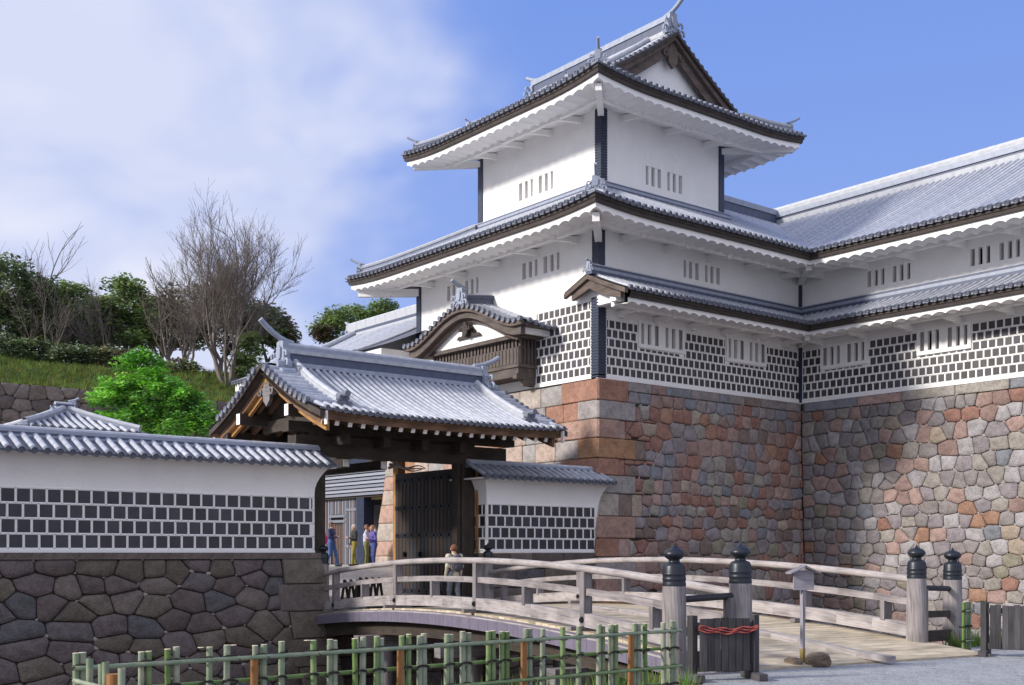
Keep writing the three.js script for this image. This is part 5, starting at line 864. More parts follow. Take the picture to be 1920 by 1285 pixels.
// ---------------------------------------------------------------- the inner gatehouse, seen through the gate and above its roof
{
  const G = thing('inner_gatehouse', 'gatehouse behind the outer gate with iron strapped doors and lap boarded front', 'gatehouse', [30, 1, -47]);
  const x = 27.35, y0 = 1.02, iron = mat([0.20, 0.215, 0.26], { roughness: 0.5, metalness: 0.2 }), paleIron = mat([0.27, 0.285, 0.34], { roughness: 0.5, metalness: 0.1 }), copper = mat([0.15, 0.095, 0.085], { roughness: 0.6 });
  new GB().box(x, x + 0.4, 5.1, 10.2, -54, -41.6).build('wall', M.plaster, G); new GB().box(x - 0.2, x, 4.16, 6.4, -54, -41.6).build('board_backing', M.post, G);
  for (let i = 0; i < 7; i++) new GB().frame([x - 0.26, 4.2 + i * 0.165, -47.8], [0.02, 0, 0], [0.03, 0.06, 0], [0, 0, 6.2]).build('lap_board', i % 2 ? paleIron : iron, G);
  new GB().box(x - 0.2, x + 0.5, 4.05, 4.16, -54, -41.6).build('lintel', M.gateWood, G); new GB().box(x + 0.1, x + 0.3, 3.95, 4.05, -44, -41.9).build('lintel_edge', mat([0.35, 0.28, 0.12]), G);
  new GB().box(x - 0.22, x + 0.3, y0, 4.05, -44.75, -44.1).build('post', M.post, G); new GB().box(x - 0.2, x + 0.3, y0, 4.05, -48.6, -48.1).build('post', iron, G);
  new GB().box(x + 0.12, x + 0.2, y0, 4.05, -54, -44.7).build('door_backing', M.gateWood, G);
  for (let z = -44.85, i = 0; z > -48.1; z -= 0.155, i++) { const small = z < -46.1 && z > -47.2; new GB().box(x - 0.02, x + 0.11, small ? 3.36 : y0, 4.04, z - 0.09, z).build('iron_strap', [iron, paleIron, copper, paleIron][i % 4], G); }
  for (let z = -48.7; z > -51.5; z -= 0.155) new GB().box(x - 0.02, x + 0.11, y0, 4.04, z - 0.1, z).build('iron_strap', iron, G);
  const door = new GB().box(x + 0.02, x + 0.1, y0, 2.95, -47.2, -46.15).build('side_door', M.gateWood, G); for (let z = -46.25; z > -47.1; z -= 0.14) new GB().box(x - 0.005, x + 0.02, y0 + 0.1, 2.85, z - 0.07, z).build('iron_strap', copper, door);
  for (const [a, b] of [[2.98, 3.1], [3.22, 3.34]]) new GB().box(x - 0.06, x + 0.02, a, b, -47.4, -46.0).build('door_lintel', iron, G);
  for (const y of [3.55, 1.9]) new GB().box(x - 0.05, x - 0.02, y - 0.06, y + 0.06, -46, -44.85).build('iron_band', iron, G);
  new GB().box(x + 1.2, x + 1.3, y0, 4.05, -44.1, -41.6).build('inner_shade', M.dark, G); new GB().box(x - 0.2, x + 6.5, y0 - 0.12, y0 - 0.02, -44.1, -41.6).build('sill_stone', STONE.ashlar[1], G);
  new GB().box(x + 6, x + 6.4, y0, 10.2, -54, -41.6).build('wall', M.plaster, G); new GB().box(x, x + 6.4, 4.16, 5.1, -54, -41.6).build('floor_deck', M.gateWood, G);
  const S = side({ O: [25.4, -39.5], a: [0, -1], n: [1, 0], L: 14.2, R: 5.5, y0: 10.0, rise: (t) => 2.6 * (0.8 * t / 5.5 + 0.2 * (t / 5.5) ** 2), sp: 0.3, s0: 0, s1: 14.2, tmax: (s) => Math.max(0, Math.min(5.5, s < 11.4 ? 5.5 : 11.4 + (14.2 - 11.4) - s + 2.75)) }); sheet(S, G); ribs(S, G, { from: 2.4 });
  new GB().box(25.55, 33, 9.6, 9.93, -53.6, -40.2).build('eave_soffit', M.plaster, G); new GB().quad([30.9, 12.55, -39.5], [30.9, 12.55, -53], [36.4, 10, -53], [36.4, 10, -39.5]).build('roof_pan', M.pan, G);
  ridgeBar([[30.9, 12.45, -40.5], [30.9, 12.45, -51.6]], 0.5, 0.75, G, { name: 'main_ridge', cap: 0.12, bands: [[0, 0.3, 0.9, 0], [0.3, 0.5, 0.75, 1], [0.5, 1, 0.8, 0]] }); ogre([30.9, 12.45, -51.6], [0, 0, -1], 0.9, G, 0.4);
  { const p = []; for (let i = 0; i <= 6; i++) { const t = lerp(5.3, 0.7, i / 6); p.push(S.P(11.3, t)); } ridgeBar(p, 0.36, 0.26, G, { name: 'slope_ridge', mats: [M.ridge, M.ridge, M.ridgePale], cap: 0.1 }); }
}

// ---------------------------------------------------------------- small pavilion behind the long wall
{
  const g = thing('small_pavilion', 'small square pavilion roof of pale tiles showing above the long wall', 'pavilion', [13.2, 0.6, -40.8]);
  const cx = 13.15, cz = -40.8, h = 2.1, y0 = 5.65, rise = (t) => 0.82 * (0.75 * t / h + 0.25 * (t / h) ** 2);
  for (const [O, a, n] of [[[cx - h, cz + h], [1, 0], [0, -1]], [[cx - h, cz - h], [0, 1], [1, 0]], [[cx + h, cz + h], [0, -1], [-1, 0]], [[cx + h, cz - h], [-1, 0], [0, 1]]]) { const S = side({ O, a, n, L: 2 * h, R: h, y0, rise, sp: 0.28, s0: 0, s1: 2 * h, tmax: (s) => Math.max(0, Math.min(s, 2 * h - s)), seg: 3 }); sheet(S, g); ribs(S, g); const p = []; for (let i = 0; i <= 4; i++) { const t = lerp(h - 0.1, 0.2, i / 4); p.push(S.P(t, t)); } ridgeBar(p, 0.24, 0.16, g, { name: 'corner_ridge', mats: [M.ridge, M.ridge, M.ridgePale], cap: 0.08 }); }
  ridgeBar([[cx - 0.35, y0 + 0.78, cz], [cx + 0.35, y0 + 0.78, cz]], 0.34, 0.26, g, { name: 'top_ridge', mats: [M.ridgePale, M.ridge, M.ridgeDark], cap: 0.09 }); ogre([cx + 0.3, y0 + 0.72, cz], [0.8, 0, 0.4], 0.55, g, 0.3); ogre([cx - 0.6, y0 + 0.6, cz + 0.5], [-1, 0, 0.3], 0.3, g, 0.2);
  for (const sx of [-1, 1]) for (const sz of [-1, 1]) new GB().box(cx + sx * 1.5 - 0.09, cx + sx * 1.5 + 0.09, 0.6, 5.7, cz + sz * 1.5 - 0.09, cz + sz * 1.5 + 0.09).build('post', M.gateWood, g);
  new GB().box(cx - 1.9, cx + 1.9, 5.4, 5.58, cz - 1.9, cz + 1.9).build('ceiling', M.gateWood, g);
}

// ---------------------------------------------------------------- the arched timber bridge
const BL = 17.7, bdir = [0.1689, -0.9856], bn = [0.9856, 0.1689], B0 = [13.26, -11.15], BW = 5.19;
const deckY = (m) => { const t = clamp(m / BL); return -0.1 + 0.45 * 4 * t * (1 - t); };
const BP = (m, w, y) => [B0[0] + bdir[0] * m + bn[0] * w, deckY(m) + y, B0[1] + bdir[1] * m + bn[1] * w];
{
  const G = thing('arched_bridge', 'arched grey timber bridge with round-topped rails leading over the moat to the gate', 'bridge', [15, -3.3, -20]);
  const r = rng(201), arc = (w, y, m0, m1, n) => { const p = []; for (let i = 0; i <= n; i++) p.push(BP(lerp(m0, m1, i / n), w, y)); return p; };
  // planks laid across
  const N = 74; for (let i = 0; i < N; i++) { const a = lerp(-0.05, BL + 0.1, i / N), c = lerp(-0.05, BL + 0.1, (i + 1) / N) - 0.012, y = (r() - 0.5) * 0.006; const A = BP(a, -0.12, y), B = BP(c, -0.12, y), C = BP(a, BW + 0.16, y); new GB().frame(mul(add(BP(a, -0.12, y - 0.04), BP(c, BW + 0.16, y - 0.04)), 0.5), mul(sub(C, A), 0.5), [0, 0.04, 0], mul(sub(B, A), 0.5)).build('deck_plank', pick(M.deck, r), G); }
  // strip along the middle
  { const b = new GB(); const p = arc(2.72, 0.05, -0.35, 9, 14); for (let i = 0; i + 1 < p.length; i++) b.beam(p[i], p[i + 1], 0.16, 0.1); b.build('centre_batten', M.greyWood[2], G); }
  for (const [w, out, ms] of [[0, -1, 0.16], [BW, 1, 1.45]]) {
    const top = new GB().tube(arc(w, 1.09, ms, BL - 0.15, 26), 0.068, 10).build('top_rail', M.greyWood[2], G);
    const seg = (y, wd, h, nm, m, m0 = ms, m1 = BL - 0.1) => { const p = arc(w, y, m0, m1, 18), b = new GB(); for (let i = 0; i + 1 < p.length; i++) b.beam(p[i], p[i + 1], wd, h); return b.build(nm, m, G); };
    seg(0.69, 0.09, 0.12, 'middle_rail', M.greyWood[0]); seg(0.19, 0.16, 0.24, 'bottom_rail', M.greyWood[2]);
    for (let k = 1; k <= 4; k++) { const m = k * BL * 0.235; const p = new GB().beam(BP(m, w, -0.02), BP(m, w, 1.04), 0.17, 0.15, [bdir[0], 0, bdir[1]]).build('rail_post', M.greyWood[1], G); for (const s of [-1, 1]) new GB().tube([BP(m, w + s * 0.07, 0.19), BP(m, w + s * 0.125, 0.19)], (t) => 0.075 * (1 - 0.5 * t), 9).build('stud', M.iron, p); new GB().beam(BP(m, w - 0.35, 0.045), BP(m, w + 0.35, 0.045), 0.13, 0.075).build('rail_block', M.greyWood[1], G); }
    for (let k = 0; k <= 4; k++) { const m = (k + 0.5) * BL * 0.235; if (m > BL - 0.8) continue; new GB().beam(BP(m, w, 0.29), BP(m, w, 0.64), 0.2, 0.1, [bdir[0], 0, bdir[1]]).build('short_post', M.greyWood[1], G); }
    // lead-clad edge of the deck, sheet by sheet
    const K = 44; for (let i = 0; i < K; i++) { const a = BL * i / K, c = BL * (i + 1) / K - 0.008, o = w + out * 0.3; const A = BP(a, o, -0.03), B = BP(c, o, -0.03), b = new GB(); b.frame(add(mul(add(A, B), 0.5), [0, -0.14, 0]), mul(sub(B, A), 0.5), [0, 0.14, 0], mul([bn[0], 0, bn[1]], 0.04)); b.build('lead_sheet', M.lead, G); }
    { const p = arc(w + out * 0.2, -0.06, 0, BL, 18), b = new GB(); for (let i = 0; i + 1 < p.length; i++) b.beam(p[i], p[i + 1], 0.28, 0.03); b.build('edge_board', M.greyWood[2], G); }
    { const p = arc(w - out * 0.1, -0.48, 0.3, BL - 0.2, 18), b = new GB(); for (let i = 0; i + 1 < p.length; i++) b.beam(p[i], p[i + 1], 0.35, 0.32); b.build('main_beam', M.gateWood, G); }
  }
  { const p = arc(BW / 2, -0.48, 0.3, BL - 0.2, 18), b = new GB(); for (let i = 0; i + 1 < p.length; i++) b.beam(p[i], p[i + 1], 0.35, 0.32); b.build('main_beam', M.gateWood, G); }
  for (const m of [4.2, 8.8, 13.4]) {
    const cap = BP(m, 0, -0.8)[1]; new GB().beam([BP(m, -0.7, 0)[0], cap, BP(m, -0.7, 0)[2]], [BP(m, BW + 0.7, 0)[0], cap, BP(m, BW + 0.7, 0)[2]], 0.3, 0.3).build('trestle_beam', M.greyWood[1], G);
    for (const w of [0.1, BW / 2, BW - 0.1]) { const a = BP(m, w, 0); new GB().tube([[a[0], -3.35, a[2]], [a[0], cap - 0.15, a[2]]], 0.17, 10).build('trestle_post', M.greyWood[1], G); }
    const a = BP(m, 0.1, 0), c = BP(m, BW - 0.1, 0); new GB().beam([a[0], -2.0, a[2]], [c[0], -2.0, c[2]], 0.12, 0.25).build('trestle_tie', M.greyWood[1], G); new GB().beam([a[0], -2.9, a[2]], [c[0], cap - 0.4, c[2]], 0.1, 0.18).build('trestle_brace', M.greyWood[1], G);
  }
  // posts with onion-shaped caps
  const cap = [[0.168, 0], [0.170, 0.04], [0.163, 0.045], [0.163, 0.08], [0.170, 0.085], [0.170, 0.11], [0.163, 0.115], [0.163, 0.15], [0.170, 0.155], [0.170, 0.18], [0.162, 0.185], [0.158, 0.27], [0.135, 0.315], [0.082, 0.335], [0.078, 0.37], [0.120, 0.395], [0.150, 0.43], [0.152, 0.465], [0.125, 0.505], [0.075, 0.53], [0.035, 0.545], [0.018, 0.575], [0.002, 0.605]];
  const P = (x, z, top, base, k = 1) => { const p = new GB().tube([[x, base, z], [x, top - 0.57 * k, z]], (t) => lerp(0.19, 0.165, t) * k, 14).build('end_post', M.greyWood[0], G); const c = new GB().lathe(cap.map((q) => [q[0] * k, q[1] * k]), [x, top - 0.6 * k, z], 18).build('onion_cap', M.iron, p); return p; };
  P(13.26, -11.15, 1.755, -0.2); P(12.14, -11.41, 1.73, -0.4); P(18.6, -11.62, 1.745, -0.2); P(20.0, -11.75, 1.70, -0.4);
  const fl = BP(BL - 0.05, 0, 0), fr = BP(BL - 0.05, BW, 0); P(fl[0], fl[2], 1.86, -0.3, 0.95); P(fr[0], fr[2], 1.9, -0.3, 0.95);
  for (const [a, c] of [[[13.26, -11.15], [12.14, -11.41]], [[18.6, -11.62], [20.0, -11.75]]]) {
    new GB().tube([[a[0], 0.98, a[1]], [c[0], 0.93, c[1]]], 0.05, 9).build('wing_rail', M.ironDull, G); new GB().beam([a[0], 0.5, a[1]], [c[0], 0.47, c[1]], 0.08, 0.12).build('wing_rail', M.gateWood, G); new GB().beam([a[0], 0.1, a[1]], [c[0], 0.08, c[1]], 0.12, 0.2).build('wing_rail', M.gateWood, G);
    const k = mix3([a[0], 0, a[1]], [c[0], 0, c[1]], 0.16); new GB().beam([k[0], -0.15, k[2]], [k[0], 0.95, k[2]], 0.14, 0.14).build('wing_post', M.greyWood[1], G);
  }
}

// ---------------------------------------------------------------- things along the near bank
const at = (px, py, D) => { const X = (px - 960) / 2185 * D; return [0.77882 * X + 0.62725 * D, EYE + (1037 - py) / 2185 * D, 0.62725 * X - 0.77882 * D]; };   // photograph survey: pixel and distance to a place
function culm(b, a, c, r, r0 = rng(1)) { const d = sub(c, a), L = len(d), pts = [], rad = []; let s = r0() * 0.2; const marks = [0]; while (s < L) { marks.push(s); s += 0.24 + 0.1 * r0(); } marks.push(L); for (const m of marks) for (const [e, k] of m === 0 || m === L ? [[0, 1]] : [[-0.012, 1], [0, 1.14], [0.012, 0.95]]) { const q = clamp(m + e, 0, L); pts.push(add(a, mul(d, q / L))); rad.push(r * k); } b.tube(pts, (t) => rad[Math.round(t * (pts.length - 1))], 8, false); return b; }
const tieGeo = (() => { const b = new GB(); for (const k of [-1, 0, 1]) { const p = []; for (let i = 0; i <= 10; i++) { const t = i / 10 * 6.283; p.push([0.07 * Math.cos(t), 0.036 * Math.sin(t) + k * 0.009, 0.05 * Math.sin(t + 0.4 * k)]); } b.tube(p, 0.006, 5, false); } b.tube([[0.0, 0.02, 0.045], [0.05, 0.01, 0.07], [0.08, -0.02, 0.075]], 0.005, 4); return b.geo(); })();
const capGeo = new THREE.CylinderGeometry(0.027, 0.027, 0.004, 8);
function bambooFence(name, label, poles, z, rails, top, base, group, turn = null) {
  const g = thing(name, label, 'fence', [0, BANK, z], group), r = rng(Math.floor(poles[0][0] * 100));
  let xa = Infinity, xb = -Infinity;
  for (const [x, kind, h] of poles) {
    xa = Math.min(xa, x); xb = Math.max(xb, x);
    if (kind === 'stake') { const m = new GB().tube([[x, base, z + 0.02], [x + 0.01, top - 0.1, z + 0.02]], 0.034, 9).build('wooden_stake', M.stake, g); continue; }
    for (const dx of kind === 'pair' ? [-0.031, 0.031] : [0]) { const y1 = top + (h ?? 0) + (r() - 0.5) * 0.03, lean = (r() - 0.5) * 0.03, m = culm(new GB(), [x + dx, base, z], [x + dx + lean, y1, z], 0.026 + 0.004 * r(), r).build('bamboo_pole', pick(M.bamboo, r), g); const c = put('cut_end', capGeo, M.bambooCut, m); c.position.set(x + dx + lean, y1 - BANK, 0); }
    for (const y of rails) { const t = put('cord_tie', tieGeo, M.cord, g); t.position.set(x, y - BANK, 0.01); t.rotation.y = (r() - 0.5) * 0.5; t.scale.set(0.62 + (kind === 'pair' ? 0.32 : 0), 0.7, 0.72); }
  }
  rails.forEach((y, k) => { const zz = z + (k % 2 ? -0.052 : 0.052); culm(new GB(), [xa - 0.06, y, zz], [xb + 0.08, y + 0.01, zz], 0.019, r).build('bamboo_rail', M.bamboo[[0, 1, 3, 1][k % 4]], g); });
  return g;
}
{
  const zf = -9.13, X = (px) => { const k = (px - 960) / 2185; return zf / (0.62725 * k - 0.77882) * (0.77882 * k + 0.62725); };
  const pairs = [150, 270, 323, 384, 430, 486, 583, 622, 673, 710, 760, 791, 841, 872, 920, 946, 989, 1059, 1126, 1150, 1192, 1262], singles = [527, 1016, 1085, 1210, 1245], stakes = [473, 747, 979, 1180];
  bambooFence('bamboo_fence', 'long green bamboo lattice fence with dark cord ties in front of the moat', [...pairs.map((p) => [X(p), 'pair']), ...singles.map((p) => [X(p), 'one']), ...stakes.map((p) => [X(p), 'stake'])], zf, [0.71, 0.51, 0.31, 0.11], 0.82, BANK - 0.02);
  // the short return towards the path at its end
  const g = thing('bamboo_fence', 'short return of bamboo poles and a brown stake at the fence corner', 'fence', [X(150), BANK, -8.8]), r = rng(9), x = X(150) - 0.02;
  for (const [z, h] of [[-8.86, 0.80], [-8.6, 0.78], [-8.52, 0.80], [-8.2, 0.78]]) culm(new GB(), [x, BANK - 0.02, z], [x, h, z], 0.028, r).build('bamboo_pole', pick(M.bamboo, r), g);
  new GB().tube([[x + 0.02, BANK - 0.02, -8.40], [x + 0.02, 0.72, -8.40]], 0.055, 10).build('wooden_stake', M.stake, g); for (const y of [0.62, 0.42]) culm(new GB(), [x - 0.05, y, -9.05], [x - 0.05, y, -8.1], 0.02, r).build('bamboo_rail', M.bamboo[2], g);
}
{
  const p = at(1792, 1037, 20.7), q = at(1836, 1037, 20.2), xs = []; for (let i = 0; i < 5; i++) xs.push([lerp(p[0], q[0], i / 4), i % 2 ? 'one' : 'pair', 0.02]);
  bambooFence('bamboo_fence', 'short green bamboo fence beside the bridge end post', xs, p[2] + 0.25, [0.58, 0.3, 0.05], 0.72, BANK - 0.02);
}
function barricade(label, a, c, n, h, roped, seed) {
  const g = thing('wooden_barricade', label, 'barricade', [a[0], BANK, a[2]], 'portable wooden barricades'), r = rng(seed), d = norm(sub(c, a)), nn = [-d[2], 0, d[0]], L = len(sub(c, a)), P = (u, y, w = 0) => [a[0] + d[0] * u + nn[0] * w, BANK + y, a[2] + d[2] * u + nn[2] * w];
  const dk = [mat([0.055, 0.052, 0.058], { map: T.wood, bumpMap: T.woodBump, bumpScale: 0.004 }), mat([0.085, 0.08, 0.09], { map: T.wood, bumpMap: T.woodBump, bumpScale: 0.004 })];
  for (const u of [0.04, L - 0.04]) { new GB().beam(P(u, 0.05), P(u, h + 0.04), 0.1, 0.1).build('end_post', dk[0], g); new GB().beam(P(u, 0.05, -0.32), P(u, 0.05, 0.32), 0.12, 0.1).build('foot', dk[1], g); }
  new GB().beam(P(0.09, h - 0.1, 0.0), P(L - 0.09, h - 0.1, 0.0), 0.07, 0.09).build('top_rail', dk[1], g); new GB().beam(P(0.09, 0.17), P(L - 0.09, 0.17), 0.07, 0.1).build('bottom_rail', dk[0], g);
  for (let i = 0; i < n; i++) { const u = lerp(0.17, L - 0.17, i / (n - 1)) + (r() - 0.5) * 0.02, w = 0.055, t = h + (r() - 0.5) * 0.03; const m = new GB().frame(P(u, (0.13 + t) / 2, w), mul(d, 0.044 + 0.008 * r()), [0, (t - 0.13) / 2, 0], mul(nn, 0.014)).build('slat', dk[r() < 0.5 ? 0 : 1], g); }
  if (roped) { const b = new GB(); for (let k = 0; k < 3; k++) { const p = []; for (let i = 0; i <= 24; i++) { const t = i / 24; p.push(P(lerp(0.1, L - 0.02, t), h - 0.1 - 0.03 * k - 0.04 * Math.sin(Math.PI * t) + 0.012 * Math.sin(t * 19 + k), 0.085 + 0.012 * Math.sin(t * 31 + k * 2))); } b.tube(p, 0.012, 6); } b.build('red_rope', M.rope, g); }
}
barricade('dark picket barricade wound with red rope beside the bridge post', at(1293, 1037, 15.75), at(1419, 1037, 15.95), 7, 0.84, true, 41);
barricade('dark weathered picket barricade beside the bamboo at the path edge', at(1842, 1037, 19.6), at(1990, 1037, 19.0), 10, 0.86, false, 43);
{
  // small blank notice board on a pole
  const o = at(1505, 1037, 17.9), g = thing('notice_board', 'small blank grey notice board with a tiny roof on a pole', 'sign', [o[0], BANK, o[2]]), f = norm([-0.55, 0, 0.85]), sd = norm(cross([0, 1, 0], f)), P = (u, y, w = 0) => [o[0] + sd[0] * u + f[0] * w, y, o[2] + sd[2] * u + f[2] * w];
  new GB().beam(P(0, BANK - 0.05), P(0, 1.2), 0.055, 0.055).build('pole', M.signBoard, g); new GB().beam(P(0, BANK - 0.04), P(0, 0.13), 0.06, 0.06).build('pole_foot', mat([0.33, 0.25, 0.09], { map: T.wood }), g);
  new GB().frame(P(0, 1.18, 0.045), mul(sd, 0.16), [0, 0.15, 0], mul(f, 0.014)).build('board', M.signBoard, g);
  for (const s of [-1, 1]) new GB().frame(P(s * 0.115, 1.345, 0.04), add(mul(sd, 0.125), [0, -s * 0.055, 0]), [0, 0.012, 0], mul(f, 0.12)).build('roof_board', s < 0 ? M.signBoard : M.greyWood[1], g);
}
function rock(label, o, rx, ry, rz, seed, mt) {
  const geo = new THREE.IcosahedronGeometry(1, 3), p = geo.attributes.position; for (let i = 0; i < p.count; i++) { const x = p.getX(i), y = p.getY(i), z = p.getZ(i), k = 0.82 + 0.42 * (fbm3(x * 1.5 + seed, y * 1.5, z * 1.5, 3, 7) - 0.3) + 0.1 * (fbm3(x * 6, y * 6 + seed, z * 6, 2, 9) - 0.5); const q = (v) => Math.sign(v) * Math.abs(v) ** 0.8; p.setXYZ(i, q(x) * k * rx, q(y) * k * ry, q(z) * k * rz); }
  geo.computeVertexNormals(); const m = put('rock', geo, mt, null); m.position.set(o[0], BANK + ry * 0.72, o[2]); m.rotation.y = seed; tag(m, label, 'rock', 'rocks holding the notice board'); return m;
}
const rockMat = mat([0.22, 0.17, 0.12], { map: T.stone, bumpMap: T.stoneBump, bumpScale: 0.03 });
rock('long low brown rock on the bridge side of the notice board pole', at(1487, 1037, 17.75), 0.17, 0.085, 0.12, 1.3, rockMat); rock('larger rounded brown rock against the notice board pole', at(1534, 1037, 17.7), 0.21, 0.135, 0.16, 2.1, rockMat);
{
  // low folding barriers standing in the gateway
  for (const [px, D, lab] of [[664, 36.5, 'low slatted timber barrier just inside the gate, nearer the plaster wall'], [693, 37.5, 'low slatted timber barrier just inside the gate, nearer the open door']]) {
    const o = at(px, 1037, D), y = yardY(o[0], o[2]), g = thing('folding_barrier', lab, 'barrier', [o[0], y, o[2]], 'low barriers inside the gate'), b = norm([0.78, 0, 0.62]), n = norm([0.62, 0, -0.78]), P = (u, h, w) => add(o, [b[0] * u + n[0] * w, 0, b[2] * u + n[2] * w]).map((q, i) => (i === 1 ? y + h : q));
    for (let i = 0; i < 4; i++) { const u = lerp(-0.3, 0.3, i / 3); new GB().beam(P(u - 0.05, 0, -0.3), P(u, 0.66, 0), 0.07, 0.07).build('leg', M.gateWood, g); new GB().beam(P(u + 0.08, 0, 0.3), P(u + 0.02, 0.62, 0.02), 0.07, 0.07).build('leg', M.gateWood, g); } new GB().beam(P(-0.4, 0.5, 0), P(0.4, 0.5, 0), 0.06, 0.06).build('cross_bar', M.gateWood, g);
  }
}
{
  // clumps of grass and rubble at the foot of the fence and the bridge
  const geo = (() => { const b = new GB(); for (let k = 0; k < 5; k++) { const a = k * 1.3, c = Math.cos(a), s = Math.sin(a); b.tri([c * 0.02, 0, s * 0.02], [c * 0.02 + 0.012, 0, s * 0.02], [c * 0.09, 0.16 + 0.03 * k, s * 0.09]); } return b.geo(); })();
  const n = 2600, r = rng(301), im = new THREE.InstancedMesh(geo, mat([0.12, 0.22, 0.035], { roughness: 0.9 }), n), M4 = new THREE.Matrix4(), col = new THREE.Color();
  for (let i = 0; i < n; i++) { let x, z, y = BANK; if (i < 2300) { x = lerp(2, 11.4, r()); z = -10.3 - 1.9 * r() ** 1.5; y = BANK - (Math.max(0, -10.35 - z)) / 2.3 * 3.27; } else { x = lerp(19.6, 23, r()); z = lerp(-11.7, -11.3, r()); } const s = 0.6 + r(); M4.makeRotationY(r() * 6.28).scale(V(s, s, s)).setPosition(x, y - 0.01, z); im.setMatrixAt(i, M4); im.setColorAt(i, col.setRGB(0.8 + 0.5 * r(), 0.8 + 0.4 * r(), 0.7 + 0.4 * r())); }
  im.name = 'grass'; im.castShadow = im.receiveShadow = true; tag(im, 'tufts of green grass on the moat bank behind the bamboo', 'grass', null, 'stuff'); scene.add(im);
}

// ---------------------------------------------------------------- people: one skin over a set of tapered bones
function march(res, half, centre, f, colour) {
  const mc = new MarchingCubes(res, new THREE.MeshBasicMaterial(), false, false, 60000); mc.isolation = 0; let i = 0; const h = res / 2;
  for (let z = 0; z < res; z++) for (let y = 0; y < res; y++) for (let x = 0; x < res; x++) mc.field[i++] = -f([centre[0] + (x - h) / h * half, centre[1] + (y - h) / h * half, centre[2] + (z - h) / h * half]);
  mc.update(); const n = mc.count, p = new Float32Array(n * 3), nn = new Float32Array(n * 3), c = new Float32Array(n * 3);
  for (let k = 0; k < n; k++) { const q = [0, 1, 2].map((a) => centre[a] + mc.positionArray[k * 3 + a] * half), e = 0.004; p.set(q, k * 3); const g = norm([f([q[0] + e, q[1], q[2]]) - f([q[0] - e, q[1], q[2]]), f([q[0], q[1] + e, q[2]]) - f([q[0], q[1] - e, q[2]]), f([q[0], q[1], q[2] + e]) - f([q[0], q[1], q[2] - e])]); nn.set(g, k * 3); c.set(colour(q), k * 3); }
  const geo = new THREE.BufferGeometry(); geo.setAttribute('position', new THREE.BufferAttribute(p, 3)); geo.setAttribute('normal', new THREE.BufferAttribute(nn, 3)); geo.setAttribute('color', new THREE.BufferAttribute(c, 3));
  return geo;
}
const capsule = (p, a, b, ra, rb) => { const ab = sub(b, a), t = clamp(dot(sub(p, a), ab) / (dot(ab, ab) || 1)); return len(sub(p, add(a, mul(ab, t)))) - lerp(ra, rb, t); };
const smin = (a, b, k) => { const h = Math.max(k - Math.abs(a - b), 0) / k; return Math.min(a, b) - h * h * k * 0.25; };
const SKIN = [0.52, 0.31, 0.23];
const handGeo = (() => {                                            // a relaxed right hand hanging down from the wrist at the origin, palm towards -x
  const fingers = [[0.030, 0.075], [0.010, 0.082], [-0.010, 0.078], [-0.028, 0.062]], bones = [[[0, 0, 0.0], [0, -0.085, 0.0], 0.026, 0.03], [[0, -0.05, 0.018], [0, -0.09, 0.026], 0.016, 0.014], [[0, -0.05, -0.018], [0, -0.09, -0.024], 0.016, 0.014]];
  for (const [z, L] of fingers) { const a = [0, -0.088, z], b = [-0.008, -0.088 - L * 0.42, z * 1.05], c = [-0.026, -0.088 - L * 0.74, z * 1.08], d = [-0.046, -0.088 - L * 0.93, z * 1.08]; bones.push([a, b, 0.0095, 0.009], [b, c, 0.009, 0.0082], [c, d, 0.0082, 0.007]); }
  bones.push([[0, -0.02, 0.022], [-0.012, -0.055, 0.05], 0.014, 0.0105], [[-0.012, -0.055, 0.05], [-0.022, -0.09, 0.056], 0.0105, 0.008]);
  return march(64, 0.12, [-0.01, -0.085, 0], (p) => { let d = 1; for (const b of bones) d = smin(d, capsule(p, ...b), 0.008); return d; }, () => SKIN);
})();
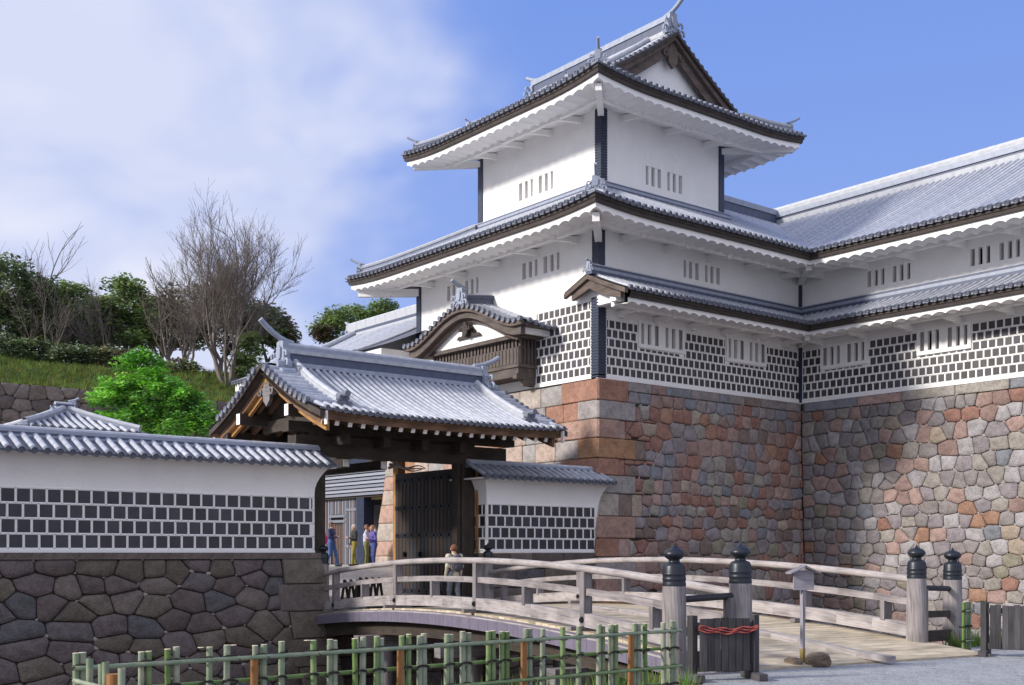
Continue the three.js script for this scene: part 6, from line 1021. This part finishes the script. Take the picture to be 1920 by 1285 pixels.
function makePerson(label, where, face, o) {
  // joints in metres, the figure looking along +z; its height is 1.7
  const step = o.step ?? 0, bend = o.bend ?? 0, hipL = [0.095, 0.9, 0], hipR = [-0.095, 0.9, 0], ankL = [0.1, 0.09, 0.28 * step], ankR = [-0.1, 0.09 + 0.05 * step, -0.28 * step], kneeL = [0.1, 0.49, 0.18 * step + 0.02], kneeR = [-0.1, 0.49, 0.0 - 0.03 * step + 0.02];
  const chest = [0, 1.27, 0.0 + bend * 0.3], neck = [0, 1.45, bend * 0.45], head = [0, 1.585, 0.02 + bend * 0.55], shL = [0.185, 1.4, bend * 0.4], shR = [-0.185, 1.4, bend * 0.4];
  const elL = o.armL === 'bent' ? [0.25, 1.14, 0.03] : [0.24, 1.13, -0.08 * step - 0.02], elR = o.armR === 'bent' ? [-0.25, 1.14, 0.03] : [-0.24, 1.13, 0.08 * step - 0.02], wrL = o.armL === 'bent' ? [0.08, 1.16, 0.26] : [0.25, 0.88, -0.04 * step + 0.05], wrR = o.armR === 'bent' ? [-0.08, 1.13, 0.27] : [-0.25, 0.88, 0.16 * step + 0.05];
  const top = o.top, leg = o.leg, shoe = o.shoe ?? [0.05, 0.045, 0.04];
  const bones = [[[0, 0.93, 0], [0, 1.08, 0.0 + bend * 0.1], 0.135, 0.128, top], [[0, 1.08, bend * 0.1], chest, 0.125, 0.14, top], [[-0.09, 1.3, bend * 0.3], [0.09, 1.3, bend * 0.3], 0.115, 0.115, top], [shL, shR, 0.068, 0.068, top], [[0, 1.38, bend * 0.38], neck, 0.075, 0.052, top], [neck, [0, 1.52, bend * 0.5], 0.05, 0.05, SKIN], [[-0.05, 0.95, 0], [0.05, 0.95, 0], 0.12, 0.12, leg],
    [shL, elL, 0.06, 0.048, top], [elL, wrL, 0.047, 0.034, top], [shR, elR, 0.06, 0.048, top], [elR, wrR, 0.047, 0.034, top],
    [hipL, kneeL, 0.095, 0.066, leg], [kneeL, ankL, 0.064, 0.05, leg], [hipR, kneeR, 0.095, 0.066, leg], [kneeR, ankR, 0.064, 0.05, leg],
    [[ankL[0], 0.045, ankL[2] - 0.05], [ankL[0] + 0.02, 0.038, ankL[2] + 0.15], 0.045, 0.036, shoe], [[ankR[0], ankR[1] - 0.045, ankR[2] - 0.05], [ankR[0] - 0.02, ankR[1] - 0.052, ankR[2] + 0.15], 0.045, 0.036, shoe]];
  const f = (p) => { let d = 9; for (const b of bones) { const q = capsule(p, b[0], b[1], b[2], b[3]); d = smin(d, q, 0.045); } return d; };
  const body = march(104, 0.86, [0, 0.78, 0], f, (p) => { let m = 9, c = top; for (const b of bones) { const q = capsule(p, b[0], b[1], b[2], b[3]); if (q < m) { m = q; c = b[4]; } } return c; });
  const H = (x, y, z) => [head[0] + x, head[1] + y, head[2] + z];
  const hb = [[H(0, 0.035, -0.012), H(0, 0.03, -0.005), 0.092, 0.09], [H(0, -0.05, 0.03), H(0, -0.078, 0.045), 0.058, 0.042], [H(0, -0.02, 0.085), H(0, -0.028, 0.108), 0.012, 0.015], [H(0, 0.02, 0.085), H(0, -0.01, 0.096), 0.008, 0.01], [H(-0.03, 0.03, 0.078), H(0.03, 0.03, 0.078), 0.018, 0.018], [H(-0.02, -0.052, 0.085), H(0.02, -0.052, 0.085), 0.012, 0.012], [H(0.088, -0.01, 0), H(0.092, 0.025, -0.012), 0.014, 0.018], [H(-0.088, -0.01, 0), H(-0.092, 0.025, -0.012), 0.014, 0.018], [[0, 1.45, bend * 0.45], H(0, -0.05, -0.01), 0.052, 0.055]];
  const hf = (p) => { let d = 9; for (const b of hb) d = smin(d, capsule(p, ...b), 0.02); return d; };
  const hg = march(64, 0.19, [head[0], head[1] - 0.02, head[2]], hf, (p) => { for (const s of [-1, 1]) if (len(sub(p, H(s * 0.033, 0.008, 0.088))) < 0.012) return [0.05, 0.03, 0.025]; if (len(sub(p, H(0, -0.052, 0.1))) < 0.02 && Math.abs(p[1] - head[1] + 0.052) < 0.006) return [0.36, 0.13, 0.11]; return SKIN; });
  const place = (w, e, mirror) => { const g = handGeo.clone(); if (mirror) { g.scale(-1, 1, 1); const p = g.attributes.position.array, n = g.attributes.normal.array; for (let i = 0; i < p.length; i += 9) for (let k = 0; k < 3; k++) { [p[i + k], p[i + 3 + k]] = [p[i + 3 + k], p[i + k]]; [n[i + k], n[i + 3 + k]] = [n[i + 3 + k], n[i + k]]; } } g.applyQuaternion(new THREE.Quaternion().setFromUnitVectors(V(0, -1, 0), V(...norm(sub(w, e))))); g.translate(...w); return g; };
  const geo = mergeGeometries([body, hg, place(wrL, elL, false), place(wrR, elR, true)]);
  const m = finish(new THREE.Mesh(geo, new THREE.MeshStandardMaterial({ vertexColors: true, roughness: 0.85, side: THREE.DoubleSide }))); m.name = numbered('person'); m.position.set(...where); m.rotation.y = Math.atan2(face[0], face[2]); m.scale.setScalar((o.height ?? 1.7) / 1.71); scene.add(m); tag(m, label, 'person', o.group);
  const hair = march(56, 0.19, [head[0], head[1] + 0.02, head[2]], (p) => { const d = Math.max(capsule(p, H(0, 0.045, -0.02), H(0, 0.035, -0.012), 0.101, 0.1), (o.long ? -0.14 : -0.06) - (p[1] - head[1] + 0.0), -( -(p[2] - head[2] - 0.062 - 0.6 * Math.max(0, p[1] - head[1] - 0.045))) ); return Math.max(d, (p[2] - head[2]) - 0.055 - Math.max(0, (p[1] - head[1] - 0.05)) * 1.5); }, () => o.hair); const hm = finish(new THREE.Mesh(hair, m.material)); hm.name = 'hair'; m.add(hm);
  return m;
}
{
  const screenRight = [0.779, 0, 0.627], away = [0.627, 0, -0.779], G = 'visitors inside the gate', Y = (p) => [p[0], yardY(p[0], p[2]), p[2]];
  const w = BP(15.5, 3.0, 0.0), back = [bdir[0], 0, bdir[1]];
  makePerson('person in a cream jacket and grey trousers walking over the bridge to the gate', w, back, { step: 0.45, top: [0.55, 0.50, 0.38], leg: [0.10, 0.11, 0.14], hair: [0.16, 0.07, 0.035], height: 1.72 });
  // backpack worn by that person
  const k = thing('backpack', 'dark backpack on the back of the person walking over the bridge', 'backpack', [w[0], w[1] + 1.0, w[2]]), q = [-back[0], 0, -back[2]], sd = norm(cross([0, 1, 0], q)), P = (u, y, d) => [w[0] + sd[0] * u + q[0] * d, w[1] + y, w[2] + sd[2] * u + q[2] * d], dm = mat([0.045, 0.042, 0.06], { roughness: 0.8 });
  new GB().grid((u, v) => { const a = u * 2 * Math.PI, r = Math.sin(v * Math.PI) ** 0.35, e = (t) => Math.sign(t) * Math.abs(t) ** 0.6; return P(e(Math.cos(a)) * 0.16 * r, lerp(0.98, 1.44, v), 0.22 + e(Math.sin(a)) * 0.085 * r); }, 18, 14).build('pack_body', dm, k); new GB().grid((u, v) => { const a = u * 2 * Math.PI, r = Math.sin(v * Math.PI) ** 0.35, e = (t) => Math.sign(t) * Math.abs(t) ** 0.6; return P(e(Math.cos(a)) * 0.12 * r, lerp(1.0, 1.2, v), 0.31 + e(Math.sin(a)) * 0.045 * r); }, 14, 10).build('front_pocket', dm, k);
  for (const s of [-1, 1]) new GB().tube([P(s * 0.11, 1.42, 0.15), P(s * 0.12, 1.475, 0.0), P(s * 0.115, 1.38, -0.14), P(s * 0.14, 1.18, -0.14), P(s * 0.16, 1.05, 0.06), P(s * 0.12, 1.02, 0.15)], 0.02, 6).build('strap', dm, k);
  new GB().tube([P(-0.04, 1.44, 0.2), P(0, 1.49, 0.2), P(0.04, 1.44, 0.2)], 0.012, 6).build('carry_loop', dm, k);
  makePerson('person in a navy jacket and blue jeans striding past the iron strapped doors', Y(at(621, 1062, 46)), norm([0.6, 0, 0.8]), { step: 0.75, top: [0.045, 0.055, 0.14], leg: [0.07, 0.14, 0.34], hair: [0.12, 0.06, 0.04], armR: 'bent', height: 1.74, group: G });
  makePerson('grey-haired person in a black jacket and olive trousers', Y(at(664, 1062, 48)), norm([-0.9, 0, -0.2]), { step: 0.4, top: [0.03, 0.03, 0.032], leg: [0.23, 0.20, 0.045], hair: [0.42, 0.40, 0.37], armL: 'bent', height: 1.7, group: G });
  makePerson('person in a pale lilac jacket and olive trousers', Y(at(687, 1062, 47)), screenRight, { step: 0.1, top: [0.48, 0.47, 0.58], leg: [0.16, 0.17, 0.06], hair: [0.22, 0.12, 0.07], armL: 'bent', armR: 'bent', height: 1.66, group: G });
  makePerson('person in a violet jacket and blue jeans with folded arms', Y(at(701, 1062, 46)), norm([-0.85, 0, -0.1]), { step: 0.15, top: [0.10, 0.085, 0.30], leg: [0.05, 0.075, 0.22], hair: [0.30, 0.15, 0.07], armL: 'bent', armR: 'bent', bend: 0.12, height: 1.66, group: G });
  const o = Y(at(608, 1062, 45.5)), b = thing('pink_bag', 'bright pink bag carried beside the person in the navy jacket', 'bag', [o[0], o[1] + 0.8, o[2]]); new GB().grid((u, v) => { const a = u * 2 * Math.PI, r = Math.sin(v * Math.PI) ** 0.4; return [o[0] + Math.cos(a) * 0.15 * r, o[1] + lerp(0.85, 1.25, v), o[2] + Math.sin(a) * 0.09 * r]; }, 14, 10).build('bag_body', mat([0.62, 0.03, 0.25]), b); new GB().tube([[o[0] - 0.08, o[1] + 1.22, o[2]], [o[0], o[1] + 1.42, o[2] - 0.05], [o[0] + 0.08, o[1] + 1.22, o[2]]], 0.012, 6).build('bag_handle', mat([0.5, 0.03, 0.2]), b);
}

// ---------------------------------------------------------------- trees
const leafMats = new THREE.MeshPhysicalMaterial({ color: 0xffffff, vertexColors: true, roughness: 0.9, transmission: 0.35, thickness: 0, side: THREE.DoubleSide });
function leaves(b, c, n, spread, size, colours, r, flat = 0.6) {
  const tone = pick(colours, r), bright = 0.75 + 0.5 * r();
  for (let i = 0; i < n; i++) {
    const d = norm([r() - 0.5, (r() - 0.5) * 0.9, r() - 0.5]), q = Math.cbrt(r()), p = [c[0] + d[0] * q * spread[0], c[1] + d[1] * q * spread[1], c[2] + d[2] * q * spread[2]];
    const s = size * (0.6 + 0.8 * r()), a = r() * 6.283, n1 = norm([Math.cos(a), (r() - 0.5) * 1.2, Math.sin(a)]), n2 = norm(cross(n1, norm([r() - 0.5, flat + r(), r() - 0.5])));
    const A = add(p, mul(n1, -s * 0.5)), C = add(p, mul(n1, s * 0.5)), B = add(add(p, mul(n2, s * 0.27)), [0, s * 0.06, 0]), D = add(add(p, mul(n2, -s * 0.27)), [0, s * 0.06, 0]), k = bright * (0.8 + 0.4 * r()), col = [tone[0] * k * (0.9 + 0.25 * r()), tone[1] * k, tone[2] * k];
    b.tri(A, B, C); b.tri(A, C, D); for (let j = 0; j < 6; j++) b.c.push(...col);
  }
}
function limb(b, a, c, r0, r1, r, sag = 0.12, n = 6) { const d = sub(c, a), L = len(d), pts = [], o = [(r() - 0.5) * sag * L, (r() - 0.5) * sag * L * 0.6, (r() - 0.5) * sag * L], o2 = [(r() - 0.5) * sag * L * 0.6, 0, (r() - 0.5) * sag * L * 0.6]; for (let i = 0; i <= n; i++) { const t = i / n, k = Math.sin(Math.PI * t), k2 = Math.sin(2 * Math.PI * t); pts.push(add(add(add(a, mul(d, t)), mul(o, k)), mul(o2, k2))); } b.tube(pts, (t) => lerp(r0, r1, t), r0 > 0.05 ? 7 : 4, false); return pts; }
function leafTree(name, label, base, lobes, { clumps = 60, per = 45, leaf = 0.22, spread = 0.55, colours, trunk = 0.25, seed = 1, group, stems = 1, hollow = 0.55 }) {
  const r = rng(seed), t = thing(name, label, name.includes('shrub') ? 'shrub' : 'tree', base, group), w = new GB(), b = new GB(); b.c = [];
  const low = Math.min(...lobes.map((l) => l[1] - l[4])), fork = [base[0] + (r() - 0.5) * 0.4, lerp(base[1], low, 0.75), base[2] + (r() - 0.5) * 0.4];
  for (let s = 0; s < stems; s++) { const a = add(base, [(r() - 0.5) * 0.5 * (stems - 1), -0.3, (r() - 0.5) * 0.5 * (stems - 1)]), f = stems > 1 ? add(fork, [(r() - 0.5) * 1.2, 0, (r() - 0.5) * 1.2]) : fork; limb(w, a, f, trunk, trunk * 0.7, r, 0.08); for (const l of lobes) if (stems === 1 || r() < 0.6) limb(w, f, [l[0], l[1], l[2]], trunk * 0.55, trunk * 0.14, r, 0.2); }
  const vol = lobes.map((l) => l[3] * l[4]), tot = vol.reduce((p, q) => p + q, 0);
  lobes.forEach((l, i) => { const n = Math.max(4, Math.round(clumps * vol[i] / tot)); for (let k = 0; k < n; k++) { const d = norm([r() - 0.5, r() - 0.42, r() - 0.5]), q = hollow + (1 - hollow) * Math.sqrt(r()), rag = 0.85 + 0.3 * r(), c = [l[0] + d[0] * l[3] * q * rag, l[1] + d[1] * l[4] * q * rag, l[2] + d[2] * (l[5] ?? l[3]) * q * rag]; leaves(b, c, per, [spread * (0.7 + 0.7 * r()), spread * (0.45 + 0.35 * r()), spread * (0.7 + 0.7 * r())], leaf, colours, r); if (k % 3 === 0) limb(w, [l[0], l[1] - l[4] * 0.3, l[2]], c, trunk * 0.12, 0.012, r, 0.25, 4); } });
  w.build('trunk', M.bark, t); b.build('crown', leafMats, t);
  return t;
}
function bareTree(label, base, h, w, { seed = 1, stems = 5, depth = 5, trunk = 0.16, colour = M.bark, group, r0 = 1, spreadAt = 0.3, vase = 0.75 }) {
  const r = rng(seed), t = thing('bare_tree', label, 'tree', base, group), tr = new GB(), tw = new GB();
  const grow = (p, dir, L, rad, d) => {
    const pts = [p]; let q = p, v = dir; const n = d > 2 ? 5 : d > 0 ? 3 : 2; for (let i = 0; i < n; i++) { v = norm(add(v, [(r() - 0.5) * 0.3, (d > 3 ? 0.06 : 0.025) + (r() - 0.5) * 0.2, (r() - 0.5) * 0.3])); q = add(q, mul(v, L / n)); pts.push(q); }
    (rad > 0.035 ? tr : tw).tube(pts, (s) => Math.max(0.008, lerp(rad, rad * 0.6, s)), rad > 0.035 ? 6 : 3, false);
    if (d <= 0) return;
    const k = d > 3 ? 3 : 3 + (r() < 0.3 ? 1 : 0);
    for (let i = 0; i < k; i++) { const f = i === 0 ? 1 : 0.35 + 0.6 * r(), at0 = pts[Math.max(1, Math.round(f * n))], sp = i === 0 ? 0.22 : 0.8; grow(at0, norm(add(v, [(r() - 0.5) * 2 * sp, (r() - 0.5) * 0.5 * sp + 0.1, (r() - 0.5) * 2 * sp])), L * (i === 0 ? 0.78 : 0.62 + 0.16 * r()), Math.max(0.008, rad * (i === 0 ? 0.66 : 0.5)), d - 1); }
  };
  for (let i = 0; i < stems; i++) { const a = i * 2.4 + r() * 0.8, q = Math.sqrt((i + 0.3) / stems), lean = vase * w / h * q * (0.75 + 0.3 * r()) * 0.9; grow(add(base, [Math.cos(a) * 0.25 * (stems > 1), -0.2, Math.sin(a) * 0.25 * (stems > 1)]), norm([Math.cos(a) * lean, 1, Math.sin(a) * lean]), h * 0.34 * (1.12 - 0.3 * q) * (0.9 + 0.15 * r()), trunk * (0.7 + 0.5 * r()), depth); }
  tr.build('trunk', colour, t); tw.build('twigs', colour, t);
  return t;
}
{
  const GR = [[0.161, 0.46, 0.023], [0.23, 0.575, 0.0403], [0.115, 0.356, 0.0287], [0.276, 0.621, 0.046]], DK = [[0.12, 0.184, 0.072], [0.16, 0.232, 0.096], [0.104, 0.152, 0.072], [0.2, 0.256, 0.096]], MID = [[0.195, 0.315, 0.0975], [0.27, 0.39, 0.112], [0.158, 0.247, 0.09], [0.33, 0.435, 0.135]], BR = [[0.294, 0.217, 0.133], [0.252, 0.224, 0.14], [0.21, 0.168, 0.112], [0.238, 0.252, 0.119]];
  const lobe = (px, py, D, rx, ry) => { const p = at(px, py, D), k = D / 2185; return [p[0], p[1], p[2], rx * k, ry * k]; };
  // the bright tree behind the long wall
  { const D = 56, c = at(300, 1037, D); leafTree('broadleaf_tree', 'bright fresh green layered tree behind the long plaster wall', [c[0], yardY(c[0], c[2]) - 0.05, c[2]], [lobe(265, 690, D, 42, 30), lobe(225, 740, D, 55, 34), lobe(300, 745, D, 55, 45), lobe(205, 790, D, 34, 22), lobe(255, 795, D, 60, 30), lobe(345, 765, D, 45, 35), lobe(390, 790, D, 32, 28), lobe(330, 810, D, 60, 25)], { clumps: 330, per: 70, leaf: 0.22, spread: 0.46, colours: GR, trunk: 0.2, seed: 5, hollow: 0.35 }); }
  const onHill = (px, D) => { const p = at(px, 1037, D); return [p[0], hillY(p[0], p[2]) - 0.05, p[2]]; };
  const ev = (nm, label, px, D, lobes, colours, seed, o = {}) => leafTree(nm, label, onHill(px, D), lobes.map((l) => lobe(l[0], l[1], D, l[2], l[3])), { clumps: 130, per: 55, leaf: 0.36, spread: 0.8, colours, trunk: 0.24, seed, hollow: 0.45, ...o });
  const GT = 'trees along the top of the grass bank';
  ev('evergreen_tree', 'tall dark evergreen at the end of the bank with bare twigs above it', 25, 80, [[15, 545, 60, 62], [60, 600, 45, 50], [0, 620, 50, 60], [75, 560, 30, 40]], DK, 11, { clumps: 210, group: GT });
  ev('evergreen_tree', 'mid-green rounded tree standing second along the grass bank', 135, 84, [[130, 570, 42, 38], [160, 600, 40, 34], [105, 605, 32, 34], [140, 640, 45, 25]], MID, 13, { group: GT });
  ev('evergreen_tree', 'taller round-topped green tree in the middle of the bank', 240, 85, [[235, 560, 38, 40], [270, 590, 30, 30], [210, 605, 34, 36], [240, 630, 48, 22]], MID, 17, { group: GT });
  ev('evergreen_tree', 'brownish thin-leaved tree between the green tree and the great bare tree', 320, 86, [[320, 575, 36, 30], [345, 605, 34, 34], [290, 620, 32, 30]], BR, 19, { clumps: 60, per: 40, group: GT });
  ev('evergreen_tree', 'dark spreading evergreen directly behind the great bare tree', 420, 88, [[400, 575, 55, 38], [455, 590, 50, 40], [360, 610, 45, 38], [490, 615, 40, 38], [430, 630, 60, 30]], [...DK, ...BR], 23, { clumps: 190, group: GT });
  ev('evergreen_tree', 'low dark evergreen at the gate end of the bank', 505, 90, [[500, 610, 36, 32], [525, 630, 28, 28]], [...DK, ...BR], 29, { group: GT });
  ev('evergreen_tree', 'green tree filling in behind the tall evergreen and its neighbour', 92, 93, [[90, 575, 40, 36], [110, 610, 40, 34], [70, 620, 40, 34]], [...DK, ...MID], 59, { group: GT });
  ev('evergreen_tree', 'olive tree standing back between the two rounded green trees', 188, 94, [[188, 585, 34, 30], [200, 620, 40, 30], [170, 625, 34, 28]], [...MID, ...BR], 61, { group: GT });
  ev('evergreen_tree', 'dull green tree standing back behind the brownish one', 300, 95, [[300, 590, 42, 32], [330, 625, 44, 28], [275, 625, 36, 28]], [...DK, ...BR], 67, { group: GT });
  ev('shrub', 'dark rounded shrub under the tall evergreen at the end of the bank', 20, 77, [[20, 660, 50, 28], [70, 665, 45, 25]], DK, 31, { clumps: 80, trunk: 0.08, stems: 3, leaf: 0.3, spread: 0.6 });
  ev('shrub', 'dense dark shrub on the bank crest left of the bright tree', 130, 77.5, [[125, 668, 45, 20], [165, 672, 35, 18]], DK, 37, { clumps: 70, trunk: 0.08, stems: 3, leaf: 0.3, spread: 0.6 });
  ev('shrub', 'olive shrub on the bank crest above the bright tree', 215, 78, [[215, 676, 40, 18], [180, 682, 30, 14]], [...DK, ...BR], 39, { clumps: 60, trunk: 0.07, stems: 3, leaf: 0.3, spread: 0.6 });
  ev('shrub', 'shrub at the foot of the great bare tree trunks', 330, 77, [[330, 700, 45, 22], [290, 705, 30, 18]], [...MID, ...BR], 41, { clumps: 70, trunk: 0.07, stems: 3, leaf: 0.28, spread: 0.55 });
  ev('shrub', 'light green upright shrub beside the gate roof', 465, 76, [[468, 660, 22, 34], [455, 695, 24, 24]], MID.slice(1), 43, { clumps: 70, trunk: 0.07, stems: 3, leaf: 0.26, spread: 0.45 });
  // bare trees
  bareTree('great bare multi-stemmed tree with a fan of fine twigs behind the gate', onHill(428, 75), 10.6, 9.5, { seed: 34, stems: 7, depth: 6, trunk: 0.15, vase: 0.95 });
  bareTree('bare twiggy crown above the dark evergreen at the picture edge', onHill(5, 83), 12.5, 7, { seed: 9, stems: 3, depth: 5, trunk: 0.16, group: 'bare trees on the bank' });
  bareTree('low arching brown bare tree beside the great bare tree', onHill(335, 79), 7.2, 6.5, { seed: 12, stems: 4, depth: 5, trunk: 0.13, vase: 1.1, group: 'bare trees on the bank' });
  bareTree('slender bare tree with brown twigs among the green trees', onHill(190, 82), 7.5, 5, { seed: 15, stems: 3, depth: 5, trunk: 0.11, group: 'bare trees on the bank' });
  bareTree('brown twiggy bare tree just right of the tall evergreen', onHill(75, 79), 7.6, 5.5, { seed: 21, stems: 3, depth: 5, trunk: 0.12, vase: 1, group: 'bare trees on the bank' });
  // beyond the gate roof
  const pinkBark = mat([0.26, 0.19, 0.18], { roughness: 1 });
  bareTree('pinkish bare tree far beyond the gate ridge', onHill(572, 108), 7.2, 5.5, { seed: 25, stems: 4, depth: 5, trunk: 0.11, colour: pinkBark });
  ev('broadleaf_tree', 'rounded green tree between the gate ridge and the rear roof', 630, 100, [[632, 600, 26, 22], [612, 618, 22, 18], [650, 625, 20, 16]], MID, 47, { clumps: 90, leaf: 0.3 });
  ev('shrub', 'rusty brown shrub left of the rounded green tree', 605, 98, [[606, 628, 20, 14]], [[0.16, 0.10, 0.05], [0.13, 0.11, 0.04], [0.09, 0.10, 0.03]], 49, { clumps: 40, trunk: 0.07, leaf: 0.26, spread: 0.5 });
  ev('broadleaf_tree', 'green treetop peeping over the rear roof beside the turret', 715, 112, [[718, 585, 24, 20], [690, 600, 20, 18], [665, 588, 12, 12]], MID, 53, { clumps: 70, leaf: 0.34 });
  // rough grass on the bank
  const geo = (() => { const b = new GB(); for (let k = 0; k < 5; k++) { const a = k * 1.3, c = Math.cos(a), s = Math.sin(a); b.tri([c * 0.03, 0, s * 0.03], [c * 0.03 + 0.03, 0, s * 0.03], [c * 0.14, 0.2 + 0.04 * k, s * 0.14]); } return b.geo(); })();
  const n = 9000, r = rng(303), im = new THREE.InstancedMesh(geo, mat([0.11, 0.16, 0.03], { roughness: 0.95 }), n), M4 = new THREE.Matrix4(), col = new THREE.Color();
  for (let i = 0; i < n; i++) { const x = lerp(14, 40, r()), z = lerp(-64.1, -78, r()), s = 0.6 + r(); M4.makeRotationY(r() * 6.28).scale(V(s, s, s)).setPosition(x, hillY(x, z) - 0.02, z); im.setMatrixAt(i, M4); im.setColorAt(i, col.setRGB(0.7 + 0.7 * r(), 0.75 + 0.5 * r(), 0.7 + 0.4 * r())); }
  im.name = numbered('bank_grass'); im.castShadow = im.receiveShadow = true; tag(im, 'rough grass covering the bank above the brown stone wall', 'grass', null, 'stuff'); scene.add(im);
}

renderer.render(scene, camera);
